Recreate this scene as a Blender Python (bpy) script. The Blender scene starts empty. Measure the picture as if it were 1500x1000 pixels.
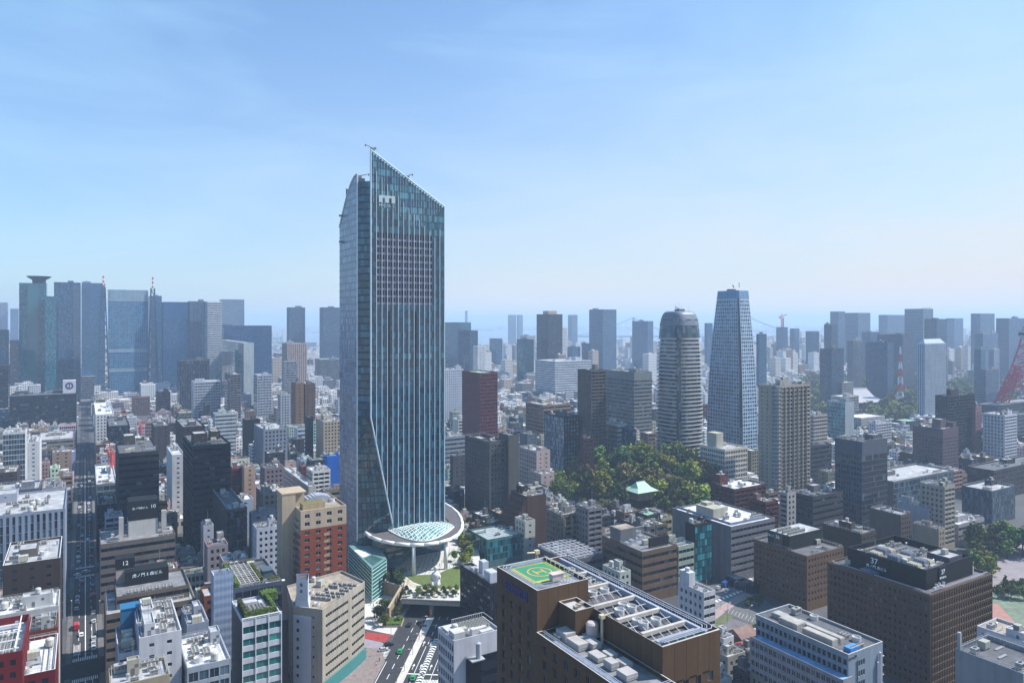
import bpy, math, random
from mathutils import Vector
SC = bpy.context.scene
COL = SC.collection
R = math.radians
rnd = random.Random(7)

# ---------------------------------------------------------------- camera
F, H, HY = 1050.0, 148.0, 470.0          # focal length in photo pixels, eye height, horizon row
cam = bpy.data.cameras.new("camera")
cam.sensor_width = 36.0
cam.lens = F / 1500 * 36
cam.shift_y = -30 / 1500
cam.clip_start, cam.clip_end = 1.0, 80000.0
co = bpy.data.objects.new("camera", cam)
co.location = (0, 0, H)
co.rotation_euler = (R(90), 0, 0)
COL.objects.link(co)
SC.camera = co

# ---------------------------------------------------------------- sky, sun, exposure
SUN_AZ, SUN_EL = 79.0, 50.0              # azimuth from +Y towards +X
w = bpy.data.worlds.new("World")
SC.world = w
w.use_nodes = True
nt = w.node_tree
bg = nt.nodes["Background"]
sky = nt.nodes.new("ShaderNodeTexSky")
sky.sky_type = 'NISHITA'
sky.sun_disc = False
sky.sun_elevation = R(SUN_EL)
sky.sun_rotation = R(SUN_AZ)
sky.altitude = 100
sky.air_density = 1.0
sky.dust_density = 1.2
sky.ozone_density = 2.0
# thin high cloud, drawn over the sky by direction
tc = nt.nodes.new("ShaderNodeTexCoord")
mp = nt.nodes.new("ShaderNodeMapping")
mp.inputs["Scale"].default_value = (1.2, 1.2, 5.0)
mp.inputs["Rotation"].default_value = (0.1, 0.25, 0.3)
nz = nt.nodes.new("ShaderNodeTexNoise")
nz.inputs["Scale"].default_value = 2.2
nz.inputs["Detail"].default_value = 7
nz.inputs["Roughness"].default_value = 0.55
nz.inputs["Distortion"].default_value = 0.6
cr = nt.nodes.new("ShaderNodeValToRGB")
cr.color_ramp.elements[0].position = 0.42
cr.color_ramp.elements[0].color = (0, 0, 0, 1)
cr.color_ramp.elements[1].position = 0.85
cr.color_ramp.elements[1].color = (0.36, 0.36, 0.36, 1)
mx = nt.nodes.new("ShaderNodeMix")
mx.data_type = 'RGBA'
nt.links.new(tc.outputs["Generated"], mp.inputs["Vector"])
nt.links.new(mp.outputs["Vector"], nz.inputs["Vector"])
nt.links.new(nz.outputs["Fac"], cr.inputs["Fac"])
nt.links.new(cr.outputs["Color"], mx.inputs["Factor"])
nt.links.new(sky.outputs["Color"], mx.inputs["A"])
mx.inputs["B"].default_value = (6.5, 6.0, 6.2, 1)
wbn = nt.nodes.new("ShaderNodeMix"); wbn.data_type = 'RGBA'; wbn.blend_type = 'MULTIPLY'; wbn.inputs["Factor"].default_value = 1.0
wbn.inputs["B"].default_value = (0.30, 0.78, 1.08, 1)
nt.links.new(mx.outputs["Result"], wbn.inputs["A"])
# a milky veil of high thin cloud, thicker where one looks through more of it (low down) and towards the sun
sxy = nt.nodes.new("ShaderNodeSeparateXYZ"); nt.links.new(tc.outputs["Generated"], sxy.inputs["Vector"])
def wmath(op, p, q, clamp=False):
    n = nt.nodes.new("ShaderNodeMath"); n.operation = op; n.use_clamp = clamp
    for k, v in enumerate((p, q)):
        if v is None: continue
        if isinstance(v, (int, float)): n.inputs[k].default_value = v
        else: nt.links.new(v, n.inputs[k])
    return n.outputs["Value"]
vz = wmath('POWER', 2.718, wmath('MULTIPLY', wmath('MAXIMUM', sxy.outputs["Z"], 0.0), -3.3))
vx = wmath('ADD', wmath('MULTIPLY', sxy.outputs["X"], 0.5), 0.92)
vn = wmath('ADD', wmath('MULTIPLY', nz.outputs["Fac"], 0.5), 0.75)
vf = wmath('MULTIPLY', wmath('MULTIPLY', vz, vx), vn, True)
veil = nt.nodes.new("ShaderNodeMix"); veil.data_type = 'RGBA'; veil.inputs["B"].default_value = (4.15, 4.05, 4.0, 1)
nt.links.new(vf, veil.inputs["Factor"]); nt.links.new(wbn.outputs["Result"], veil.inputs["A"])
nt.links.new(veil.outputs["Result"], bg.inputs["Color"])
bg.inputs["Strength"].default_value = 0.115
sl = bpy.data.lights.new("sun", 'SUN')
sl.energy = 4.4
sl.angle = R(0.6)
sl.color = (1.0, 0.95, 0.88)
so = bpy.data.objects.new("sun", sl)
so.rotation_euler = (R(90 - SUN_EL), 0, R(180 - SUN_AZ) - math.pi)
so.location = (300, 0, 600)
COL.objects.link(so)
_d = Vector((math.sin(R(SUN_AZ)) * math.cos(R(SUN_EL)), math.cos(R(SUN_AZ)) * math.cos(R(SUN_EL)), math.sin(R(SUN_EL))))
so.rotation_euler = _d.to_track_quat('Z', 'Y').to_euler()
SC.view_settings.view_transform = 'Standard'
SC.view_settings.look = 'None'
SC.view_settings.exposure = 0.85
SC.view_settings.gamma = 1.0
SC.cycles.use_denoising = True
SC.cycles.max_bounces = 6
SC.cycles.diffuse_bounces = 3
SC.cycles.glossy_bounces = 3
SC.cycles.transparent_max_bounces = 6
SC.cycles.volume_bounces = 2

HAZE_DENSITY = 0.00017
HAZE_COLOR = (0.53, 0.69, 0.9)

# ---------------------------------------------------------------- materials
MATS = {}
def newmat(key):
    m = bpy.data.materials.new(key)
    m.use_nodes = True
    return m, m.node_tree, m.node_tree.nodes["Principled BSDF"]

def L(t, a, b): t.links.new(a, b)

def wallm(c, rough=0.75, var=0.3, panel=0.0):
    """a painted / tiled / concrete surface with faint stains and streaks"""
    c = tuple(x ** 1.74 for x in c)
    k = ("wall", tuple(round(x, 3) for x in c), rough, var)
    if k in MATS: return MATS[k]
    m, t, b = newmat("wall_surface")
    g = t.nodes.new("ShaderNodeNewGeometry")
    mp = t.nodes.new("ShaderNodeMapping"); mp.inputs["Scale"].default_value = (0.5, 0.5, 0.045)
    n2 = t.nodes.new("ShaderNodeTexNoise"); n2.inputs["Scale"].default_value = 0.09; n2.inputs["Detail"].default_value = 8; n2.inputs["Roughness"].default_value = .7
    L(t, g.outputs["Position"], n2.inputs["Vector"])
    av_ = t.nodes.new("ShaderNodeMath"); av_.operation = 'ADD'; hf_ = t.nodes.new("ShaderNodeMath"); hf_.operation = 'MULTIPLY'; hf_.inputs[1].default_value = .5
    n = t.nodes.new("ShaderNodeTexNoise"); n.inputs["Scale"].default_value = 1.0; n.inputs["Detail"].default_value = 5
    r = t.nodes.new("ShaderNodeMapRange"); r.inputs["From Min"].default_value = 0.3; r.inputs["From Max"].default_value = 0.7
    r.inputs["To Min"].default_value = 1 - var; r.inputs["To Max"].default_value = 1 + var * 0.6
    mu = t.nodes.new("ShaderNodeVectorMath"); mu.operation = 'SCALE'; mu.inputs[0].default_value = c
    L(t, g.outputs["Position"], mp.inputs["Vector"]); L(t, mp.outputs["Vector"], n.inputs["Vector"])
    L(t, n.outputs["Fac"], av_.inputs[0]); L(t, n2.outputs["Fac"], av_.inputs[1]); L(t, av_.outputs["Value"], hf_.inputs[0])
    L(t, hf_.outputs["Value"], r.inputs["Value"]); L(t, r.outputs["Result"], mu.inputs["Scale"])
    L(t, mu.outputs["Vector"], b.inputs["Base Color"])
    b.inputs["Roughness"].default_value = rough
    b.inputs["Specular IOR Level"].default_value = 0.35
    MATS[k] = m
    return m

def roofm(c):
    """a flat roof: patches of membrane, joints, stains"""
    k = ("roof", tuple(round(x, 3) for x in c))
    if k in MATS: return MATS[k]
    m, t, b = newmat("roof_surface")
    g = t.nodes.new("ShaderNodeNewGeometry")
    n = t.nodes.new("ShaderNodeTexNoise"); n.inputs["Scale"].default_value = 0.22; n.inputs["Detail"].default_value = 6; n.inputs["Roughness"].default_value = 0.65
    v = t.nodes.new("ShaderNodeTexVoronoi"); v.inputs["Scale"].default_value = 0.3; v.distance = 'CHEBYCHEV'
    r = t.nodes.new("ShaderNodeMapRange"); r.inputs["From Min"].default_value = 0.3; r.inputs["From Max"].default_value = 0.7
    r.inputs["To Min"].default_value = 0.6; r.inputs["To Max"].default_value = 1.2
    s = t.nodes.new("ShaderNodeSeparateColor")
    r2 = t.nodes.new("ShaderNodeMapRange"); r2.inputs["To Min"].default_value = 0.8; r2.inputs["To Max"].default_value = 1.12
    m1 = t.nodes.new("ShaderNodeMath"); m1.operation = 'MULTIPLY'
    mu = t.nodes.new("ShaderNodeVectorMath"); mu.operation = 'SCALE'; mu.inputs[0].default_value = c
    L(t, g.outputs["Position"], n.inputs["Vector"]); L(t, g.outputs["Position"], v.inputs["Vector"])
    L(t, n.outputs["Fac"], r.inputs["Value"]); L(t, v.outputs["Color"], s.inputs["Color"]); L(t, s.outputs["Red"], r2.inputs["Value"])
    L(t, r.outputs["Result"], m1.inputs[0]); L(t, r2.outputs["Result"], m1.inputs[1]); L(t, m1.outputs["Value"], mu.inputs["Scale"])
    L(t, mu.outputs["Vector"], b.inputs["Base Color"])
    b.inputs["Roughness"].default_value = 0.85
    MATS[k] = m
    return m

def glassm(c=(0.012, 0.02, 0.03), lit=(0.16, 0.2, 0.22), amount=0.22, rough=0.06, spec=0.6):
    """window glass: mostly dark, some panes with blinds drawn, each pane its own tone"""
    k = ("glass", c, lit, amount, rough, spec)
    if k in MATS: return MATS[k]
    m, t, b = newmat("window_glass")
    g = t.nodes.new("ShaderNodeNewGeometry")
    o = t.nodes.new("ShaderNodeObjectInfo")
    ad = t.nodes.new("ShaderNodeMath"); ad.operation = 'ADD'
    fr = t.nodes.new("ShaderNodeMath"); fr.operation = 'FRACT'
    cr = t.nodes.new("ShaderNodeValToRGB"); e = cr.color_ramp.elements
    e[0].position = 0.0; e[0].color = (*[x * 0.45 for x in c], 1)
    e[1].position = 1.0; e[1].color = (*lit, 1)
    q = e.new(1 - amount); q.color = (*[x * 1.35 for x in c], 1)
    q = e.new(1 - amount * 0.5); q.color = (*[(x * 1.4 + y * 0.4) for x, y in zip(c, lit)], 1)
    L(t, g.outputs["Random Per Island"], ad.inputs[0]); L(t, o.outputs["Random"], ad.inputs[1])
    L(t, ad.outputs["Value"], fr.inputs[0]); L(t, fr.outputs["Value"], cr.inputs["Fac"])
    L(t, cr.outputs["Color"], b.inputs["Base Color"])
    b.inputs["Roughness"].default_value = rough
    b.inputs["Specular IOR Level"].default_value = spec
    MATS[k] = m
    return m

def plainm(c, rough=0.6, metal=0.0):
    k = ("plain", tuple(round(x, 3) for x in c), rough, metal)
    if k in MATS: return MATS[k]
    m, t, b = newmat("painted_metal")
    n = t.nodes.new("ShaderNodeTexNoise"); n.inputs["Scale"].default_value = 1.5; n.inputs["Detail"].default_value = 3
    g = t.nodes.new("ShaderNodeNewGeometry")
    r = t.nodes.new("ShaderNodeMapRange"); r.inputs["To Min"].default_value = 0.82; r.inputs["To Max"].default_value = 1.15
    mu = t.nodes.new("ShaderNodeVectorMath"); mu.operation = 'SCALE'; mu.inputs[0].default_value = c
    L(t, g.outputs["Position"], n.inputs["Vector"]); L(t, n.outputs["Fac"], r.inputs["Value"])
    L(t, r.outputs["Result"], mu.inputs["Scale"]); L(t, mu.outputs["Vector"], b.inputs["Base Color"])
    b.inputs["Roughness"].default_value = rough; b.inputs["Metallic"].default_value = metal
    MATS[k] = m
    return m

def leafm(c, key):
    k = ("leaf", key)
    if k in MATS: return MATS[k]
    m, t, b = newmat("foliage")
    g = t.nodes.new("ShaderNodeNewGeometry"); o = t.nodes.new("ShaderNodeObjectInfo")
    hs = t.nodes.new("ShaderNodeHueSaturation"); hs.inputs["Color"].default_value = (*c, 1)
    a = t.nodes.new("ShaderNodeMapRange"); a.inputs["To Min"].default_value = 0.455; a.inputs["To Max"].default_value = 0.54
    v = t.nodes.new("ShaderNodeMapRange"); v.inputs["To Min"].default_value = 0.72; v.inputs["To Max"].default_value = 1.3
    v2 = t.nodes.new("ShaderNodeMapRange"); v2.inputs["To Min"].default_value = 0.5; v2.inputs["To Max"].default_value = 1.55
    mm = t.nodes.new("ShaderNodeMath"); mm.operation = 'MULTIPLY'
    L(t, o.outputs["Random"], a.inputs["Value"]); L(t, a.outputs["Result"], hs.inputs["Hue"])
    L(t, g.outputs["Random Per Island"], v.inputs["Value"]); L(t, o.outputs["Random"], v2.inputs["Value"])
    L(t, v.outputs["Result"], mm.inputs[0]); L(t, v2.outputs["Result"], mm.inputs[1]); L(t, mm.outputs["Value"], hs.inputs["Value"])
    L(t, hs.outputs["Color"], b.inputs["Base Color"])
    b.inputs["Roughness"].default_value = 0.7
    b.inputs["Specular IOR Level"].default_value = 0.2
    MATS[k] = m
    return m

def groundm(key, c, scale=0.15, lo=0.7, hi=1.25, rough=0.9):
    k = ("ground", key)
    if k in MATS: return MATS[k]
    m, t, b = newmat(key)
    g = t.nodes.new("ShaderNodeNewGeometry")
    n = t.nodes.new("ShaderNodeTexNoise"); n.inputs["Scale"].default_value = scale; n.inputs["Detail"].default_value = 8; n.inputs["Roughness"].default_value = 0.65
    r = t.nodes.new("ShaderNodeMapRange"); r.inputs["From Min"].default_value = 0.3; r.inputs["From Max"].default_value = 0.7
    r.inputs["To Min"].default_value = lo; r.inputs["To Max"].default_value = hi
    mu = t.nodes.new("ShaderNodeVectorMath"); mu.operation = 'SCALE'; mu.inputs[0].default_value = c
    L(t, g.outputs["Position"], n.inputs["Vector"]); L(t, n.outputs["Fac"], r.inputs["Value"])
    L(t, r.outputs["Result"], mu.inputs["Scale"]); L(t, mu.outputs["Vector"], b.inputs["Base Color"])
    b.inputs["Roughness"].default_value = rough
    MATS[k] = m
    return m

def citym():
    """the far low city: each block its own colour, windows on its walls by position, pale roofs"""
    m, t, b = newmat("far_city_surface")
    g = t.nodes.new("ShaderNodeNewGeometry")
    cr = t.nodes.new("ShaderNodeValToRGB"); cr.color_ramp.interpolation = 'CONSTANT'
    cols = [(.55, .55, .56), (.3, .29, .29), (.62, .58, .5), (.16, .15, .15), (.66, .66, .68), (.4, .33, .27), (.45, .46, .5), (.25, .13, .1), (.6, .6, .6), (.09, .1, .12), (.5, .47, .43), (.68, .66, .64)]
    e = cr.color_ramp.elements
    e[0].color = (*cols[0], 1); e[1].position = 1 / 12; e[1].color = (*cols[1], 1)
    for i in range(2, 12):
        q = e.new(i / 12); q.color = (*cols[i], 1)
    sx = t.nodes.new("ShaderNodeSeparateXYZ"); sn = t.nodes.new("ShaderNodeSeparateXYZ")
    cx = t.nodes.new("ShaderNodeVectorMath"); cx.operation = 'CROSS_PRODUCT'; cx.inputs[1].default_value = (0, 0, 1)
    dt = t.nodes.new("ShaderNodeVectorMath"); dt.operation = 'DOT_PRODUCT'
    L(t, g.outputs["Normal"], cx.inputs[0]); L(t, cx.outputs["Vector"], dt.inputs[0]); L(t, g.outputs["Position"], dt.inputs[1])
    L(t, g.outputs["Position"], sx.inputs["Vector"]); L(t, g.outputs["Normal"], sn.inputs["Vector"])
    def M(op, a, bb, clamp=False):
        n = t.nodes.new("ShaderNodeMath"); n.operation = op; n.use_clamp = clamp
        for i, x in enumerate((a, bb)):
            if x is None: continue
            if isinstance(x, (int, float)): n.inputs[i].default_value = x
            else: L(t, x, n.inputs[i])
        return n.outputs["Value"]
    fx = M('FRACT', M('MULTIPLY', dt.outputs["Value"], 1 / 3.1), None)
    fz = M('FRACT', M('MULTIPLY', sx.outputs["Z"], 1 / 3.3), None)
    wx = M('MULTIPLY', M('GREATER_THAN', fx, .3), M('LESS_THAN', fx, .88))
    wz = M('MULTIPLY', M('GREATER_THAN', fz, .35), M('LESS_THAN', fz, .82))
    side = M('LESS_THAN', M('ABSOLUTE', sn.outputs["Z"], None), .4)
    wm = M('MULTIPLY', M('MULTIPLY', wx, wz), side)
    up = M('GREATER_THAN', sn.outputs["Z"], .5)
    L(t, g.outputs["Random Per Island"], cr.inputs["Fac"])
    m1 = t.nodes.new("ShaderNodeMix"); m1.data_type = 'RGBA'; L(t, up, m1.inputs["Factor"]); L(t, cr.outputs["Color"], m1.inputs["A"])
    nz = t.nodes.new("ShaderNodeTexNoise"); nz.inputs["Scale"].default_value = .12; nz.inputs["Detail"].default_value = 6
    rr = t.nodes.new("ShaderNodeValToRGB"); rr.color_ramp.elements[0].position = .35; rr.color_ramp.elements[0].color = (.1, .1, .11, 1)
    rr.color_ramp.elements[1].position = .65; rr.color_ramp.elements[1].color = (.66, .66, .67, 1)
    L(t, g.outputs["Position"], nz.inputs["Vector"]); L(t, nz.outputs["Fac"], rr.inputs["Fac"]); L(t, rr.outputs["Color"], m1.inputs["B"])
    m2 = t.nodes.new("ShaderNodeMix"); m2.data_type = 'RGBA'; L(t, wm, m2.inputs["Factor"]); L(t, m1.outputs["Result"], m2.inputs["A"]); m2.inputs["B"].default_value = (.03, .04, .055, 1)
    L(t, m2.outputs["Result"], b.inputs["Base Color"])
    b.inputs["Roughness"].default_value = .6
    return m

WHITE = (.72, .72, .72); OFFW = (.6, .6, .6); PALE = (.5, .5, .51); GREY = (.3, .3, .31); DGREY = (.14, .14, .15); CHAR = (.035, .037, .042)
BEIGE = (.46, .39, .3); TAN = (.27, .19, .125); BROWN = (.16, .11, .07); BRICK = (.3, .1, .055); CREAM = (.58, .48, .34); NAVY = (.022, .035, .065)
MAUVE = (.27, .2, .22); PINK = (.6, .49, .48); RBROWN = (.17, .055, .05); BLUEG = (.2, .27, .34)
GL = {'far_b': glassm((.012, .06, .13), (.03, .11, .2), .15, .05, .7), 'far_t': glassm((.008, .09, .12), (.02, .16, .2), .15, .05, .7), 'd': glassm(), 'b': glassm((.012, .06, .13), (.1, .24, .38), .3, .05, .7), 't': glassm((.008, .09, .11), (.06, .28, .32), .3, .05, .7),
      'm': glassm((.022, .045, .065), (.1, .16, .2), .3, .06, .6), 'n': glassm((.008, .012, .02), (.1, .13, .16), .12, .06, .5), 'w': glassm((.03, .035, .04), (.4, .38, .34), .35, .1, .5)}
RF = {'l': roofm((.36, .36, .37)), 'g': roofm((.2, .2, .21)), 'd': roofm((.09, .09, .1)), 'w': roofm((.58, .58, .59)), 'b': roofm((.3, .25, .2)), 'u': roofm((.2, .4, .62)), 'e': roofm((.22, .36, .28)), 'r': roofm((.32, .1, .07))}

# ---------------------------------------------------------------- mesh helpers
class MB:
    def __init__(s): s.v = []; s.f = []; s.m = []
    def quad(s, a, b, c, d, m=0):
        n = len(s.v); s.v += (a, b, c, d); s.f.append((n, n + 1, n + 2, n + 3)); s.m.append(m)
    def poly(s, pts, m=0):
        n = len(s.v); s.v += pts; s.f.append(tuple(range(n, n + len(pts)))); s.m.append(m)
    def box(s, x0, y0, z0, x1, y1, z1, m=0, mt=None, bottom=True):
        n = len(s.v)
        s.v += [(x0, y0, z0), (x1, y0, z0), (x1, y1, z0), (x0, y1, z0), (x0, y0, z1), (x1, y0, z1), (x1, y1, z1), (x0, y1, z1)]
        fs = [(0, 1, 5, 4), (1, 2, 6, 5), (2, 3, 7, 6), (3, 0, 4, 7), (4, 5, 6, 7)] + ([(3, 2, 1, 0)] if bottom else [])
        for i, q in enumerate(fs):
            s.f.append(tuple(n + k for k in q)); s.m.append(mt if (i == 4 and mt is not None) else m)
    def prism(s, pts, z0, z1, m=0, mt=None):
        n = len(s.v); k = len(pts)
        s.v += [(x, y, z0) for x, y in pts] + [(x, y, z1) for x, y in pts]
        for i in range(k):
            j = (i + 1) % k; s.f.append((n + i, n + j, n + k + j, n + k + i)); s.m.append(m)
        s.f.append(tuple(n + k + i for i in range(k))); s.m.append(m if mt is None else mt)
        s.f.append(tuple(n + i for i in reversed(range(k)))); s.m.append(m)
    def tube(s, p0, p1, r0, r1=None, n=6, m=0, cap=True):
        r1 = r0 if r1 is None else r1
        p0 = Vector(p0); p1 = Vector(p1); d = (p1 - p0)
        if d.length < 1e-6: return
        d.normalize(); a = d.orthogonal().normalized(); b = d.cross(a); k = len(s.v)
        for p, r in ((p0, r0), (p1, r1)):
            for i in range(n):
                t = 2 * math.pi * i / n; q = p + a * (r * math.cos(t)) + b * (r * math.sin(t)); s.v.append(tuple(q))
        for i in range(n):
            j = (i + 1) % n; s.f.append((k + i, k + j, k + n + j, k + n + i)); s.m.append(m)
        if cap:
            s.f.append(tuple(k + n + i for i in range(n))); s.m.append(m)
            s.f.append(tuple(k + i for i in reversed(range(n)))); s.m.append(m)
    def path(s, pts, r, n=6, m=0):
        for a, b in zip(pts, pts[1:]): s.tube(a, b, r, r, n, m)
    def lathe(s, prof, n=12, cx=0, cy=0, m=0):
        k = len(s.v)
        for r, z in prof:
            for i in range(n):
                t = 2 * math.pi * i / n; s.v.append((cx + r * math.cos(t), cy + r * math.sin(t), z))
        for a in range(len(prof) - 1):
            for i in range(n):
                j = (i + 1) % n; s.f.append((k + a * n + i, k + a * n + j, k + (a + 1) * n + j, k + (a + 1) * n + i)); s.m.append(m)
        s.f.append(tuple(k + (len(prof) - 1) * n + i for i in range(n))); s.m.append(m)
    def mesh(s, name, mats, smooth=False, warp=None):
        me = bpy.data.meshes.new(name)
        v = [warp(*p) for p in s.v] if warp else s.v
        me.from_pydata(v, [], s.f)
        for m in (mats if isinstance(mats, (list, tuple)) else [mats]): me.materials.append(m)
        if any(s.m): me.polygons.foreach_set("material_index", s.m)
        if smooth: me.polygons.foreach_set("use_smooth", [True] * len(s.f))
        me.update()
        return me

def ob(name, data, parent=None, loc=(0, 0, 0), rz=0.0, sc=None, rot=None):
    o = bpy.data.objects.new(name, data)
    COL.objects.link(o)
    o.location = loc
    o.rotation_euler = rot if rot else (0, 0, rz)
    if sc is not None: o.scale = sc if isinstance(sc, (tuple, list)) else (sc, sc, sc)
    if parent: o.parent = parent
    return o

def tag(o, label, cat, group=None):
    o["label"] = label; o["category"] = cat
    if group: o["group"] = group
    return o
def thing(name, label, cat, loc=(0, 0, 0), rz=0.0, group=None):
    return tag(ob(name, None, None, loc, rz), label, cat, group)
def struct(o, kind="structure"):
    o["kind"] = kind; return o
def part(root, name, mb, mats, smooth=False, loc=(0, 0, 0), rz=0.0, label=None):
    o = ob(name, mb.mesh(name, mats, smooth), root, loc, rz)
    if label: o["label"] = label
    return o
def gp(px, py, z=0.0):
    """the point at height z that the photo shows at pixel (px, py)"""
    Y = F * (H - z) / (py - HY); return ((px - 750) / F * Y, Y)
def toscreen(x, y, z): return 750 + F * x / y, HY - F * (z - H) / y

TH = R(30.8)
CU, SU = math.cos(TH), math.sin(TH)
def pq(x, y): return x * CU + y * SU, -x * SU + y * CU
def xy(p, q): return p * CU - q * SU, p * SU + q * CU
FOOT = []                                 # built-up rectangles in street-grid coordinates

# shared roof equipment
def _ac():
    m = MB(); m.box(-1.1, -.5, 0.15, 1.1, .5, 1.55); m.box(-1.0, -.42, 0, 1.0, .42, .15, 1)
    for x in (-.55, .55): m.lathe([(.4, 1.551), (.4, 1.66), (.33, 1.66), (.33, 1.57)], 10, x, 0, 1)
    m.box(-.9, -.512, .35, .9, -.501, 1.35, 1)
    return m.mesh("ac_unit", [wallm((.58, .57, .54), .5, .15), plainm((.12, .12, .12))])
AC = _ac()
def _tank():
    m = MB(); m.lathe([(1.2, .6), (1.25, .7), (1.25, 2.6), (1.0, 2.95), (.2, 3.1)], 14)
    for x in (-.8, .8):
        for y in (-.8, .8): m.tube((x, y, 0), (x, y, .75), .09, n=5)
    return m.mesh("water_tank", [wallm((.62, .62, .6), .45, .12)])
TANK = _tank()
def _btank():
    m = MB(); m.box(-1.6, -1.2, .5, 1.6, 1.2, 2.7)
    for x in (-1.6, -.55, .5, 1.55): m.box(x, -1.26, .5, x + .08, 1.26, 2.76)
    for x in (-1.3, 1.3): m.box(x - .1, -1.2, 0, x + .1, 1.2, .5)
    return m.mesh("panel_tank", [wallm((.6, .59, .53), .5, .15)])
BTANK = _btank()
def _vent():
    m = MB(); m.tube((0, 0, 0), (0, 0, 1.4), .3, n=8); m.lathe([(.1, 1.4), (.55, 1.45), (.5, 1.8), (.15, 1.95)], 8)
    return m.mesh("roof_vent", [plainm((.5, .5, .5), .35, .6)])
VENT = _vent()
def _mast():
    m = MB(); m.tube((0, 0, 0), (0, 0, 6), .07, .04, 5)
    for z in (4.2, 5.1): m.tube((-.6, 0, z), (.6, 0, z), .04, n=4)
    return m.mesh("antenna", [plainm((.4, .4, .41), .4, .5)])
MAST = _mast()
def _duct(l):
    m = MB(); m.box(-l / 2, -.5, .5, l / 2, .5, 1.4); m.box(l / 2 - 1.0, -.5, 1.4, l / 2, .5, 2.2)
    for i in range(int(l / 2) + 1): m.box(-l / 2 + i * 2, -.4, 0, -l / 2 + i * 2 + .15, .4, .5)
    return m.mesh("duct", [plainm((.6, .6, .62), .35, .7)])
DUCT = [_duct(6), _duct(10)]
def _fan():
    m = MB(); m.lathe([(1.5, 0), (1.5, 1.6), (1.35, 1.6), (1.3, 1.1)], 16); m.lathe([(1.3, 1.05), (.25, 1.2)], 16, m=1)
    return m.mesh("cooling_fan", [plainm((.6, .6, .6), .45, .3), plainm((.25, .22, .18))])
FAN = _fan()
def _pipes(l):
    m = MB()
    for k in range(3): m.tube((-l / 2, k * .3 - .3, .35), (l / 2, k * .3 - .3, .35), .09, n=5)
    for i in range(int(l / 1.5) + 1): m.box(-l / 2 + i * 1.5, -.5, 0, -l / 2 + i * 1.5 + .1, .5, .26)
    m.tube((l / 2, -.3, .35), (l / 2, -.3, 1.3), .09, n=5)
    return m.mesh("pipe_run", [plainm((.42, .42, .43), .5, .2)])
PIPES = [_pipes(5), _pipes(9)]
def _plant(w, d, h):
    m = MB(); m.box(-w / 2, -d / 2, .25, w / 2, d / 2, h); m.box(-w / 2 + .15, -d / 2 + .15, 0, w / 2 - .15, d / 2 - .15, .25, 1)
    for i in range(4): m.box(-w / 2 + .2 + i * (w - .4) / 4, -d / 2 - .03, h * .45, -w / 2 + .05 + (i + 1) * (w - .4) / 4, -d / 2 - .002, h * .9, 1)
    m.lathe([(min(w, d) * .3, h + .001), (min(w, d) * .3, h + .25), (min(w, d) * .24, h + .25), (min(w, d) * .24, h + .08)], 10, 0, 0, 1)
    return m.mesh("plant_box", [wallm((.5, .5, .5), .5), plainm((.1, .1, .11))])
PLANT = [_plant(2.6, 1.8, 1.9), _plant(3.6, 2.0, 2.4), _plant(1.6, 1.6, 1.5)]
PENTM = {}
def penthouse_mesh(w, d, h, c):
    k = (w, d, h, c)
    if k in PENTM: return PENTM[k]
    m = MB(); m.box(0, 0, 0, w, d, h, 0, 1, False)
    t = .25
    for (a, b_, c_, d_) in ((0, 0, w, t), (0, d - t, w, d), (0, t, t, d - t), (w - t, t, w, d - t)): m.box(a, b_, h, c_, d_, h + .45, 0)
    m.box(w * .3, -.03, .05, w * .3 + 1.0, 0, 2.1, 2); m.box(w * .62, -.03, h * .55, w * .62 + .9, 0, h * .55 + .9, 2)
    m.box(-.03, d * .3, .05, 0, d * .3 + .9, 2.1, 2)
    PENTM[k] = m.mesh("penthouse", [wallm(c), RF['l'], plainm((.1, .1, .11))])
    return PENTM[k]

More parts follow.
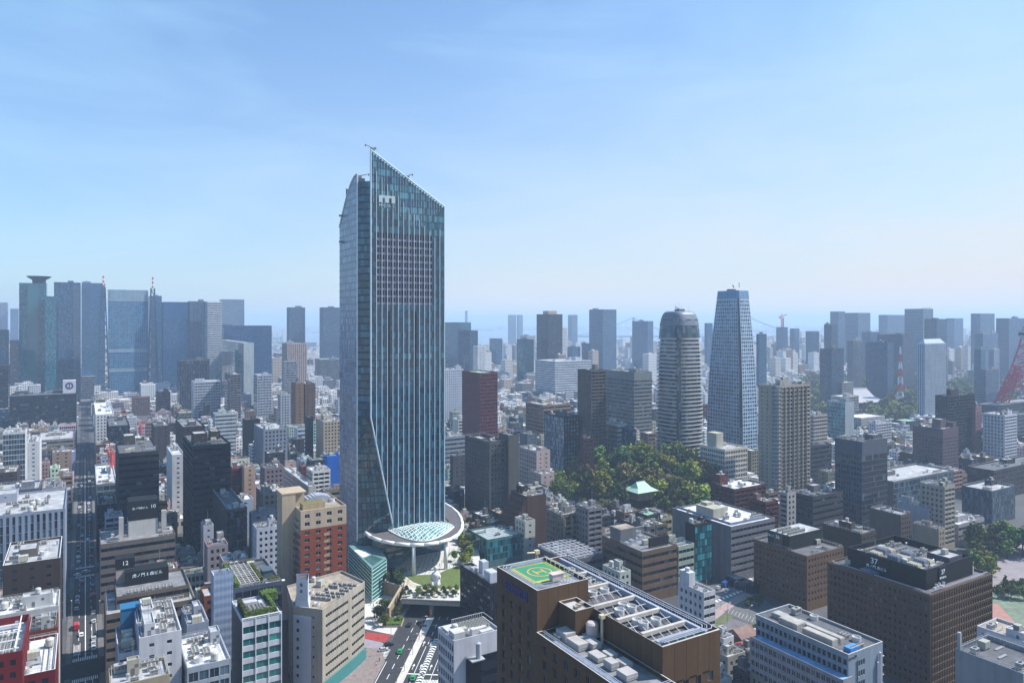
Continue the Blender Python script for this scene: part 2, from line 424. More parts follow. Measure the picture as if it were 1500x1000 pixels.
RAILM = {}
def rail_mesh(a, b):
    if (a, b) in RAILM: return RAILM[(a, b)]
    m = MB()
    for x0, y0, x1, y1 in ((0, 0, a, 0), (a, 0, a, b), (a, b, 0, b), (0, b, 0, 0)):
        for z in (.45, .95): m.tube((x0, y0, z), (x1, y1, z), .045, n=4, cap=False)
        n = max(2, int(math.hypot(x1 - x0, y1 - y0) / 1.8))
        for i in range(n): m.tube((x0 + (x1 - x0) * i / n, y0 + (y1 - y0) * i / n, -1.0), (x0 + (x1 - x0) * i / n, y0 + (y1 - y0) * i / n, .95), .04, n=4, cap=False)
    RAILM[(a, b)] = m.mesh("roof_railing", [plainm((.5, .5, .52), .4, .3)]); return RAILM[(a, b)]
def clutter(root, x0, y0, x1, y1, z, rg, n_ac=5, pent=1, pc=OFFW, extra=2, ph=3.4):
    """penthouse, tanks and air conditioners on a flat roof, kept apart from one another"""
    used = []
    W, D = x1 - x0, y1 - y0
    if W < 3 or D < 3: return
    def place(w, d, tries=14):
        for _ in range(tries):
            if W - w <= .4 or D - d <= .4: return None
            x = x0 + rg.uniform(.2, W - w - .2); y = y0 + rg.uniform(.2, D - d - .2)
            if all(x + w + .25 < a or x > a2 + .25 or y + d + .25 < b or y > b2 + .25 for a, b, a2, b2 in used):
                used.append((x, y, x + w, y + d)); return x, y
        return None
    for i in range(pent):
        w = round(min(max(2.5, W * rg.uniform(.22, .42)), 14) * 2) / 2; d = round(min(max(2.5, D * rg.uniform(.22, .42)), 12) * 2) / 2; h = round(rg.uniform(ph * .8, ph * 1.35) * 2) / 2
        q = place(w, d)
        if q:
            o = ob("penthouse", penthouse_mesh(w, d, h, pc), root, (q[0], q[1], z))
            if rg.random() < .6 and w > 3 and d > 3:
                ob(rg.choice(["water_tank", "panel_tank"]), rg.choice([TANK, BTANK]), root, (q[0] + w / 2, q[1] + d / 2, z + h), 0, .8)
            elif rg.random() < .5:
                ob("antenna", MAST, root, (q[0] + w / 2, q[1] + d / 2, z + h), rg.random() * 3)
    left = n_ac
    while left > 0:
        n = min(left, rg.choice([1, 2, 3, 4, 5])); left -= n
        rot = rg.random() < .5
        w, d = (2.4 * n, 1.2) if not rot else (2.4, 1.25 * n)
        q = place(w, d)
        if not q: continue
        for i in range(n):
            if not rot: ob("ac_unit", AC, root, (q[0] + 1.2 + 2.4 * i, q[1] + .6, z))
            else: ob("ac_unit", AC, root, (q[0] + 1.2, q[1] + .6 + 1.25 * i, z))
    for i in range(extra):
        k = rg.choice(["water_tank", "panel_tank", "roof_vent", "antenna", "duct", "cooling_fan", "pipe_run", "pipe_run", "plant_box", "plant_box"])
        me, s = {"water_tank": (TANK, 2.6), "panel_tank": (BTANK, 3.4), "roof_vent": (VENT, 1.2), "antenna": (MAST, .8), "duct": (DUCT[0], 6.2), "cooling_fan": (FAN, 3.1), "pipe_run": (PIPES[0], 5.2), "plant_box": (rg.choice(PLANT), 3.8)}[k]
        q = place(s, 1.2 if k in ("duct", "pipe_run") else (2.2 if k == "plant_box" else s))
        if q: ob(k, me, root, (q[0] + s / 2, q[1] + (.6 if k in ("duct", "pipe_run") else (1.1 if k == "plant_box" else s / 2)), z), 0)

# ---------------------------------------------------------------- facades
#      floor, bay, width share, height share, recess, edge margin
ST = {'P': (3.3, 3.0, .5, .5, .28, .9), 'p': (3.0, 2.5, .5, .48, .2, .7), 'R': (3.6, 3.0, .96, .5, .3, .7), 'G': (3.8, 1.8, .94, .87, .07, .12),
      'B': (3.0, 4.2, .93, .58, 1.2, .35), 'V': (3.6, 2.2, .6, .92, .4, .4), 'Q': (3.6, 2.0, .74, .62, .35, .4), 'S': (3.8, 3.2, .985, .42, .25, .2),
      'L': (1.1, 3.0, .97, .55, .3, .2), 'o': (3.4, 6.0, .28, .3, .2, 1.0), 'H': (3.8, 3.4, .9, .7, .15, .3), 'C': (4.0, 2.4, .5, .97, .25, .2)}
def facade(W, G, p0, p1, z0, z1, st, lod=0, wins=None, bot=3.6, top=1.4):
    ex, ey = p1[0] - p0[0], p1[1] - p0[1]; ln = math.hypot(ex, ey); ex /= ln; ey /= ln; nx, ny = ey, -ex
    P = lambda s, z, d=0.0: (p0[0] + ex * s - nx * d, p0[1] + ey * s - ny * d, z)
    if st is None or ln < 1.6 or z1 - z0 < bot + 3:
        W.quad(P(0, z0), P(ln, z0), P(ln, z1), P(0, z1)); return
    fh, bw, wf, hf, dep, mg = st
    mg = min(mg, ln * .12)
    n = max(1, round((ln - 2 * mg) / bw)); b = (ln - 2 * mg) / n; ww = b * wf
    nf = max(1, int((z1 - z0 - bot - top) / fh)); fh = (z1 - z0 - bot - top) / nf
    if lod:
        W.quad(P(0, z0), P(ln, z0), P(ln, z1), P(0, z1))
        for k in range(nf):
            zb = z0 + bot + k * fh + fh * (1 - hf) * .6; zt = zb + fh * hf
            for i in range(n):
                s = mg + i * b + (b - ww) / 2
                G.quad(P(s, zb, -.04), P(s + ww, zb, -.04), P(s + ww, zt, -.04), P(s, zt, -.04))
        return
    zp = z0
    for k in range(nf):
        zb = z0 + bot + k * fh + fh * (1 - hf) * .6; zt = zb + fh * hf
        W.quad(P(0, zp), P(ln, zp), P(ln, zb), P(0, zb)); zp = zt
        sp = 0.0
        for i in range(n):
            s = mg + i * b + (b - ww) / 2; e = s + ww
            W.quad(P(sp, zb), P(s, zb), P(s, zt), P(sp, zt)); sp = e
            W.quad(P(s, zb), P(e, zb), P(e, zb, dep), P(s, zb, dep))
            W.quad(P(s, zt, dep), P(e, zt, dep), P(e, zt), P(s, zt))
            W.quad(P(s, zb), P(s, zb, dep), P(s, zt, dep), P(s, zt))
            W.quad(P(e, zb, dep), P(e, zb), P(e, zt), P(e, zt, dep))
            if wins is not None: wins.append((P(s, zb, dep), P(s + ww, zb, dep), math.atan2(ey, ex), ww, zt - zb))
            else: G.quad(P(s, zb, dep), P(e, zb, dep), P(e, zt, dep), P(s, zt, dep))
        W.quad(P(sp, zb), P(ln, zb), P(ln, zt), P(sp, zt))
    W.quad(P(0, zp), P(ln, zp), P(ln, z1), P(0, z1))

WINM = {}
def window_mesh(w, h, gl, fr):
    k = (round(w, 2), round(h, 2), gl.name, fr.name)
    if k in WINM: return WINM[k]
    m = MB(); m.quad((0, 0, 0), (w, 0, 0), (w, 0, h), (0, 0, h))
    t = min(.09, w * .06)
    for a, b, c, d in ((0, 0, w, t), (0, h - t, w, h), (0, t, t, h - t), (w - t, t, w, h - t)): m.box(a, -.05, b, c, -.012, d, 1)
    if w > 1.5: m.box(w / 2 - t / 2, -.05, t, w / 2 + t / 2, -.012, h - t, 1)
    WINM[k] = m.mesh("window", [gl, fr])
    return WINM[k]

def shell(root, pts, z0, z1, styles, wall, glass, roof, par=1.0, lod=0, wins=False, warp=None, cap=None, bot=3.6, top=1.4, fixed=None, names=("wall", "glazing", "roof"), frame=(.3, .3, .3)):
    """walls with window openings, glass behind them, a parapet and a roof deck: children of root"""
    W, G = MB(), MB(); wl = [] if wins else None
    k = len(pts); cx = sum(p[0] for p in pts) / k; cy = sum(p[1] for p in pts) / k
    for i in range(k):
        st = styles[i]
        facade(W, G, pts[i], pts[(i + 1) % k], z0, z1, st, lod, wl, bot, top)
    t = .3 if lod == 0 else .5
    inn = [(x + (t if x < cx else -t), y + (t if y < cy else -t)) for x, y in pts] if k == 4 else [(cx + (x - cx) * .985, cy + (y - cy) * .985) for x, y in pts]
    zr = z1 - par
    for i in range(k):
        j = (i + 1) % k
        W.quad((*pts[i], z1), (*pts[j], z1), (*inn[j], z1), (*inn[i], z1), 1)
        W.quad((*inn[i], z1), (*inn[j], z1), (*inn[j], zr), (*inn[i], zr), 0)
    wm = wallm(wall)
    o = ob(names[0], W.mesh(names[0], [wm, wallm(cap) if cap else wm], warp=warp), root)
    if G.f and warp is None and (len(G.f) <= 20 or (len(G.f) <= 120 and any(s and s[2] < .4 for s in styles))):
        gm = GL[glass] if isinstance(glass, str) else glass
        for f in G.f:
            q = [Vector(G.v[i]) for i in f]; d = q[1] - q[0]; w_ = round(d.length, 1); h_ = round(q[3].z - q[0].z, 1); k = ("pane", w_, h_, gm.name)
            if k not in WINM:
                mm = MB(); mm.quad((0, 0, 0), (w_, 0, 0), (w_, 0, h_), (0, 0, h_)); WINM[k] = mm.mesh("window", [gm])
            ob("window", WINM[k], root, q[0], math.atan2(d.y, d.x))
    elif G.f:
        g = ob(names[1], G.mesh(names[1], [GL[glass] if isinstance(glass, str) else glass], warp=warp), root)
        if len(G.f) > 100: g['kind'] = 'stuff'
    Rf = MB(); Rf.poly([(x, y, zr) for x, y in inn]); ob(names[2], Rf.mesh(names[2], [RF[roof]], warp=warp), root)
    if wins:
        gl = GL[glass] if isinstance(glass, str) else glass; fr = plainm(frame)
        mw = Vector(root.location); rz = root.rotation_euler[2]; c, s = math.cos(rz), math.sin(rz); scored = []
        for q in wl:
            m0 = [(a + b) / 2 for a, b in zip(q[0], q[1])]
            X = mw.x + m0[0] * c - m0[1] * s; Y = mw.y + m0[0] * s + m0[1] * c; px, py = toscreen(X, Y, mw.z + m0[2])
            nx, ny = math.sin(q[2] + rz), -math.cos(q[2] + rz)
            vis = nx * -X + ny * -Y > 0 and -5 < px < 1505 and py < 1010
            scored.append((not vis, X * X + Y * Y, q))
        scored.sort(key=lambda t: t[:2]); rest = MB()
        for i, (nv, _, q) in enumerate(scored):
            if i < 100 and not nv: ob("window", window_mesh(q[3], q[4], gl, fr), root, q[0], q[2])
            else:
                a, b = q[0], q[1]; rest.quad(a, b, (b[0], b[1], b[2] + q[4]), (a[0], a[1], a[2] + q[4]))
        if rest.f: ob("window", rest.mesh("window", [gl]), root)["kind"] = "stuff"
    return o

def B(name, cat, label, xl, xc, xr, yc, Z, fs='PP', wall=PALE, glass='d', roof='l', a=None, b=None, pent=1, ac=5, extra=2, wins=0, z0=0.0, lod=None, pc=None, group=None, par=1.0, cap=None, fh=None, ph=3.4, warp=None, seed=None, bot=3.6, top=1.4, left=None):
    """a building from its photo outline: xl, xc, xr the left end, near corner and right end of the roof edge, yc the row of the near corner, Z its distance"""
    X = (xc - 750) / F * Z
    h = H - (yc - HY) * Z / F
    def run(px, dx, dz):
        k = (px - 750) / F; return (k * Z - X) / (dx - k * dz)
    left = xc < 124 if left is None else left
    if left:
        a = a or max(4, run(xl, -CU, -SU)); b = b or min(60, max(6, run(xr, -SU, CU)))
        ox, oy = X - a * CU, Z - a * SU
    else:
        a = a or max(4, run(xr, CU, SU)); b = b or max(6, run(xl, -SU, CU))
        ox, oy = X, Z
    root = thing(name, label, cat, (ox, oy, z0), TH, group)
    p0, q0 = pq(ox, oy); FOOT.append((p0, q0, p0 + a, q0 + b))
    def stl(ch):
        if ch == 'N': return None
        s = ST[ch]; return (fh, *s[1:]) if fh else s
    f, s = stl(fs[0]), stl(fs[1]); other = stl(fs[2]) if len(fs) > 2 else s
    styles = [f, s if left else other, None, other if left else s]
    lod = (Z > 800) if lod is None else lod
    if glass == 'b' and Z < 820: glass = 'm'
    elif glass in ('b', 't') and Z > 820: glass = 'far_' + glass
    hh = h - z0
    shell(root, [(0, 0), (a, 0), (a, b), (0, b)], 0, hh, styles, wall, glass, roof, par, lod, wins, warp, cap, bot, top)
    rg = random.Random(seed if seed is not None else int(xl * 31 + yc * 7 + Z))
    clutter(root, .6, .6, a - .6, b - .6, hh - par, rg, int(ac * 1.6) if Z < 520 else ac, pent, pc or tuple(min(.7, x * .7 + .18) for x in wall), extra + (5 if Z < 520 else 1 if Z < 800 else 0), ph)
    if Z < 600 and extra and rg.random() < .7: ob('roof_railing', rail_mesh(round(a - 1.2, 1), round(b - 1.2, 1)), root, (.6, .6, hh))
    root["_a"] = a; root["_b"] = b; root["_h"] = hh
    return root
def text(root, s, size, loc, rot, m, name="sign_lettering", ext=.06, align='CENTER'):
    cu = bpy.data.curves.new(name, 'FONT'); cu.body = s; cu.size = size; cu.extrude = ext; cu.align_x = align; cu.align_y = 'CENTER'
    tmp = bpy.data.objects.new(name, cu); COL.objects.link(tmp); bpy.context.view_layer.update()
    me = bpy.data.meshes.new_from_object(tmp.evaluated_get(bpy.context.evaluated_depsgraph_get())); bpy.data.objects.remove(tmp)
    me.materials.clear(); me.materials.append(m); o = ob(name, me, root, loc, rot=rot); return o
FRONT = (R(90), 0, 0); SIDE = (R(90), 0, R(-90))

# ================================================================ the ground, water, roads
def sheet(name, pts, z, mat, kind="structure"):
    m = MB(); m.poly([(x, y, z) for x, y in pts]); o = ob(name, m.mesh(name, [mat])); o["kind"] = kind; return o
def band(c0, c1, w0, w1=None):
    (x0, y0), (x1, y1) = c0, c1; d = math.hypot(x1 - x0, y1 - y0); nx, ny = -(y1 - y0) / d, (x1 - x0) / d; w1 = w0 if w1 is None else w1
    return [(x0 - nx * w0 / 2, y0 - ny * w0 / 2), (x1 - nx * w1 / 2, y1 - ny * w1 / 2), (x1 + nx * w1 / 2, y1 + ny * w1 / 2), (x0 + nx * w0 / 2, y0 + ny * w0 / 2)]
GND = groundm("ground", (.06, .06, .065), .02, .6, 1.5)
m = MB()
for i in range(12):
    for j in range(12):
        x0, y0 = -15000 + i * 2500, -300 + j * 2500
        m.poly([(x0, y0, 0), (x0 + 2500, y0, 0), (x0 + 2500, y0 + 2500, 0), (x0, y0 + 2500, 0)])
struct(ob("ground", m.mesh("ground", [GND])))
wm_, wt, wb = newmat("bay_water")
wb.inputs["Base Color"].default_value = (.05, .09, .11, 1); wb.inputs["Roughness"].default_value = .18
wn = wt.nodes.new("ShaderNodeTexNoise"); wn.inputs["Scale"].default_value = .02; wn.inputs["Detail"].default_value = 8
wg = wt.nodes.new("ShaderNodeNewGeometry"); wbp = wt.nodes.new("ShaderNodeBump"); wbp.inputs["Strength"].default_value = .3; wbp.inputs["Distance"].default_value = 6
L(wt, wg.outputs["Position"], wn.inputs["Vector"]); L(wt, wn.outputs["Fac"], wbp.inputs["Height"]); L(wt, wbp.outputs["Normal"], wb.inputs["Normal"])
sheet("water", [gp(560, 523), gp(700, 521), gp(860, 519), gp(930, 517), gp(1010, 512), gp(1140, 507), gp(1180, 498), gp(1140, 489), gp(1080, 486), gp(900, 484), gp(760, 484), gp(650, 486), gp(420, 489), gp(400, 497)], .3, wm_)

ASP = groundm("road_asphalt", (.028, .029, .034), .3, .75, 1.3)
PAV = groundm("pavement_slabs", (.12, .115, .11), .4, .75, 1.2)
PAVW = groundm("pale_paving", (.48, .47, .45), .4, .85, 1.12)
PAINT = plainm((.72, .72, .7), .6)
# the long street on the street grid, with its pavements
def gridpoly(p0, q0, p1, q1): return [xy(p0, q0), xy(p1, q0), xy(p1, q1), xy(p0, q1)]
def slab(name, pts, z0, z1, mat):
    m = MB(); m.prism(pts, z0, z1); return struct(ob(name, m.mesh(name, [mat])))
sheet("road", gridpoly(-4.9, 150, 5.1, 1500), .03, ASP)
sheet("road", gridpoly(-120, 349, -4.9, 363), .03, ASP)
sheet("road", gridpoly(5.1, 349, 95, 363), .03, ASP)
sheet("road", gridpoly(-300, 487, -4.9, 499), .03, ASP); sheet("road", gridpoly(5.1, 487, 130, 499), .03, ASP)
for a, b in ((150, 348), (364, 486), (500, 900)):
    slab("pavement", gridpoly(-7.3, a, -5.0, b), 0, .15, PAV); slab("pavement", gridpoly(5.2, a, 7.4, b), 0, .15, PAV)
m = MB()
def mark(p0, q0, p1, q1): m.poly([(*c, .036) for c in gridpoly(p0, q0, p1, q1)])


for q0, q1 in ((160, 345), (368, 482), (504, 900)):
    mark(.1, q0, .45, q1)
    for k in range(int(q0), int(q1), 10):
        mark(-2.5, k, -2.3, k + 4); mark(2.7, k, 2.9, k + 4)
for q0 in (364.6, 343.4, 483.0, 500):
    for k in range(14):
        mark(-4.5 + k * .68, q0, -4.15 + k * .68, q0 + 3.4)
for k in range(9): mark(-4.2, 372 + k * 1.3, -2.0, 372.4 + k * 1.3)
for k in (-4.3, -1.9): mark(k, 371, k + .15, 385)
for k in (2.9, 4.7): mark(k, 392, k + .15, 410)
struct(ob("road_marking", m.mesh("road_marking", [PAINT])))

# the avenue running down to the underpass
AVD = ((-46.6, 293.0), (-41.1, 359.7))
def av(t, s):
    """t metres along the avenue from the frame's lower edge, s metres to the right of the median"""
    dx, dy = 5.5 / 66.9, 66.7 / 66.9; return (-46.6 + dx * t + dy * s, 293 + dy * t - dx * s)
def avp(t0, s0, t1, s1): return [av(t0, s0), av(t0, s1), av(t1, s1), av(t1, s0)]
sheet("road", [av(-110, -10), av(-110, 19), av(126, 18), av(126, -12.5), av(60, -12.5)], .03, ASP)
slab("road_median", [av(-110, -.9), av(-110, 1.1), av(66, 2.4), av(66, -1.2)], 0, .2, groundm("median_concrete", (.5, .47, .42), .5, .8, 1.1))
slab("pavement", [av(-110, -22), av(-110, -10.1), av(18, -10.1), av(30, -15), av(30, -30), av(0, -34)], 0, .15, groundm("brick_paving", (.2, .16, .15), .6, .7, 1.25))
m = MB()
def am(t0, s0, t1, s1): m.poly([(*c, .036) for c in avp(t0, s0, t1, s1)])
for k in range(-60, 66, 9): am(k, -5.6, k + 4.5, -5.35)
am(-110, -9.6, 18, -9.35)
for s in (4.6, 12.4, 15.6): am(-100, s, 34, s + .22)
for k in range(36, 66, 9): am(k, 5, k + 4, 5.25); am(k, 9, k + 4, 9.25)
am(8, 1.4, 8.7, 15)
for s in (3, 6.3, 10.6, 14):                    # turn arrows
    for t in (12, 34):
        if t == 34 and s > 9: continue
        am(t, s, t + 3.2, s + .22)
        m.poly([(*av(t + 3.2, s - .5), .036), (*av(t + 3.2, s + .72), .036), (*av(t + 5.2, s + .11), .036)])
for k in range(24):                             # the striped hatch strip
    t = -14 + k * 2.35
    for sg in (-1, 1):
        m.poly([(*av(t, 8.2 + sg * 1.15), .036), (*av(t + 1.1, 8.2 + sg * 1.15), .036), (*av(t + 2.0, 8.2), .036), (*av(t + .9, 8.2), .036)][::sg])
for sg in (-1.35, 1.25): am(-14, 8.2 + sg, 43, 8.3 + sg)
for k in range(11): am(-4 + k * .02, 9.6 + k * .62, 4, 9.95 + k * .62)
for k in range(7): am(21 + k * 1.3, -15 + k * .4, 21.5 + k * 1.3, -10.6)   # side-street zebra
struct(ob("road_marking", m.mesh("road_marking", [PAINT])))
sheet("road", [av(17, -10), av(33, -12), av(46, -30), av(40, -45), av(30, -45), av(20, -30)], .022, groundm("pale_asphalt", (.24, .22, .25), .4, .85, 1.1))
slab("pavement", [av(44, -13), av(100, -13), av(100, -45), av(52, -45), av(50, -30)], 0, .15, PAVW)
sheet("pavement", [av(36, -15), av(44, -13.5), av(46, -26), av(40, -27)], .16, groundm("red_paving", (.3, .035, .03), .5, .8, 1.2))

# the side road on the right, with its verge, and the parking ground
def g2(a, b): return gp(a, b)
sheet("road", [gp(940, 936), gp(1060, 862), gp(1175, 812), gp(1180, 825), gp(1075, 874), gp(960, 950)], .03, groundm("worn_asphalt", (.17, .165, .17), .4, .8, 1.2))
sheet("pavement", [gp(960, 950.3), gp(1075, 874.3), gp(1110, 859), gp(1110, 868), gp(1080, 884), gp(975, 958)], .034, groundm("rosy_paving", (.3, .22, .21), .4, .8, 1.2))
sheet("grass", [gp(1000, 942), gp(1080, 884.5), gp(1112, 870), gp(1118, 876), gp(1085, 894), gp(1010, 950)], .04, groundm("verge", (.09, .1, .04), .5, .6, 1.5), "stuff")
sheet("road", [gp(1040, 905), gp(1052, 898), gp(1130, 925), gp(1150, 950), gp(1130, 960), gp(1030, 960)], .028, groundm("car_park_asphalt", (.12, .11, .12), .3, .8, 1.3))
sheet("pavement", [gp(1060, 895), gp(1110, 873), gp(1160, 905), gp(1120, 922)], .05, groundm("park_earth", (.1, .1, .1), .4, .7, 1.4))
m = MB()
for k in range(12):
    f = k / 12; x0, y0 = gp(1045 + f * 62, 884 - f * 26); x1, y1 = gp(1045 + f * 62 + 2.6, 884 - f * 26 - 1.1); x2, y2 = gp(1045 + f * 62 + 1, 882.3 - f * 26); 
    m.poly([(x0, y0, .05), (x1, y1, .05), (x1 - .6, y1 + 2.4, .05), (x0 - .6, y0 + 2.4, .05)])
for k in range(9):
    x0, y0 = gp(1066 + k * 5, 897 + k * 1.9); m.poly([(x0, y0, .058), (x0 + .12, y0, .058), (x0 + 3, y0 + 5, .058), (x0 + 2.88, y0 + 5, .058)])
struct(ob("road_marking", m.mesh("road_marking", [PAINT])))
m = MB()
for (a, b) in ((1070, 926), (1087, 934), (1075, 938)):
    x, y = gp(a, b)
    for k in range(3): m.poly([(x + k * 1.1, y, .04), (x + k * 1.1 + .8, y, .04), (x + k * 1.1 + .8, y + 2.2, .04), (x + k * 1.1, y + 2.2, .04)])
struct(ob("road_marking", m.mesh("road_marking", [plainm((.65, .22, .03))])))
# the park ground at the right edge
sheet("pavement", [gp(1440, 790), gp(1530, 780), gp(1560, 990), gp(1450, 990)], .02, groundm("park_ground", (.22, .19, .2), .15, .75, 1.2))
sheet("grass", [gp(1448, 868), gp(1530, 850), gp(1540, 940), gp(1452, 930)], .035, groundm("thin_lawn", (.13, .16, .11), .2, .6, 1.4), "stuff")
sheet("path", [gp(1448, 882), gp(1462, 884), gp(1500, 925), gp(1500, 938), gp(1478, 928), gp(1450, 905)], .045, groundm("red_path", (.3, .15, .12), .4, .85, 1.2))
sheet("path", [gp(1448, 912), gp(1500, 935), gp(1500, 943), gp(1448, 922)], .05, groundm("red_path", (.3, .15, .12), .4, .85, 1.2))

# ================================================================ the deck over the underpass, lawn and plaza
DZ = 7.5
m = MB()
deck = [gp(588, 879, DZ), gp(690, 884, DZ), gp(708, 848, DZ), gp(700, 800, DZ), gp(672, 762, DZ), gp(560, 790, DZ), gp(556, 812, DZ), gp(594, 846, DZ)]
m.prism(deck, DZ - 1.6, DZ, 0, 1)
dk = thing("deck_bridge", "concrete deck bridging the avenue's underpass, with a pale parapet and a central pier", "bridge", (0, 0, 0))
part(dk, "slab", m, [groundm("deck_concrete", (.34, .32, .29), .5, .8, 1.15), PAVW])
m = MB(); x0, y0 = deck[0]; x1, y1 = deck[1]
m.prism(band((x0, y0 + .4), (x1, y1 + .4), .8), DZ, DZ + 1.0); part(dk, "parapet", m, [wallm((.5, .46, .4))])
m = MB(); px_, py_ = av(66.5, .6); m.box(px_ - 1.0, py_, 0, px_ + 1.0, py_ + 9, DZ - 1.6); part(dk, "pier", m, [wallm((.36, .33, .3))])
m = MB(); m.box(px_ - .5, py_ - .3, .8, px_ + .5, py_ - .02, 3.6); part(dk, "warning_panel", m, [plainm((.6, .2, .03))])
m = MB(); m.box(deck[0][0] - 1.2, y0, 0, deck[0][0] + .2, y0 + 40, DZ - 1.6); m2 = MB(); m2.box(x1 - .2, y1, 0, x1 + 1.5, y1 + 40, DZ - 1.6)
part(dk, "side_wall", m, [wallm((.4, .36, .31))]); part(dk, "side_wall", m2, [wallm((.4, .36, .31))])
m = MB(); m.box(deck[0][0] - 1, 421, 0, x1 + 1, 422, DZ - 1.6); part(dk, "painted_dark_end", m, [wallm((.05, .05, .05))])  # near-black end panel: colour stands in for the shade deeper in the underpass
LAWN = groundm("lawn_grass", (.085, .115, .022), .6, .7, 1.3)
lw = [gp(594, 843, DZ), gp(606, 852, DZ), gp(628, 860, DZ), gp(655, 862, DZ), gp(680, 858, DZ), gp(700, 846, DZ), gp(696, 830, DZ), gp(672, 828, DZ), gp(655, 834, DZ), gp(640, 841, DZ), gp(618, 842, DZ)]
m = MB(); m.prism(lw, DZ, DZ + .2); struct(ob("grass", m.mesh("grass", [LAWN])), "stuff")
ringp = [gp(590, 848, DZ), gp(600, 858, DZ), gp(622, 867, DZ), gp(655, 868, DZ), gp(684, 863, DZ), gp(684, 859, DZ), gp(655, 863.4, DZ), gp(628, 861.5, DZ), gp(605, 854, DZ), gp(594, 845, DZ)]
m = MB(); m.poly([(x, y, DZ + .012) for x, y in ringp]); struct(ob("path", m.mesh("path", [groundm("sandy_path", (.42, .36, .27), .5, .85, 1.1)])))
# hexagonal plaza paving
pm, pt, pb = newmat("plaza_paving")
g_ = pt.nodes.new("ShaderNodeNewGeometry"); vo = pt.nodes.new("ShaderNodeTexVoronoi"); vo.feature = 'DISTANCE_TO_EDGE'; vo.inputs["Scale"].default_value = .4; vo.inputs["Randomness"].default_value = .25
rp = pt.nodes.new("ShaderNodeValToRGB"); rp.color_ramp.elements[0].position = .03; rp.color_ramp.elements[0].color = (.2, .2, .19, 1); rp.color_ramp.elements[1].position = .09; rp.color_ramp.elements[1].color = (.5, .5, .47, 1)
L(pt, g_.outputs["Position"], vo.inputs["Vector"]); L(pt, vo.outputs["Distance"], rp.inputs["Fac"]); L(pt, rp.outputs["Color"], pb.inputs["Base Color"]); pb.inputs["Roughness"].default_value = .8
m = MB(); m.poly([(x, y, DZ + .02) for x, y in [gp(584, 832, DZ), gp(594, 842.5, DZ), gp(618, 841.5, DZ), gp(640, 840, DZ), gp(654, 833, DZ), gp(672, 827, DZ), gp(672, 800, DZ), gp(640, 806, DZ), gp(600, 822, DZ)]])
struct(ob("plaza", m.mesh("plaza", [pm])))
# retaining walls of the planted slope beside the underpass
for nm, a, b, h0, lab in (("retaining_wall", gp(588, 881, 6.5), gp(600, 848, 6.5), 1.1, "beige retaining wall at the lawn's edge, running back from the underpass mouth"),
                         ("retaining_wall", gp(569, 900, 4), gp(591, 862, 4), 1.0, "sloping beige retaining wall below the lawn, beside the pale forecourt"),
                         ("retaining_wall", gp(560, 853, 6), gp(590, 862, 6), 1.0, "beige retaining wall between the green glass wedge and the lawn")):
    m = MB(); m.prism(band(a, b, .8), 0, 7.2 + (h0 - 1)); t = thing(nm, lab, "wall", (0, 0, 0)); part(t, "wall", m, [wallm((.48, .4, .3))])
    m = MB(); m.prism(band(a, b, 1.1), 7.21 + (h0 - 1), 7.45 + (h0 - 1)); part(t, "coping", m, [wallm((.55, .5, .42))])

# a white seated figure on the lawn (a plain stand-in)
sx, sy = gp(638, 856, DZ + .2)
t = thing("statue", "tall white seated figure statue standing on the round lawn before the glass tower", "statue", (sx, sy, DZ + .2))
m = MB(); m.lathe([(2.6, 0), (2.75, .5), (2.5, 1.6), (1.9, 2.3), (2.0, 3.2), (2.25, 4.6), (2.35, 5.4), (2.0, 6.2), (1.2, 6.8), (.55, 7.0), (.55, 7.4), (.95, 7.9), (1.12, 8.6), (1.05, 9.3), (.7, 9.85), (.2, 10.05)], 18)
for s in (-1, 1):
    m.tube((s * 2.1, -.2, 5.4), (s * 2.5, -1.2, 3.2), .6, .5, 8); m.tube((s * 2.5, -1.2, 3.2), (s * .9, -2.4, 2.2), .48, .36, 8)
    m.tube((s * 1.1, -.8, 1.6), (s * 1.7, -2.9, 1.9), .95, .75, 8); m.tube((s * 1.7, -2.9, 1.9), (s * .9, -3.0, .2), .7, .45, 8)
part(t, "figure", m, [wallm((.68, .68, .67), .5, .12)], True)

# ================================================================ the glass skyscraper
MX, MY = -81.8, 415.0
T = thing("skyscraper", "tall blue-green glass skyscraper with slanting top and thin white vertical fins", "skyscraper", (MX, MY, 0), TH)
FOOT.append((pq(MX, MY)[0] - 16, pq(MX, MY)[1] - 50, pq(MX, MY)[0] + 62, pq(MX, MY)[1] + 55))
TG = glassm((.006, .05, .085), (.02, .12, .17), .3, .05, .75)
TG2 = glassm((.015, .075, .1), (.06, .2, .25), .35, .05, .75)
TD = glassm((.01, .012, .02), (.06, .07, .1), .3, .15, .4)
SPM = wallm((.07, .19, .28), .35, .15); LAV = wallm((.34, .35, .43), .5, .1); FIN = plainm((.54, .62, .66), .35); SLOT = wallm((.02, .025, .04), .4)
ZA, ZB = 247.0, 218.0                      # the main face's top edge, left and right
LX = 47.0
def ztop(x): return ZA + (ZB - ZA) * x / LX
def xleft(z): return 0.0 if z > 92 else (13.3 * (92 - z) / 63 if z > 29 else 13.3)
wl, g1, g3 = MB(), MB(), MB(); lv = MB(); sky_ = {}
fh, nx = 4.15, 28; bw = LX / nx
nf = int(212 / fh)
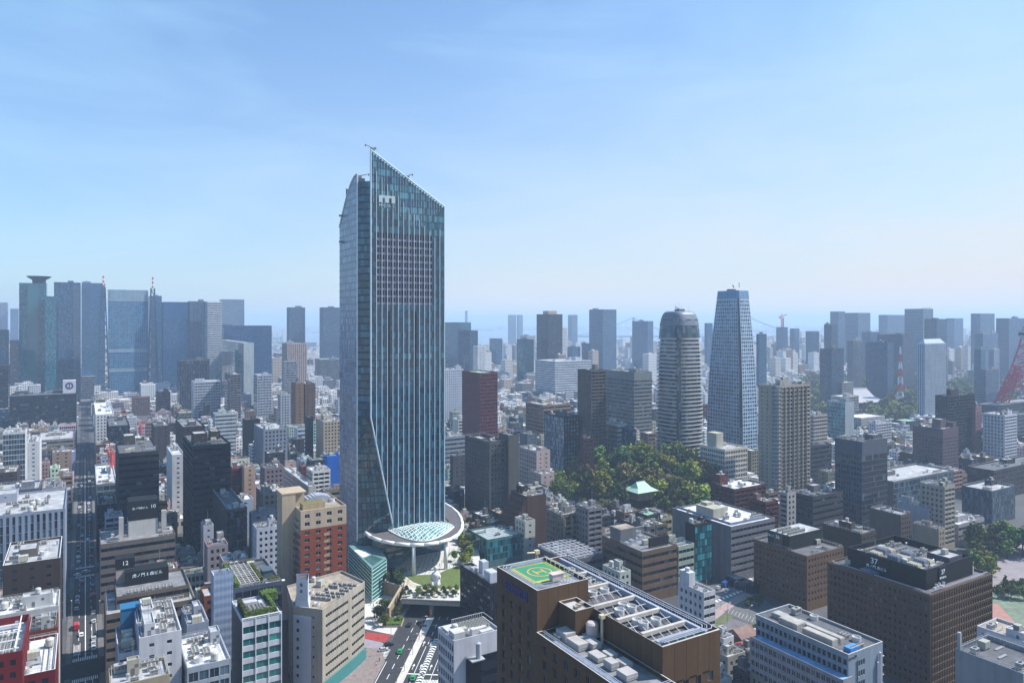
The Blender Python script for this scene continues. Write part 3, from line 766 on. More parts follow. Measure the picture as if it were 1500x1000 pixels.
for k in range(nf + 10):
    z0 = k * fh; z1 = z0 + fh
    for i in range(nx):
        xa, xb = i * bw, (i + 1) * bw
        xl_ = max(xleft(z0), xleft(z1))
        if xb <= xl_ + .2: continue
        xa = max(xa, xl_)
        zt = min(z1, ztop(xb) - .4)
        if zt - z0 < .6: continue
        hotel = 155 < z0 < 197 and 3.2 < xa < 38.5
        upper = z0 >= 197
        slot = z0 < 150 and (9.6 <= (i + .5) * bw <= 11.5 or 26.2 <= (i + .5) * bw <= 28.1)
        if slot: lv.quad((xa, .25, z0), (xb, .25, z0), (xb, .25, zt), (xa, .25, zt), 1); continue
        if hotel:
            lv.quad((xa, 0, z0), (xb, 0, z0), (xb, 0, z0 + 1.2), (xa, 0, z0 + 1.2)); lv.quad((xa, 0, z0 + 1.2), (xa + .42, 0, z0 + 1.2), (xa + .42, 0, zt), (xa, 0, zt))
            lv.quad((xa + .42, 0, z0 + 1.2), (xb, 0, z0 + 1.2), (xb, .4, z0 + 1.2), (xa + .42, .4, z0 + 1.2))
            g3.quad((xa + .42, .4, z0 + 1.2), (xb, .4, z0 + 1.2), (xb, .4, zt), (xa + .42, .4, zt)); continue
        sp = .95 if not upper else .5
        wl.quad((xa, 0, z0), (xb, 0, z0), (xb, 0, z0 + sp), (xa, 0, z0 + sp))
        (sky_.setdefault(k, MB()) if (upper and k % 3 != 1) or k in (5, 17, 30) else g1).quad((xa + .05, .05, z0 + sp), (xb - .05, .05, z0 + sp), (xb - .05, .05, zt), (xa + .05, .05, zt))
# body behind the skins
core = MB()
core.prism([(0.3, .6), (46.7, .6), (49, 6), (49, 40), (43, 46), (2, 46), (-5.4, 38), (-5.4, 7)], 92.02, 205, 0, 1)
core.prism([(14.2, .6), (46.7, .6), (49, 6), (49, 40), (43, 46), (2, 46), (-5.4, 38), (-5.4, 7.6)], 0, 92, 0)
part(T, "core", core, [wallm((.035, .07, .09), .35), RF['g']])
part(T, "spandrels", wl, [SPM]); part(T, "office_glazing", g1, [TG]); [part(T, "sky_lobby_glazing", q, [TG2]) for q in sky_.values()]; part(T, "hotel_glazing", g3, [TD]); part(T, "hotel_cladding", lv, [LAV, SLOT])
# right end, back and the curved left face
def skin(name, p0, p1, topf, glass, wall, n, fh=4.15, z0=0.0):
    W, G = MB(), MB(); ex, ey = p1[0] - p0[0], p1[1] - p0[1]; ln = math.hypot(ex, ey); ex /= ln; ey /= ln; nx_, ny_ = ey, -ex
    P = lambda s, z, d=0.0: (p0[0] + ex * s - nx_ * d, p0[1] + ey * s - ny_ * d, z)
    for i in range(n):
        a, b = ln * i / n, ln * (i + 1) / n; za, zb = topf(a / ln), topf(b / ln); k = 0; W.quad(P(a, z0, .12), P(b, z0, .12), P(b, zb, .12), P(a, za, .12))
        while z0 + k * fh < min(za, zb) - .5:
            c = z0 + k * fh; d = c + fh; da, db = min(d, za), min(d, zb)
            W.quad(P(a, c), P(b, c), P(b, c + .9), P(a, c + .9)); G.quad(P(a + .06, c + .9, .05), P(b - .06, c + .9, .05), P(b - .06, db, .05), P(a + .06, da, .05)); k += 1
    part(T, name + "_spandrels", W, [wall]); part(T, name + "_glazing", G, [glass])
skin("end_face", (LX, 0), (50, 6), lambda f: ZB - 2 * f, TG, SPM, 3)
skin("flank", (50, 6), (50, 40), lambda f: ZB - 5 * f, TG, SPM, 14)
skin("back_face", (44, 46), (0, 46), lambda f: 214 + 18 * f, TG, SPM, 14)
PW = glassm((.2, .235, .31), (.22, .255, .33), .1, .2, .6); PWW = wallm((.4, .43, .5), .4, .1)
skin("curved_face", (-6, 40), (-6, 6), lambda f: 206 + 27.5 * math.sin(min(1, f) * math.pi / 2), PW, PWW, 26)
skin("corner_face", (-6, 6), (0, 0), lambda f: 229, TG, wallm((.05, .12, .16), .35), 4, z0=92.0)
# the folded plane that widens downwards from the corner
fw, fg = MB(), MB(); k = 0
while k * fh < 92:
    z0, z1 = k * fh, min((k + 1) * fh, 92); xa, xb = xleft(z0), xleft(z1); n = 7
    for i in range(n):
        f0, f1 = i / n, (i + 1) / n
        q = lambda f, x, z, d: (-5.9 * (1 - f) + x * f + 0.0, 5.9 * (1 - f) - .02 + d, z)
        zm = z0 + .8
        xm = xleft(zm)
        fw.quad(q(f0, xa, z0, -.12), q(f1, xa, z0, -.12), q(f1, xm, zm, -.12), q(f0, xm, zm, -.12))
        fg.quad(q(f0 + .008, xm, zm, -.12), q(f1 - .008, xm, zm, -.12), q(f1 - .008, xb, z1, -.12), q(f0 + .008, xb, z1, -.12))
    k += 1
part(T, "fold_spandrels", fw, [wallm((.07, .13, .15), .35)]); part(T, "fold_glazing", fg, [glassm((.01, .05, .07), (.03, .11, .12), .4, .06, .7)])
# white fins, edge trims
for i in range(1, 14):
    x = i * 3.37; zt = ztop(x) - (9 + 1.2 * i if i < 13 else 16); zb = 24.0
    if x < 13.3: zb = 92 - x / 13.3 * 63
    m = MB(); m.box(x - .13, -.5, zb, x + .13, 0.0, zt); part(T, "fin", m, [FIN])
m = MB(); m.tube((0, -.1, 92), (0, -.1, ZA), .42, n=6); part(T, "edge_trim", m, [FIN])
m = MB(); m.tube((0, -.1, 92), (13.3, -.1, 29), .42, n=6); part(T, "slanting_trim", m, [FIN])
m = MB(); m.tube((0, -.1, ZA), (LX, -.1, ZB), .45, n=6); part(T, "crown_trim", m, [plainm((.45, .6, .6), .35)])
m = MB(); m.tube((-6, 6, 20), (-6, 6, 233.5), .45, n=6); part(T, "edge_trim", m, [FIN])
m = MB(); m.tube((LX, -.05, 20), (LX, -.05, ZB), .3, n=6); part(T, "edge_trim", m, [plainm((.5, .65, .68), .35)])
m = MB(); m.path([(-6.1, 40 - 34 * f / 12, 206.2 + 27.5 * math.sin(f / 12 * math.pi / 2)) for f in range(13)], .4); part(T, "curved_trim", m, [FIN])
m = MB(); m.box(-5.6, 6.2, 222, -.2, 9, 229.6); m.box(-5.0, 7.0, 229.6, -1, 12, 231.5); part(T, "plant_screen", m, [plainm((.05, .06, .08), .5)])
m = MB(); m.box(.2, 1.2, 205, .7, 2.0, 246); m.box(12, 1.2, 205, 12.6, 2.0, 238); m.box(24, 1.2, 205, 24.6, 2, 231); m.box(36, 1.2, 205, 36.6, 2, 223); part(T, "crown_frame", m, [plainm((.2, .26, .28), .4)])
# maintenance cranes on the crown
for cx, cy, cz, l, d in ((1.6, 1.2, ZA - .3, 4.5, -1), (-3.6, 9, 231.5, 5.5, 1), (23, 1.0, ztop(23) - .2, 3.2, 1)):
    m = MB(); m.box(cx - 1, cy - .8, cz, cx + 1, cy + .8, cz + 1.8); m.tube((cx, cy, cz + 1.6), (cx + d * l, cy - .5, cz + 3.2), .28, .18, 6); m.tube((cx + d * l, cy - .5, cz + 3.2), (cx + d * l, cy - .5, cz + 2.2), .4, n=6); m.box(cx - d * 1.6 - .5, cy - .5, cz + 1.2, cx - d * 1.6 + .5, cy + .5, cz + 2.3)
    part(T, "maintenance_crane", m, [plainm((.12, .13, .15), .5)])
for z in (212, 196):
    m = MB(); m.box(-8.2, 33, z, -6.1, 34.2, z + 1.1); part(T, "bracket", m, [plainm((.2, .22, .25), .5)])
# emblem and lettering near the top
EM = plainm((.4, .5, .52), .45)
m = MB()
for a, b in ((4.7, 6.9), (8.5, 10.9), (12.5, 14.6)): m.box(a, -.8, 217, b, -.6, 221.2)
for a, b in ((6.9, 9.5), (10.0, 12.5)): m.box(a, -.78, 219.8, b, -.62, 221.19)
part(T, "emblem", m, [EM])
for i, ch in enumerate("MORI"):
    text(T, ch, 2.5, (5.7 + 2.75 * i, -.7, 215.2), FRONT, EM, "sign_lettering", .12)

# podium canopy
CZ = 25.0
cp = thing("canopy", "curved grey canopy with a white rim around a glass lens, at the skyscraper's foot", "canopy", (0, 0, 0))
outer = [(-86.6, 420), (-80.5, 409.5), (-73, 402), (-65, 397.5), (-56, 395), (-48.5, 395.5), (-41, 399), (-34.8, 405.5), (-31.2, 414), (-29.8, 424), (-30.2, 436), (-31.8, 448), (-35, 461), (-40, 474), (-46, 485)]
inner = [(-52, 478), (-44, 455), (-38.5, 441), (-39.5, 439), (-60, 426.5), (-79.5, 415.2)]
m = MB(); m.prism(outer + inner, CZ - 1.0, CZ, 0, 1); part(cp, "roof", m, [wallm((.55, .54, .52)), groundm("canopy_roof", (.085, .075, .08), .3, .8, 1.2)])
m = MB(); m.path([(x, y, CZ - .3) for x, y in outer], 1.0, 8); part(cp, "rim", m, [plainm((.78, .77, .75), .4)], True)
# the glass lens: a bulging shell with a diamond lattice
A = (-72.6, 421.0); Bp = (-34.6, 427.5)
up_ = [(A[0] + (Bp[0] - A[0]) * f, 0) for f in [i / 16 for i in range(17)]]
def lens(f, g):
    """f along, g across the lens"""
    x0, y0 = A[0] + (Bp[0] - A[0]) * f, A[1] + (Bp[1] - A[1]) * f
    s = math.sin(math.pi * f ** 1.1)
    lo = (x0 + 1.0 * s, y0 - 25 * math.sin(math.pi * f ** 1.25) ** .75 if 0 < f < 1 else y0)
    hi = (x0 - .5 * s, y0 + 14.5 * math.sin(math.pi * min(1, f ** 1.25)) ** .7 if 0 < f < 1 else y0)
    x, y = lo[0] + (hi[0] - lo[0]) * g, lo[1] + (hi[1] - lo[1]) * g
    return (x, y, CZ + .25 + 2.6 * math.sin(math.pi * g) * s)
m = MB(); n, k = 26, 12
for i in range(n):
    for j in range(k):
        m.quad(lens(i / n, j / k), lens((i + 1) / n, j / k), lens((i + 1) / n, (j + 1) / k), lens(i / n, (j + 1) / k))
part(cp, "glass_lens", m, [glassm((.1, .2, .19), (.2, .32, .3), .5, .12, .6)], True)
m = MB()
for i in range(n):
    for j in range(k):
        if (i + j) % 2 == 0: a, b = lens(i / n, j / k), lens((i + 1) / n, (j + 1) / k)
        else: a, b = lens((i + 1) / n, j / k), lens(i / n, (j + 1) / k)
        m.tube((a[0], a[1], a[2] + .1), (b[0], b[1], b[2] + .1), .2, n=4, cap=False)
for g in (0, 1): m.path([(*lens(i / 30, g)[:2], CZ + .4) for i in range(31)], .35, 5)
part(cp, "lattice", m, [plainm((.7, .74, .72), .4)])
for px, pt_, pb_ in ((606, 797, 843), (653, 797, 833), (555, 787, 806)):
    x, y = gp(px, pb_, DZ) if px > 560 else gp(px, 812, 4)
    m = MB(); m.tube((x, y, 4 if px < 560 else DZ), (x, y, CZ - .9), 1.05 if px > 560 else .8, n=12); part(cp, "column", m, [plainm((.68, .67, .64), .5)], True)
# glazed lobby under the canopy
lb = thing("lobby", "curved teal glass lobby bands in shade under the white-rimmed canopy", "lobby", (0, 0, 0))
arc = [(-82, 421), (-80, 411), (-76, 406.5), (-71, 405), (-66, 407), (-63, 412), (-62, 418), (-60, 426)]
for i, z in enumerate((9, 13.2, 17.4, 21.4)):
    m = MB(); m.prism(arc + [(-66, 428), (-80, 424)], z, z + (3.0 if i % 2 else 2.6)); part(lb, "glass_band", m, [glassm((.02, .1, .11), (.08, .26, .26), .3, .08, .7)])
    m = MB(); m.prism([((x + 70) * 1.03 - 70, (y - 420) * 1.02 + 420) for x, y in arc] + [(-66, 428), (-80, 424)], z + (3.0 if i % 2 else 2.6), z + 4.1 if i < 3 else 24.0); part(lb, "floor_band", m, [wallm((.05, .07, .075) if i % 2 else (.22, .3, .3), .5)])
# the glass wedge beside it
wz = 18.0
wd = thing("glass_pavilion", "wedge-shaped teal glass pavilion with white horizontal louvres beside the skyscraper", "pavilion", (0, 0, 0))
wp = [(-73.4, 376), (-68.6, 392), (-76, 414), (-95, 416)]
m = MB(); m.prism(wp, 0, wz, 0, 1); part(wd, "glass_body", m, [glassm((.02, .09, .09), (.06, .2, .2), .3, .06, .7), wallm((.32, .45, .45), .4)])
for k in range(9):
    z = 1.2 + k * 1.95
    for a, b in ((wp[0], wp[1]), (wp[3], wp[0])):
        m = MB(); m.tube((*a, z), (*b, z), .2, n=4); part(wd, "louvre", m, [plainm((.5, .68, .64), .4)])
m = MB(); m.poly([(-74, 381, wz + .03), (-70.6, 392, wz + .03), (-78, 399, wz + .03), (-81, 392.5, wz + .03)][::1]); part(wd, "skylight", m, [glassm((.05, .12, .12), (.2, .35, .33), .4, .08, .6)])
m = MB(); m.poly([(-82, 394, wz + .04), (-78.5, 400, wz + .04), (-85, 408, wz + .04), (-90, 407, wz + .04)]); part(wd, "roof_terrace", m, [RF['w']])
for a in wp[:2] + wp[3:]:
    m = MB(); m.tube((*a, 0), (*a, wz), .25, n=5); part(wd, "corner_post", m, [plainm((.45, .6, .58), .4)])

# ================================================================ brown tiled tower with the helipad
bx, by = (787 - 750) / F * 181, 181.0
BT = thing("brown_tower", "brown tiled office tower with a green helipad and a blue sign on its upper wall", "office building", (bx, by, 0), TH)
pb0, qb0 = pq(bx, by); FOOT.append((pb0 - 2, qb0 - 60, pb0 + 32, qb0 + 30))
BRN = (.25, .175, .108)
wst = (3.55, 4.6, .42, .6, .35, 1.6)
def vol(pts, z1, styles, roof='g', par=1.0, wins=True, bot=3.0, top=6.2, fixed=None):
    shell(BT, pts, 0, z1, styles, BRN, 'n', roof, par, 0, wins, cap=(.62, .6, .57), bot=bot, top=top, frame=(.2, .17, .14))
vol([(0, 0), (16, 0), (16, 20.6), (0, 20.6)], 80, [None, None, None, wst])
vol([(-.25, -48), (12, -48), (12, -.02), (-.25, -.02)], 69.6, [None, None, None, wst], 'g', 1.0, True, 3.0, 1.6)
vol([(6.5, -7.4), (12.2, -7.4), (12.2, -.03), (6.5, -.03)], 76, [None] * 4, 'l', .8, False)
vol([(12.2, -32.5), (30.2, -32.5), (30.2, 30), (16.05, 30), (16.05, -.04), (12.2, -.04)], 75.6, [(3.55, 4.4, .42, .6, .35, 1.2), None, None, None, None, None], 'd', 1.6, True, 3.0, 8.5)
# tile joints on the walls
m = MB()
for i in range(1, 5): m.box(i * 16 / 5 - .04, -.012, 70, i * 16 / 5 + .04, -.002, 79.9)
for i in range(1, 7): m.box(-.012, i * 20.6 / 7 - .04, 0, -.002, i * 20.6 / 7 + .04, 79.9)
for z in (72.6, 76): m.box(-.012, 0, z, -.002, 20.6, z + .07)
for i in range(1, 5): m.box(12.2 + i * 3.6 - .04, -32.512, 0, 12.2 + i * 3.6 + .04, -32.502, 75.5)
for i in range(1, 9): m.box(12.19, -32.5 + i * 3.6, 69, 12.2 - .002, -32.5 + i * 3.6 + .08, 75.5)
for i in range(3): m.box(16.2 + i * 4.2, -32.54, 66.6, 18.4 + i * 4.2, -32.5, 66.95)
part(BT, "tile_joints", m, [wallm((.07, .05, .035))])
m = MB()
for i in range(4): m.box(-.06, 2.6 + i * 4.55, 73.2, -.02, 4.6 + i * 4.55, 73.6)
part(BT, "vent_slots", m, [plainm((.02, .02, .02))])
text(BT, "SEKISUI", 3.6, (-.12, 10.2, 76.6), SIDE, plainm((.012, .016, .16), .4), "sign_lettering", .12)
# helipad deck, circle, H, bars, rail track
hz = 79.25
m = MB(); m.box(2.9, 6.0, 79.0, 15.2, 19.6, hz); hp = part(BT, "helipad", m, [groundm("helipad_rim", (.3, .34, .08), .8, .85, 1.1)])
def flat(name, pts, z, c):
    m = MB(); m.poly([(x, y, z) for x, y in pts]); return part(hp, name, m, [plainm(c)])
flat("green_field", [(4.2, 7.4), (14.0, 7.4), (14.0, 18.4), (4.2, 18.4)], hz + .006, (.03, .2, .1))
m = MB(); n = 40
for i in range(n):
    a, b = 2 * math.pi * i / n, 2 * math.pi * (i + 1) / n
    for r in ((3.15, 3.5),): m.quad((9.1 + r[0] * math.cos(a), 12.9 + r[0] * math.sin(a), hz + .012), (9.1 + r[1] * math.cos(a), 12.9 + r[1] * math.sin(a), hz + .012), (9.1 + r[1] * math.cos(b), 12.9 + r[1] * math.sin(b), hz + .012), (9.1 + r[0] * math.cos(b), 12.9 + r[0] * math.sin(b), hz + .012))
part(hp, "ring", m, [plainm((.62, .28, .03))])
m = MB()
for a, b, c, d in ((7.6, 11.3, 8.0, 14.5), (10.2, 11.3, 10.6, 14.5), (8.0, 12.7, 10.2, 13.1)): m.poly([(a, b, hz + .012), (c, b, hz + .012), (c, d, hz + .012), (a, d, hz + .012)])
part(hp, "landing_letter", m, [plainm((.62, .28, .03))])
m = MB()
for a, b, c, d in ((3.5, 8.0, 3.9, 15.5), (3.3, 7.6, 4.1, 8.6), (3.3, 15.2, 4.1, 16.2)): m.poly([(a, b, hz + .012), (c, b, hz + .012), (c, d, hz + .012), (a, d, hz + .012)])
part(hp, "orange_bar", m, [plainm((.62, .28, .03))])
RAIL = plainm((.55, .57, .62), .35, .5)
m = MB()
for off, zz in ((.75, 80.1), (1.3, 80.1), (2.2, 80.2)):
    m.path([(15.6 - off, 20.6 - off, zz), (off + 1.2, 20.6 - off, zz), (off, 20.6 - off - 1.2, zz), (off, off + 2.0, zz), (off + 1.2, off + .6, zz), (9.0, off + .3, zz)], .09, 4)
    for i in range(10): m.tube((off, 2.5 + i * 1.75, 79.0), (off, 2.5 + i * 1.75, zz), .05, n=4)
part(BT, "gondola_rail", m, [RAIL])
m = MB(); m.prism([(.5, 2.4), (1.5, .9), (8.6, .7), (8.6, 1.5), (2.2, 1.7), (1.4, 3), (1.4, 19), (15, 19.2), (15, 20.1), (.5, 20.1)], 79.01, 79.5); part(BT, "rail_bed", m, [wallm((.36, .4, .48), .5)])
m = MB(); m.box(7.2, 3.6, 79.9, 10.6, 5.4, 81.4); m.box(7.0, 3.4, 81.4, 10.8, 5.6, 81.55)
for x in (7.4, 8.9, 10.4): m.tube((x, 3.5, 79), (x, 3.5, 80), .1, n=4)
part(BT, "fire_cabin", m, [wallm((.68, .6, .57), .5)])
m = MB()
for x in (10.9, 11.8, 12.8):
    m.tube((x, 2.6, 79), (x, 2.6, 81.2), .06, n=4); m.tube((x, 5.4, 79), (x, 5.4, 81.2), .06, n=4); m.tube((x, 2.6, 81.2), (x, 5.4, 81.2), .06, n=4)
for y in (2.6, 5.4): m.tube((10.9, y, 81.2), (12.8, y, 81.2), .06, n=4); m.tube((10.9, y, 80), (12.8, y, 80), .06, n=4)
part(BT, "railing", m, [RAIL])
m = MB(); m.box(8.5, 1.2, 79.02, 15.4, 5.8, 79.1); part(BT, "grey_deck", m, [groundm("deck_grey", (.24, .25, .28), 1.0, .8, 1.2)])
m = MB()
for i in range(9): m.tube((15.45, 1.5 + i * 2.2, 79), (15.45, 1.5 + i * 2.2, 80.6), .16, n=5); 
m.tube((15.45, 1, 80.5), (15.45, 20, 80.5), .12, n=5); part(BT, "safety_rail", m, [plainm((.6, .55, .5), .5)])
# the long roof: open well with trusses, cooling fans and rails
zr = 75.6 - 1.6
m = MB()
m.box(26.6, -31.5, zr, 27.4, 29, zr + 1.5); m.box(13.2, -29.8, zr, 26.6, -29.0, zr + 1.5)
part(BT, "well_kerb", m, [wallm((.5, .53, .6), .5)])
m = MB()
for zz, xx in ((75.9, 27.9), (75.9, 28.7), (76.0, 29.5)):
    m.path([(13.4, -31.6 + (29.5 - xx) * .9, zz), (xx - 1.2, -31.6 + (29.5 - xx) * .9, zz), (xx, -30.4 + (29.5 - xx) * .9, zz), (xx, 29, zz)], .1, 4)
    for i in range(20): m.tube((xx, -29 + i * 3, zr), (xx, -29 + i * 3, zz), .05, n=4)
part(BT, "gondola_rail", m, [RAIL])
for y in (-24.5, -15.5, -6.0, 5.0, 15.0):
    m = MB(); m.box(13.0 if y < 0 else 16.6, y - .45, zr + .6, 26.6, y + .45, zr + 1.55); part(BT, "roof_beam", m, [wallm((.66, .62, .58), .5)])
for y in (-28, -20, -10.8, 0, 10):
    m = MB(); x0 = 13 if y < -1 else 16.6
    for k in range(5): m.tube((x0 + k * 2.6, y - 3.5, zr + .9), (x0 + k * 2.6 + 2.6, y + 3.5, zr + .9), .09, n=4)
    m.tube((x0, y, zr + 1.0), (26.6, y, zr + 1.0), .12, n=4); part(BT, "roof_brace", m, [plainm((.5, .48, .46), .5)])
for x, y in ((17.5, -20), (21.5, -20), (17.5, -11), (21.5, -11), (17.3, -18), (20.6, -8.6), (19, 2), (23, 2), (19, 10), (23, 10), (20, 19), (24, 19)):
    ob("cooling_fan", FAN, BT, (x, y, zr + .1), 0, (.85, .85, .95))
for i in range(16): ob("ac_unit", AC, BT, (17.6 + (i % 4) * 2.2, 6.5 + (i // 4) * 4.6, zr + .05), .0)
for i in range(3):
    m = MB(); m.box(0, 0, 0, .9, .9, .7); m.box(-.1, -.1, .7, 1.0, 1.0, .85); part(BT, "roof_hatch", m, [wallm((.5, .46, .4))], loc=(8.0 + i * 1.4, -5.2 + i * .6, 75.2))
m = MB(); m.tube((15.0, 23.5, zr), (15.0, 23.5, zr + 7), .45, .4, 8); m.tube((15, 23.5, zr + 6.6), (11, 22.5, zr + 7.4), .3, .2, 6); m.box(14.3, 22.9, zr + 6.3, 15.7, 24.1, zr + 7.3); part(BT, "roof_crane", m, [plainm((.5, .42, .28), .5)])
m = MB(); m.tube((11.2, -12, 68.6), (11.2, -12, 75.5), .38, .33, 8); m.tube((11.2, -12, 75.2), (13.8, -12.6, 76), .26, .16, 6); m.box(10.6, -12.6, 74.9, 11.8, -11.4, 75.8); part(BT, "roof_crane", m, [plainm((.5, .42, .28), .5)])
# lower roof: white plant
lz = 68.6
for x, y, w_, d_, h_ in ((3.4, -7.6, 3.0, 4.2, 2.4), (3.4, -13.0, 3.0, 5.0, 1.8), (6.6, -14.4, 2.6, 5.6, 1.8), (4.0, -19.8, 2.6, 4.0, 1.3), (7.0, -20.6, 2.2, 3.2, 1.5), (4.2, -24.5, 2.2, 3.0, 1.9), (7.2, -25.5, 2.4, 3.4, 1.4), (8.4, -3.6, 1.3, 1.3, 2.3), (4.0, -30, 3.2, 3.6, 1.6)):
    m = MB(); m.box(0, 0, .3, w_, d_, h_); m.box(-.06, -.06, h_ * .5, w_ + .06, d_ + .06, h_ * .5 + .07); m.box(.2, .2, 0, w_ - .2, d_ - .2, .3)
    part(BT, "air_handler", m, [wallm((.58, .56, .55), .45, .25)], loc=(x, y, lz))
for y in (-5.4, -4.0): ob("roof_vent", VENT, BT, (3.0, y, lz), 0, (1.3, 1.3, .8))
m = MB(); m.lathe([(1.5, 1.6), (1.6, 1.8), (1.6, 4.2), (1.2, 4.6), (.3, 4.8)], 14); m.box(-1.9, -1.6, 1.2, 1.9, 1.6, 1.6)
for a in (-1.6, 1.6):
    for b in (-1.3, 1.3): m.tube((a, b, 0), (a, b, 1.3), .12, n=4)
part(BT, "water_tank", m, [wallm((.66, .6, .58), .5)], loc=(10.3, -9.2, lz))
m = MB()
for off, zz in ((.9, 69.9), (1.5, 69.9)):
    m.path([(off, -1.0, zz), (off, -36 + off, zz), (off + 1.2, -37.2 + off, zz), (11.5, -37.2 + off, zz)], .09, 4)
    for i in range(18): m.tube((off, -2 - i * 2, lz), (off, -2 - i * 2, zz), .05, n=4)
part(BT, "gondola_rail", m, [RAIL])
m = MB(); m.prism([(.4, -.6), (2.1, -.6), (2.1, -34), (3.4, -35.2), (11.6, -35.2), (11.6, -37.2), (1.6, -37.2), (.4, -36)][::-1], lz + .01, lz + .5); part(BT, "rail_bed", m, [wallm((.42, .46, .54), .5)])

# ================================================================ buildings traced from the photo
SIGNM = plainm((.75, .85, .9), .5)
def cb(z): return CHAR
# --- left of the long street
B("office_building", "office building", "pale office with thick white window piers and a blank wall, beside the long street", -60, 95.5, 101, 744, 352, 'Cp', (.42, .45, .52), 'b', pent=1, ac=14, extra=5, b=50, bot=2)
B("apartment_block", "apartment block", "grey-brown tiled block with white parapet and dark balcony recess, by the long street", 4, 88, 95, 816, 292, 'oB', (.15, .115, .1), 'n', cap=WHITE, ac=6, b=34, extra=3)
B("office_building", "office building", "white low building with pale duct-covered roof, before the grey-brown tiled block", -40, 86, 92, 886, 268, 'oP', (.6, .6, .6), 'd', 'w', ac=12, extra=6, b=19)
B("apartment_block", "apartment block", "orange-brown brick block with orange balconies stepping down beside the street", 40, 84, 92, 918, 246, 'PB', (.33, .13, .04), 'n', 'd', b=15, ac=2, extra=1, pent=1, pc=(.6, .6, .58))
rb = B("office_building", "office building", "red-walled building with a white-framed roof full of air conditioners", -70, 33, 46, 952, 205, 'PP', (.3, .025, .035), 'n', 'w', b=30, ac=0, extra=0, pent=0, par=2.2)
for i in range(5):
    for j in range(12): ob("ac_unit", AC, rb, (rb["_a"] - 3.2 - i * 2.6, 1.8 + j * 1.5, rb["_h"] - 2.1))
for i in range(4):
    m = MB(); m.box(1.0, 1.5 + i * 6.5, rb["_h"] + .3, rb["_a"] - 1, 1.75 + i * 6.5, rb["_h"] + .6); part(rb, "roof_frame", m, [plainm((.7, .7, .7))])
for i in range(3):
    m = MB(); m.box(rb["_a"] - 2 - i * 7, 1, rb["_h"] + .65, rb["_a"] - 1.75 - i * 7, 27, rb["_h"] + .9); part(rb, "roof_frame", m, [plainm((.7, .7, .7))])
rr_ = B("office_building", "office building", "red-walled block with a broad bare white roof at the street corner", -10, 81, 86, 979, 215, 'PP', (.28, .022, .03), 'n', 'w', b=29, ac=0, extra=2, pent=0, cap=(.7, .7, .7))
m = MB()
for i in range(5): m.box(rr_["_a"] - 3.6, 2 + i * 4.6, rr_["_h"] - .98, rr_["_a"] - 3.4, 6.2 + i * 4.6, rr_["_h"] - .7)
m.path([(rr_["_a"] - 2, 2, rr_["_h"] - .6), (rr_["_a"] - 2, 26, rr_["_h"] - .6)], .12, 4); part(rr_, "pipe", m, [plainm((.2, .2, .22))])
B("office_building", "office building", "dark glass office framed in white, standing above low houses by the long street", 4, 37, 40, 632, 560, 'Gp', (.66, .66, .66), 'b', ac=5)
B("small_office", "office building", "narrow white office with tiny side windows next to the white-framed glass office", 40, 58, 61, 646, 600, 'op', WHITE, ac=3)
B("office_building", "office building", "brown blank-walled office behind the white-piered office", -20, 25, 30, 690, 520, 'oP', (.16, .12, .12), 'n', ac=6)
B("office_building", "office building", "long grey louvred building with plain parapet behind the white-piered office", -30, 58, 62, 714, 455, 'LS', (.24, .26, .31), 'd', ac=8, b=26)
B("small_office", "office building", "grey-white box building between the grey louvred building and the street", 62, 91, 95, 712, 470, 'op', (.5, .49, .5), ac=4, b=20)
B("small_office", "office building", "wide pale brown slab with dark long window bands beside the far street", 55, 108, 112, 641, 720, 'Sp', (.4, .36, .33), ac=6)
# --- right of the long street
B("office_building", "office building", "beige block with white roof tanks and dark windows at the bottom beside the street", 157, 161, 249, 1006, 190, 'PP', (.5, .45, .36), 'n', 'l', b=12, ac=9, extra=3, wins=1)
wsb = B("office_building", "office building", "white stepped block with a light blue stair tower and a sunken beige roof terrace", 170, 173, 206, 958, 226, 'HG', (.62, .64, .68), 'b', 'b', b=24, ac=3, pent=0, extra=1)
m = MB(); m.box(1.5, 19, wsb["_h"] - .9, 7, 24.5, wsb["_h"] + 7); m.box(1.3, 18.8, wsb["_h"] + 7, 7.2, 24.7, wsb["_h"] + 7.3); part(wsb, "stair_tower", m, [wallm((.1, .3, .45), .5)])
B("office_building", "office building", "white block crowded with roof machinery behind the beige corner block", 199, 204, 266, 934, 224, 'oP', (.66, .66, .68), 'd', 'l', b=30, ac=22, extra=6, pent=2)
lo12 = B("office_building", "office building", "stepped beige office with stacked window bands and two black numbered roof signs", 152, 155, 287, 900, 292, 'SS', (.3, .26, .22), 'n', 'l', b=30, ac=10, pent=0, extra=4)
h_ = lo12["_h"]
shell(lo12, [(4, 6), (32, 6), (32, 30.2), (4, 30.2)], h_ - .95, h_ + 4.5, [ST['S'], None, None, ST['S']], (.3, .26, .22), 'n', 'g', 1, 0, names=("upper_wall", "upper_glazing", "upper_roof"), bot=.6, top=.6)
m = MB(); m.box(8, 20, h_ + 3.6, 25, 28, h_ + 9.6); part(lo12, "roof_screen", m, [wallm(CHAR)])
m = MB(); m.box(4.5, 25, h_ + 3.6, 11.5, 31, h_ + 10); part(lo12, "penthouse", m, [wallm((.55, .5, .47))])
m = MB(); m.box(4.3, 24.8, h_ + 10, 11.7, 31.2, h_ + 14.5); part(lo12, "roof_screen", m, [wallm(CHAR)])
text(lo12, "12", 2.6, (8, 24.7, h_ + 12.4), FRONT, SIGNM)
text(lo12, "虎ノ門 5 森ビル", 1.7, (16.5, 19.85, h_ + 7.6), FRONT, SIGNM)
for i in range(14): ob("ac_unit", AC, lo12, (8.5 + (i % 7) * 2.7, 8 + (i // 7) * 1.6, h_ + 3.55))
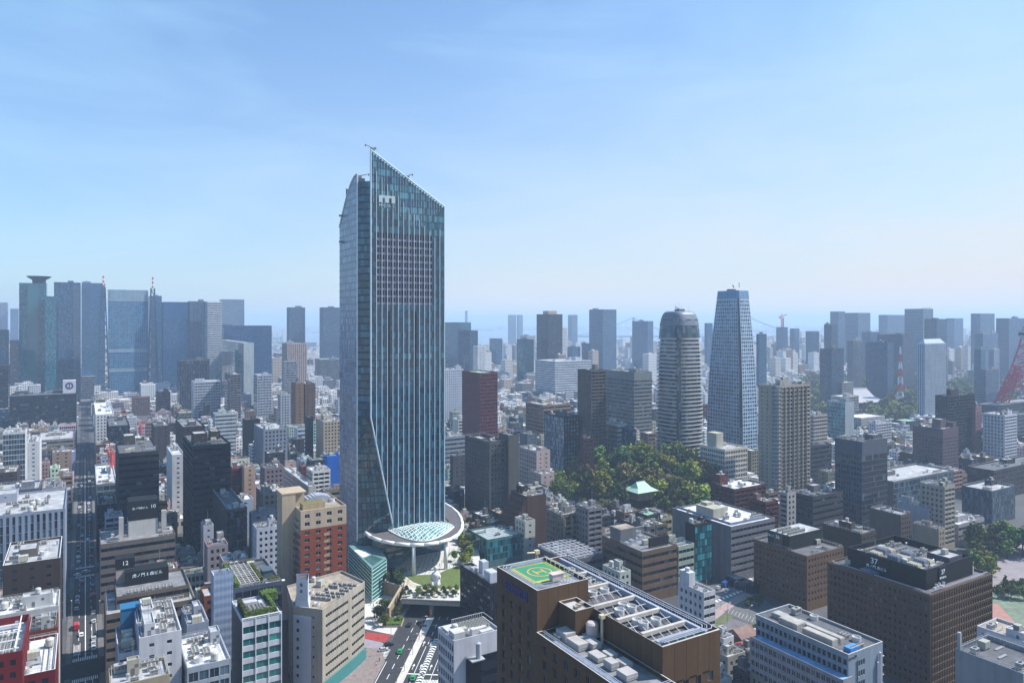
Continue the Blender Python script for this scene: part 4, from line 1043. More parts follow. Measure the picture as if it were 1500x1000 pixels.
ten = B("office_building", "office building", "banded grey office with a black rooftop sign reading 10 above a white penthouse", 145, 147, 257, 797, 362, 'SS', (.3, .27, .25), 'n', 'g', b=30, ac=6, pent=0, extra=5)
h_ = ten["_h"]
m = MB(); m.box(13, 10, h_ - 1, 27, 22, h_ + 7.5); part(ten, "penthouse", m, [wallm((.62, .6, .58))])
m = MB(); m.box(12.9, 9.9, h_ + 7.5, 27.1, 22.1, h_ + 17.5); part(ten, "roof_screen", m, [wallm(CHAR)])
text(ten, "虎ノ門森ビル", 1.25, (18.4, 9.75, h_ + 13.6), FRONT, SIGNM); text(ten, "10", 2.6, (24.6, 9.75, h_ + 13.9), FRONT, SIGNM)
for x, y, a, b, c in ((8.5, 9, 2.2, 2.2, 11), (28.6, 9, 2.4, 2.4, 12), (29, 6, 4.5, 1.3, 1.8), (29, 13, 5, 1.3, 1.8), (32.6, 7.4, 1.3, 5.5, 1.6), (5, 8, 1.4, 6, 3)):
    m = MB(); m.box(x, y, h_ - 1, x + a, y + b, h_ - 1 + c); part(ten, "duct", m, [wallm((.58, .56, .54), .5)])
B("small_office", "office building", "dark blue low block with a chequered facade beside the street", 141, 142, 172, 740, 440, 'QQ', (.03, .045, .09), 'n', 'd', ac=3)
B("small_office", "office building", "grey-green low office with a white sunlit top before the chequered block", 139, 141, 171, 709, 485, 'HH', (.34, .38, .4), 'b', 'w', ac=2, cap=WHITE)
B("office_tower", "office tower", "dark grey banded tower with a recessed crown, left of its taller twin", 169, 174, 233, 664, 430, 'SS', (.13, .128, .135), 'n', 'd', ac=8, pent=1, pc=(.2, .19, .18), extra=3, ph=6)
B("office_tower", "office tower", "dark grey banded tower with a brown rooftop block, the taller of twin dark towers", 268, 283, 338, 653, 440, 'SS', (.125, .122, .132), 'n', 'd', ac=10, pent=2, pc=(.16, .14, .13), extra=3, ph=5)
B("apartment_tower", "apartment block", "slim white tower with small dotted windows between the two dark grey banded towers", 244, 252, 270, 666, 520, 'oo', (.66, .66, .68), 'n', 'w', ac=2)
B("office_building", "office building", "dark brown block with sparse windows behind the taller dark grey banded tower", 257, 268, 300, 625, 620, 'oo', (.1, .065, .06), 'n', 'g', ac=5)
B("apartment_block", "apartment block", "white block with a grid of square dark windows beside the far street", 138, 140, 167, 607, 760, 'PP', WHITE, 'n', 'w', ac=2, lod=0)
B("office_building", "office building", "black glass office with a black roof box behind the white square-windowed block", 156, 159, 190, 624, 690, 'GG', (.03, .035, .05), 'n', 'd', ac=2)
B("office_building", "office building", "grey-brown square office with plain walls beside the black glass office", 222, 226, 249, 624, 700, 'oP', (.17, .15, .15), 'n', 'g', ac=3)
# --- far left: the high-rise cluster
s1 = B("skyscraper", "skyscraper", "teal glass skyscraper capped by a dark disc, tallest of the hazy cluster", 28, 68, 69, 415, 1250, 'GG', (.03, .25, .3), 't', 'd', ac=0, pent=0, extra=0, b=40)
m = MB(); m.lathe([(10, s1["_h"]), (10, s1["_h"] + 6), (17, s1["_h"] + 10.5), (19, s1["_h"] + 12.5), (2, s1["_h"] + 13)], 8, 28, 14); part(s1, "roof_disc", m, [wallm((.06, .09, .12))])
m = MB(); m.box(12, -4, 0, 28, -.05, s1["_h"] - 3); part(s1, "bay", m, [GL['t']])
B("skyscraper", "skyscraper", "lower teal glass shaft standing against the disc-capped skyscraper's side", 66, 82, 83, 434, 1235, 'GG', (.03, .24, .3), 't', 'd', ac=0, pent=0, extra=0, b=30)
s3 = B("skyscraper", "skyscraper", "broad dark blue skyscraper with a concave centre and pale striped sides", 79, 118, 119, 414, 1310, 'GS', (.06, .14, .26), 'b', 'd', ac=0, pent=1, extra=1, b=50)
m = MB()
for z in range(6, int(s3["_h"]) - 4, 4): m.box(30, -.6, z, 42.3, -.02, z + 1.6)
part(s3, "pale_bands", m, [wallm((.3, .36, .42))])
B("skyscraper", "skyscraper", "striped grey-blue slab joined to the concave dark blue skyscraper", 119, 119.5, 154, 414, 1330, 'SS', (.2, .33, .45), 'b', 'd', ac=0, pent=1, extra=1, b=40, left=False)
ntv = B("skyscraper", "skyscraper", "pale blue glass skyscraper flanked by lattice frames carrying red and white masts", 157, 158.5, 217, 424, 1270, 'HH', (.3, .48, .6), 'b', 'l', ac=0, pent=0, extra=0, b=36)
for x in (-7.5, ntv["_a"] + 7.5):
    m = MB(); hh = ntv["_h"]
    for s in (-4.5, 4.5):
        w0 = 2.2 if s > 0 else 2.2
        m.tube((x + s * 2.1, -3, 0), (x + s * .6, -3, hh + 4), 1.7, 1.3, 4); m.tube((x + s * 2.1, 8, 0), (x + s * .6, 8, hh + 4), 1.5, 1.1, 4)
    for k in range(17):
        z0, z1 = k * hh / 17, (k + 1) * hh / 17; r0, r1 = 9.5 - 6.8 * k / 17, 9.5 - 6.8 * (k + 1) / 17; s = 1 if k % 2 else -1
        m.tube((x - s * r0, -3, z0), (x + s * r1, -3, z1), 1.0, n=4); m.tube((x - r1, -3, z1), (x + r1, -3, z1), 1.0, n=4)
    part(ntv, "lattice_frame", m, [plainm((.03, .05, .08), .5)])
    for k in range(5):
        m = MB(); m.tube((x, 0, hh + 4 + k * 4), (x, 0, hh + 8 + k * 4), 1.0, 1.0, 6)
        if k % 2 == 0: m.box(x - 1.9, -1.9, hh + 5.5 + k * 4, x + 1.9, 1.9, hh + 6.6 + k * 4)
        part(ntv, "mast_section", m, [plainm((.62, .02, .03) if k % 2 == 0 else (.7, .7, .7))])
for z0_, z1_ in ((.28, .31), (.45, .48)):
    m = MB(); m.box(-.3, -.3, ntv["_h"] * z0_, ntv["_a"] + .3, -.05, ntv["_h"] * z1_); part(ntv, "pale_band", m, [wallm((.4, .48, .54))])
m = MB(); m.box(0, -.4, ntv["_h"] - 21, ntv["_a"], -.05, ntv["_h"] - 1); part(ntv, "crown_band", m, [wallm((.4, .48, .54))])
B("skyscraper", "skyscraper", "grey slab with stepped top just behind the mast-bearing skyscraper", 217, 221, 237, 433, 1370, 'SS', (.2, .32, .44), 'b', 'd', ac=0, pent=1, extra=0)
B("skyscraper", "skyscraper", "dark blue glass block with a pale grid below its blank crown, in the hazy cluster", 238, 239, 276, 442, 1300, 'QQ', (.12, .25, .4), 'b', 'd', ac=0, pent=0, extra=1, b=30, top=30)
B("skyscraper", "skyscraper", "grey tower with a dark vertical seam beside the white-banded tower of the cluster", 276, 278, 303, 441, 1262, 'VV', (.26, .3, .36), 'b', 'd', ac=0, pent=1, extra=0, b=34)
B("skyscraper", "skyscraper", "white tower with long dark window bands, at the right end of the hazy cluster", 302, 304, 325, 442, 1240, 'SS', (.62, .64, .66), 'n', 'l', ac=0, pent=0, extra=1, b=30)
B("skyscraper", "skyscraper", "pale flared twin-topped tower far behind the white-banded tower", 322, 325, 358, 438, 1950, 'VV', (.42, .46, .52), 'b', 'l', ac=0, pent=0, extra=0, b=40)
B("office_tower", "office tower", "wide navy glass office block right of the hazy high-rise cluster", 326, 328, 398, 477, 1370, 'SS', (.05, .14, .28), 'b', 'd', ac=0, pent=1, extra=0, b=40)
B("office_tower", "office tower", "teal glass office with a blank white end wall, before the wide navy block", 323, 357, 372, 502, 1150, 'NG', (.55, .58, .58), 't', 'l', ac=0, pent=0, extra=1)
B("office_tower", "office tower", "grey finely striped slab in front of the hazy cluster", 261, 263, 307, 528, 1050, 'VV', (.17, .17, .2), 'n', 'd', ac=0, pent=1, extra=0, b=30)
B("hotel", "hotel", "white slab with a square window grid below the hazy high-rise cluster", 281, 284, 323, 559, 950, 'QP', (.6, .62, .66), 'd', 'l', ac=2, pent=1, extra=0, b=26)
B("apartment_tower", "apartment block", "thin grey tower with a pale edge, right of the white grid-windowed slab", 329, 337, 353, 548, 930, 'BS', (.33, .31, .32), 'n', 'l', ac=1, pent=1, extra=0)
lg = B("office_building", "office building", "long black glass low building with a white logo box standing on its roof", 14, 112, 115, 576, 900, 'SS', (.02, .025, .04), 'n', 'd', ac=0, pent=2, extra=2, b=40)
m = MB(); m.box(54, 22, lg["_h"] - 1, 68, 34, lg["_h"] + 15); part(lg, "sign_box", m, [wallm((.66, .66, .68))])
m = MB(); n = 20
for i in range(n):
    a, b = 2 * math.pi * i / n, 2 * math.pi * (i + 1) / n
    m.quad((61 + 2.6 * math.cos(a), 21.9, lg["_h"] + 8 + 2.6 * math.sin(a)), (61 + 4.6 * math.cos(a), 21.9, lg["_h"] + 8 + 4.6 * math.sin(a)), (61 + 4.6 * math.cos(b), 21.9, lg["_h"] + 8 + 4.6 * math.sin(b)), (61 + 2.6 * math.cos(b), 21.9, lg["_h"] + 8 + 2.6 * math.sin(b)))
m.box(60.4, 21.8, lg["_h"] + 5, 61.6, 21.95, lg["_h"] + 11); part(lg, "round_logo", m, [plainm((.03, .03, .1))])
B("office_building", "office building", "dark glass block in a white frame beside the long black low building", 112, 114.5, 139, 551, 1320, 'GG', (.6, .6, .62), 'n', 'w', ac=0, pent=0, extra=1, b=26, lod=0, left=False)
B("office_tower", "office tower", "dark slate tower cut by the frame's edge, beside the disc-capped skyscraper", -30, 11, 14, 483, 1100, 'QQ', (.09, .1, .14), 'b', 'd', ac=0, pent=0, extra=0, b=26)
B("office_tower", "office tower", "dark purple-grey slab below the slate tower at the frame's edge", -30, 12, 15, 535, 960, 'SS', (.06, .06, .09), 'n', 'g', ac=0, pent=1, extra=0, b=26)
B("office_tower", "office tower", "brown-grey banded block seen between the slate tower and the disc-capped skyscraper", 14, 29, 31, 498, 1400, 'SS', (.2, .16, .17), 'n', 'g', ac=0, pent=0, extra=0, b=26)
for l, xl, xr, y, Z, c in (("pale pinkish tower far off at the frame's edge, left of the disc-capped skyscraper", -8, 12, 443, 2500, (.45, .4, .42)), ("pale bluish tower far behind the disc-capped skyscraper, next to the pinkish one", 15, 28, 452, 2500, (.3, .36, .44))):
    B("distant_tower", "high-rise", l, xl, xr - 1, xr, y, Z, 'VV', c, 'b', ac=0, pent=0, extra=0, b=30)
# --- left of the glass skyscraper
for l, xl, xc, xr in (("dark rounded residential tower with pale crown, left of a matching pair far behind", 420, 424, 447), ("dark rounded residential tower, right of a matching pair, close to the glass skyscraper", 468, 473, 498)):
    B("apartment_tower", "apartment block", l, xl, xc, xr, 450, 1700, 'BB', (.16, .18, .22), 'b', 'l', ac=0, pent=1, extra=0, lod=1)
B("apartment_block", "apartment block", "pink-beige stepped block with small dark windows below the left residential tower", 413, 421, 450, 503, 1100, 'PP', (.55, .47, .44), 'n', 'l', ac=2, lod=1)
B("apartment_block", "apartment block", "pale grey lower block standing before the pink-beige stepped block", 413, 416, 436, 529, 1060, 'QP', (.45, .46, .48), 'd', 'l', ac=1, lod=1)
B("office_tower", "office building", "light brown slab with narrow windows, left half of a joined brown pair", 431, 433, 445, 561, 800, 'oo', (.36, .25, .17), 'n', 'b', ac=1, b=20)
B("office_tower", "office building", "darker brown slab with narrow windows, right half of a joined brown pair", 444, 447, 462, 562, 806, 'oo', (.26, .18, .13), 'n', 'b', ac=1, b=20)
B("hall", "hall", "grey classical building with a copper-green roof close to the glass skyscraper's left side", 466, 469, 503, 526, 1420, 'VV', (.34, .36, .38), 'n', 'e', ac=0, pent=1, extra=0, b=40, pc=(.35, .4, .4))
B("apartment_block", "apartment block", "white-grey block with rows of small windows left of the brown pair", 407, 411, 425, 578, 900, 'PP', (.5, .51, .54), 'n', 'l', ac=1, lod=1)
B("apartment_block", "apartment block", "wide white block with window grid below the wide navy glass office", 374, 377, 398, 549, 1000, 'QQ', (.58, .6, .64), 'd', 'l', ac=1, lod=1, b=26)
B("apartment_block", "apartment block", "cream slab right of the brown pair with a tall blank end wall", 463, 474, 504, 617, 690, 'PN', (.55, .49, .4), 'n', 'l', ac=4)
B("small_office", "office building", "dark navy narrow block between the brown pair and the cream slab", 447, 449, 459, 611, 710, 'SS', NAVY, 'n', 'g', ac=1)
B("apartment_block", "apartment block", "grey-blue wide block with a white cubic roof box in the low-rise field", 372, 386, 421, 629, 640, 'PN', (.38, .4, .45), 'n', 'l', ac=3, pc=WHITE)
B("small_office", "office building", "black box-like building behind the grey-blue wide block", 355, 357, 381, 615, 700, 'NN', (.025, .028, .035), 'n', 'd', ac=2)
B("office_building", "office building", "white banded office with a greenish roof screen left of the black box-like building", 312, 315, 346, 606, 720, 'SS', (.6, .62, .64), 'b', 'e', ac=2)
tp = B("wrapped_building", "building", "building wrapped in bright blue sheeting beside the glass skyscraper", 475, 479, 498, 668, 560, 'NN', (.02, .25, .6), 'n', 'u', ac=0, pent=0, extra=0)
m = MB()
for i in range(6): m.box(-.12, -.12, 2 + i * 4, tp["_a"] + .12, -.02, 2.25 + i * 4)
part(tp, "scaffold_rail", m, [plainm((.02, .18, .45))])
B("apartment_block", "apartment block", "white terrace-stepped block below the blue wrapped building", 449, 458, 484, 690, 520, 'BB', WHITE, 'n', 'w', ac=3)
B("small_office", "office building", "pinkish grey block with a roof railing in the low-rise field", 381, 388, 416, 686, 515, 'PP', (.38, .33, .35), 'n', 'd', ac=4)
B("apartment_block", "apartment block", "cream walled block with a pink stair head next to a dark red one", 353, 358, 374, 684, 530, 'oN', (.62, .5, .42), 'n', 'l', ac=1)
B("apartment_block", "apartment block", "dark red block with pale balcony lines beside the taller dark grey banded tower", 337, 340, 355, 686, 535, 'BB', (.3, .04, .05), 'n', 'r', ac=1)
B("small_office", "office building", "beige low block with four arched rooftop boxes behind the rooftop-garden apartment tower", 375, 385, 420, 722, 450, 'PP', (.5, .45, .4), 'n', 'l', ac=6)
B("warehouse", "building", "long white flat roof slanting through the low-rise field behind the garden-roofed apartment tower", 414, 452, 463, 712, 500, 'NP', (.62, .6, .58), 'n', 'w', ac=3, pent=0)
B("office_building", "office building", "beige-grey office with dark window bands right of the rooftop-garden apartment tower's top", 470, 474, 505, 718, 475, 'SS', (.42, .38, .34), 'n', 'l', ac=6)
g6 = B("office_building", "office building", "taupe block with a dark glazed front and a roof of pale skylights", 310, 332, 362, 746, 400, 'GN', (.2, .175, .16), 'n', 'd', ac=0, pent=0, extra=1)
for i in range(6):
    m = MB(); m.box(0, 0, 0, 1.6, 2.6, .5); part(g6, "skylight", m, [wallm((.42, .5, .62), .3)], loc=(2 + (i % 2) * 2.6, 2.5 + (i // 2) * 4, g6["_h"] - .95))
B("apartment_block", "apartment block", "blue-white block with paired small windows before the rooftop-garden apartment tower", 370, 376, 411, 774, 390, 'PP', (.6, .62, .68), 'n', 'l', ac=4)
B("apartment_block", "apartment block", "pale blue-grey flat block behind the paired-window white block", 365, 368, 404, 752, 428, 'oP', (.46, .48, .54), 'n', 'l', ac=5)
B("small_office", "office building", "white narrow house-like block left of the taupe skylit block", 294, 298, 313, 770, 392, 'oo', (.55, .55, .58), 'n', 'l', ac=2)
B("small_office", "office building", "maroon roofed low block between the street blocks and the taupe skylit block", 299, 304, 334, 800, 362, 'PP', (.45, .42, .44), 'n', 'r', ac=2)
# rooftop-garden apartment tower
ga = B("apartment_tower", "apartment block", "brick-red and cream apartment tower with a planted roof beside the glass skyscraper", 413, 440, 507, 748, 345, 'NN', (.6, .52, .42), 'n', 'b', ac=0, pent=0, extra=0, b=30)
A_, H_ = ga["_a"], ga["_h"]
BR = (.4, .16, .08)
W, G = MB(), MB(); wins_ = []
facade(W, G, (-.02, -.52), (A_ + .02, -.52), 0, H_ - 9.2, (3.45, A_ / 4, .44, .5, .35, .5), 0, wins_, 1.5, .3)
part(ga, "brick_front", W, [wallm(BR, .8, .15)])
for q in wins_: ob("window", window_mesh(q[3], q[4], GL['n'], plainm((.5, .48, .44))), ga, q[0], q[2])
wins_ = []; W = MB(); W.quad((0, -.5, H_), (A_, -.5, H_), (A_, .02, H_ - .01), (0, .02, H_ - .01)); facade(W, G, (0, -.5), (A_, -.5), H_ - 9.2, H_, (3.6, A_ / 4, .44, .5, .3, .5), 0, wins_, .4, 1.2); part(ga, "cream_front", W, [wallm((.6, .52, .42))])
for q in wins_: ob("window", window_mesh(q[3], q[4], GL['n'], plainm((.5, .48, .44))), ga, q[0], q[2])
m = MB()
for z in [1.5 + k * 3.45 for k in range(int((H_ - 10) / 3.45))]: m.box(A_ * .5, -.62, z + .25, A_ * .62, -.53, z + 1.5)
part(ga, "cream_panel", m, [wallm((.56, .47, .34))])
for k in range(int((H_ - 3) / 3.45)):
    m = MB(); m.box(-1.5, .3, 2 + k * 3.45, -.02, 8, 2.2 + k * 3.45); m.box(-1.5, .3, 2.2 + k * 3.45, -1.38, 8, 3.2 + k * 3.45); m.box(-1.38, .3, 2.2 + k * 3.45, -.02, .42, 3.2 + k * 3.45)
    part(ga, "balcony", m, [wallm(BR if k < 13 else (.5, .45, .38))])
m = MB(); m.box(-6.5, 9, 0, -.03, 20, H_ + 6.5); m.box(-.03, 12, H_ - 1, 5, 22, H_ + 6.5); m.box(-6.7, 8.8, H_ + 6.5, 5.2, 22.2, H_ + 7.1); part(ga, "stair_tower", m, [wallm((.6, .52, .42))])
m = MB(); m.box(2, 3.5, H_ - 1, 13, 9, H_ + 2.2); m.box(2.4, 3.9, H_ + 2.2, 12.6, 8.6, H_ + 2.3, 1); part(ga, "roof_terrace", m, [wallm((.56, .47, .34)), groundm("terrace_green", (.12, .12, .03), .8, .7, 1.3)])
m = MB(); m.prism([(7 + 0, 14), (19, 14), (19, 21), (7, 21)], H_ - 1, H_ + 1.5); 
for i in range(8): m.box(7 + i * 1.5, 14, H_ + 1.5, 8.5 + i * 1.5, 21, H_ + 1.5 + 1.6 * math.sin((i + .5) / 8 * math.pi))
part(ga, "vaulted_roof", m, [wallm((.5, .52, .56), .45)])
# --- bottom, left of the avenue
g1b = B("office_building", "office building", "white office with green glass window bands and hedge-ringed air conditioners on its roof", 332, 355, 412, 909, 262, 'NN', (.64, .65, .68), 't', 'l', b=22, ac=0, pent=0, extra=0)
A_, H_ = g1b["_a"], g1b["_h"]
W, G = MB(), MB(); ww_ = []
facade(W, G, (0, -.32), (A_, -.32), 0, H_ - .2, (4.1, A_ / 3, .965, .56, .25, .1), 0, ww_, 1, 1.4); part(g1b, "front_bands", W, [wallm((.64, .65, .68), .5)])
for q in ww_: ob("window", window_mesh(q[3], q[4], glassm((.008, .1, .1), (.03, .24, .2), .45, .05, .7), plainm((.12, .3, .3))), g1b, q[0], q[2])
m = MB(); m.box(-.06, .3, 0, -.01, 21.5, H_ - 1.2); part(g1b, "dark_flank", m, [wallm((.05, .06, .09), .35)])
HEDGE = leafm((.06, .085, .012), "hedge")
def hedge(root, x0, y0, x1, y1, z0, z1, name="hedge", s=.42, dens=9):
    rg = random.Random(int(x0 * 10 + y0)); m = MB(); m.box(x0 + .15, y0 + .15, z0, x1 - .15, y1 - .15, z1 - .15)
    for fx in range(int(((x1 - x0) + (y1 - y0)) * 2 * (z1 - z0) * dens * .5 + (x1 - x0) * (y1 - y0) * dens)):
        f = rg.random(); a, b = rg.uniform(x0, x1), rg.uniform(y0, y1); c = rg.uniform(z0, z1)
        k = rg.randrange(5)
        p = [(x0, b, c), (x1, b, c), (a, y0, c), (a, y1, c), (a, b, z1)][k]
        d1 = Vector((rg.uniform(-1, 1), rg.uniform(-1, 1), rg.uniform(-1, 1))).normalized() * s * rg.uniform(.5, 1); d2 = d1.orthogonal().normalized() * s * rg.uniform(.4, .8); p = Vector(p)
        m.quad(tuple(p - d1), tuple(p + d2), tuple(p + d1), tuple(p - d2))
    return part(root, name, m, [HEDGE])
zt = H_ - 1.0
for r in ((1.2, 1.6, 12.5, 2.8), (1.2, 2.8, 2.4, 17), (11.4, 2.8, 12.5, 17)): hedge(g1b, *r, zt, zt + 3.4)
for i in range(5):
    for j in range(7): ob("ac_unit", AC, g1b, (3.6 + i * 1.55 + (.5 if i > 2 else 0), 4.2 + j * 1.15, zt), R(90), (.5, 1.3, 1.2))
m = MB(); m.box(3, 13.5, zt, 8, 16.5, zt + 2.2); m.box(8.6, 12, zt, 10.8, 16.4, zt + 1.5); part(g1b, "penthouse", m, [wallm((.6, .6, .62))])
m = MB(); m.box(0, 0, H_, .3, .3, H_ + .9); m.box(0, -.6, H_ + .7, A_, -.2, H_ + .95)
for i in range(4): m.box(i * A_ / 3 - .12, -.6, 1, i * A_ / 3 + .12, -.33, H_ + .6)
part(g1b, "white_frame", m, [plainm((.66, .67, .7))])
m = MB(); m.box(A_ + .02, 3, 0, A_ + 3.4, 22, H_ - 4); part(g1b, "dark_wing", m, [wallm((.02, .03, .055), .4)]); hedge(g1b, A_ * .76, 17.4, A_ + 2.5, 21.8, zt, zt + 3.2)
g3 = B("tile_tower", "stair tower", "tall white tower clad in rippled tiles beside the green-roofed building", 311, 313, 339, 843, 288, 'NN', (.56, .6, .68), 'n', 'l', b=7, ac=1, pent=0, extra=0)
m = MB(); rg = random.Random(3)
for i in range(10):
    for k in range(28): m.quad((.15 + i * .74, -.03, 1 + k * 1.65), (.8 + i * .74, -.03 - .12 * (i % 2), 1 + k * 1.65), (.8 + i * .74, -.03 - .12 * (k % 2), 2.5 + k * 1.65), (.15 + i * .74, -.03, 2.5 + k * 1.65))
part(g3, "tiles", m, [wallm((.52, .58, .68), .4, .1)])
g2b = B("garden_roof_building", "office building", "dark building with a hedge-lined trellised roof garden behind the green-glass banded office", 336, 343, 413, 862, 298, 'HN', (.2, .22, .27), 'n', 'd', b=34, ac=2, pent=0, extra=1)
A_, zt = g2b["_a"], g2b["_h"] - 1
hedge(g2b, .5, .6, 2.0, 30, zt, zt + 2.8); hedge(g2b, 11, 4, 12.4, 32, zt, zt + 2.4); hedge(g2b, 14.5, 2, A_ - .4, 5, zt, zt + 2.0)
m = MB()
for i in range(12): m.box(2.6, 1.2 + i * 2.4, zt + 1.8, 10.6, 1.42 + i * 2.4, zt + 2.0)
for i in range(5): m.box(2.8 + i * 1.9, 1.0, zt + 2.01, 3.0 + i * 1.9, 28.6, zt + 2.2)
for i in range(4):
    for j in (0, 1): m.box(2.8 + j * 7.6, 1.2 + i * 8, zt, 3 + j * 7.6, 1.4 + i * 8, zt + 1.8)
part(g2b, "trellis", m, [plainm((.5, .47, .4))])
m = MB(); m.box(13.5, 9, zt, 17.5, 15, zt + 3); m.box(13.2, 8.7, zt + 3, 17.8, 15.3, zt + 3.3); part(g2b, "penthouse", m, [wallm((.2, .25, .28))])
m = MB(); m.box(13, 1, zt + .2, 21, 2.4, zt + .5); part(g2b, "white_canopy", m, [plainm((.68, .68, .7))])
B("office_building", "office building", "glass-fronted office with blue bands and white roof, left of the rippled tower's foot", 267, 274, 338, 978, 226, 'HP', (.5, .53, .58), 'b', 'w', b=26, ac=14, extra=3, wins=1)
B("small_office", "office building", "grey-blue blank-fronted block with brown tanks above the glass-fronted bottom office", 270, 274, 306, 915, 258, 'NN', (.4, .43, .5), 'n', 'l', b=18, ac=4, extra=3)
B("small_office", "office building", "orange-brown narrow block half hidden behind the rippled white tower", 296, 299, 314, 873, 300, 'PP', (.36, .17, .06), 'n', 'l', b=12, ac=2)
# white and beige corner office, set askew
ANG = [(-87.5, 287), (-75, 283.6), (-68, 303), (-64.6, 314.5), (-78, 328), (-97, 309)]
ask = thing("office_building", "beige ribbon-windowed office with a chamfered white stair tower beside the avenue", "office building", (ANG[0][0], ANG[0][1], 0))
P_ = [(x - ANG[0][0], y - ANG[0][1]) for x, y in ANG]; pp = [pq(x, y) for x, y in ANG]; FOOT.append((min(a for a, b in pp), min(b for a, b in pp), max(a for a, b in pp), max(b for a, b in pp)))
rbn = (3.55, 1.5, .96, .36, .35, 2.2)
shell(ask, P_, 0, 34, [(3.55, 4.2, .18, .26, .25, 2.5), rbn, (3.55, 1.5, .97, .36, .35, .6), None, None, (3.55, 5, .18, .26, .25, 2)], (.5, .47, .42), 'n', 'b', 1.0, 0, True, cap=(.6, .56, .5), bot=4.6, top=2.0)
m = MB(); v0, v1, v2 = Vector((0, 0, 0)), Vector((7.5, -2.0, 0)), Vector((4.8, 9.5, 0)); v3 = Vector((-2.6, 8.2, 0))
def sec(s, z, dx=0): c = (v0 + v1 + v2 + v3) / 4; return [tuple((c + (p - c) * s + Vector((dx, 0, 0))).to_2d()) + (z,) for p in (v0, v1, v2, v3)]
for a, b in ((sec(1.04, 0), sec(1.04, 30)), (sec(1.04, 30), sec(.66, 36)), (sec(.66, 36), sec(.66, 44.5))):
    for i in range(4): m.quad(a[i], a[(i + 1) % 4], b[(i + 1) % 4], b[i])
m.poly([(x, y, 43.6) for x, y, z in sec(.6, 44.5)], 1); m.poly([(x, y, 36.0) for x, y, z in sec(.66, 36)])
part(ask, "stair_tower", m, [wallm((.64, .65, .69), .5, .12), RF['d']])
c_ = (v0 + v1 + v2 + v3) / 4
for z in (6, 9.6, 13.2, 16.8, 20.4, 24, 27.6, 39, 41.5):
    m = MB(); s = 1.04 if z < 30 else .66; a = c_ + (v0 - c_) * s; b = c_ + (v1 - c_) * s; d = (b - a).normalized(); q = a + d * 1.6; nn = Vector((d.y, -d.x, 0)) * .04
    m.quad(tuple(q + nn + Vector((0, 0, z))), tuple(q + d * 1.1 + nn + Vector((0, 0, z))), tuple(q + d * 1.1 + nn + Vector((0, 0, z + 1.3))), tuple(q + nn + Vector((0, 0, z + 1.3)))); part(ask, "stair_window", m, [GL['n']])
m = MB(); m.tube((9.3, -1.6, 0), (9.3, -1.6, 33), .16, n=5); m.tube((10.1, -1.6, 0), (10.1, -1.6, 33), .16, n=5)
for k in range(11): m.box(8.4, -2.6, 2 + k * 2.9, 10.6, -1.5, 2.2 + k * 2.9)
part(ask, "fire_stair", m, [plainm((.3, .3, .33), .5)])
m = MB(); a, b, c = Vector((12.55, -3.35, 0)), Vector((19.7, 15.9, 0)), Vector((23.2, 27.4, 0))
m.prism([(12.9, -3.2), (13.3, -3.3), (20.3, 15.9), (23.6, 27.3), (23.0, 27.4), (19.6, 16.1)], .05, 5.0); part(ask, "teal_shopfront", m, [glassm((.02, .13, .13), (.1, .32, .3), .4, .06, .7)])
rg = random.Random(5)
for i in range(30):
    u_, v_ = i % 5, i // 5; x, y = 5.5 + u_ * 2.3 + v_ * 1.0, 9.5 + v_ * 3.1 - u_ * .6
    if rg.random() < .85: ob("ac_unit", AC, ask, (x, y, 33), R(-15), rg.uniform(.8, 1.0))
for x, y in ((2.5, 16), (8.6, 3.2)): ob("cooling_fan", FAN, ask, (x, y, 33), 0, .8)
ob("panel_tank", BTANK, ask, (4.5, 24, 33), R(70)); ob("water_tank", TANK, ask, (0, 29, 33), 0, .8)
m = MB()
for off in (.8, 1.5): m.path([(12.3 - off, -1 + off, 33.6), (19.2 - off, 16 + off * .3, 33.6), (22.4 - off, 26.5 - off, 33.6)], .1, 4)
part(ask, "gondola_rail", m, [plainm((.5, .42, .32))])
# --- right of the avenue
wb_ = B("office_building", "office building", "white office with louvre rows and white roof boxes just right of the avenue", 648, 665, 733, 938, 266, 'NQ', (.64, .64, .67), 'n', 'l', b=14, ac=0, pent=0, extra=0, wins=0)
A_, H_ = wb_["_a"], wb_["_h"]
for i in range(4):
    for j in range(9): ob("ac_unit", AC, wb_, (6.8 + j * 1.45, 7.2 + i * 1.7, H_ - 1), R(90), (.6, 1.0, .9))
m = MB()
for i in range(16): m.box(5.8 + i * .88, 13.75, H_, 5.95 + i * .88, 13.85, H_ + 1.6)
m.box(5.7, 13.7, H_ + 1.6, A_ - .1, 13.9, H_ + 1.8); m.box(A_ - .2, 5.8, H_ + 1.6, A_ - .05, 13.7, H_ + 1.8); part(wb_, "roof_fence", m, [plainm((.4, .4, .41))])
for x, y, a, b, c in ((.6, 1, 4.6, 4.6, 3.0), (7, 3.6, 9, 1.8, 1.6), (8, .7, 2, 2.2, 3), (.7, 6.8, 4, 5.5, 1.8), (12, .8, 5, 2, 1.3)):
    m = MB(); m.box(x, y, H_ - 1, x + a, y + b, H_ - 1 + c); part(wb_, "air_handler", m, [wallm((.66, .65, .65), .5)])
m = MB(); m.box(5, -.6, 0, A_ + .2, -.05, H_ - 8); part(wb_, "dark_front", m, [wallm((.03, .035, .05), .4)])
m = MB(); m.box(11, -.75, H_ - 14, A_ + .1, -.61, H_ - 10.5); m.box(11, -.75, H_ - 19, A_ + .1, -.61, H_ - 16); part(wb_, "front_window", m, [GL['n']])
m = MB(); m.box(5.5, -4, H_ - 8, 11, -.1, H_ - 7.6); m.lathe([(1.0, H_ - 7.6), (1.0, H_ - 2), (.2, H_ - 1.6)], 12, 9, -2.4); part(wb_, "plant_balcony", m, [wallm((.55, .55, .57))])
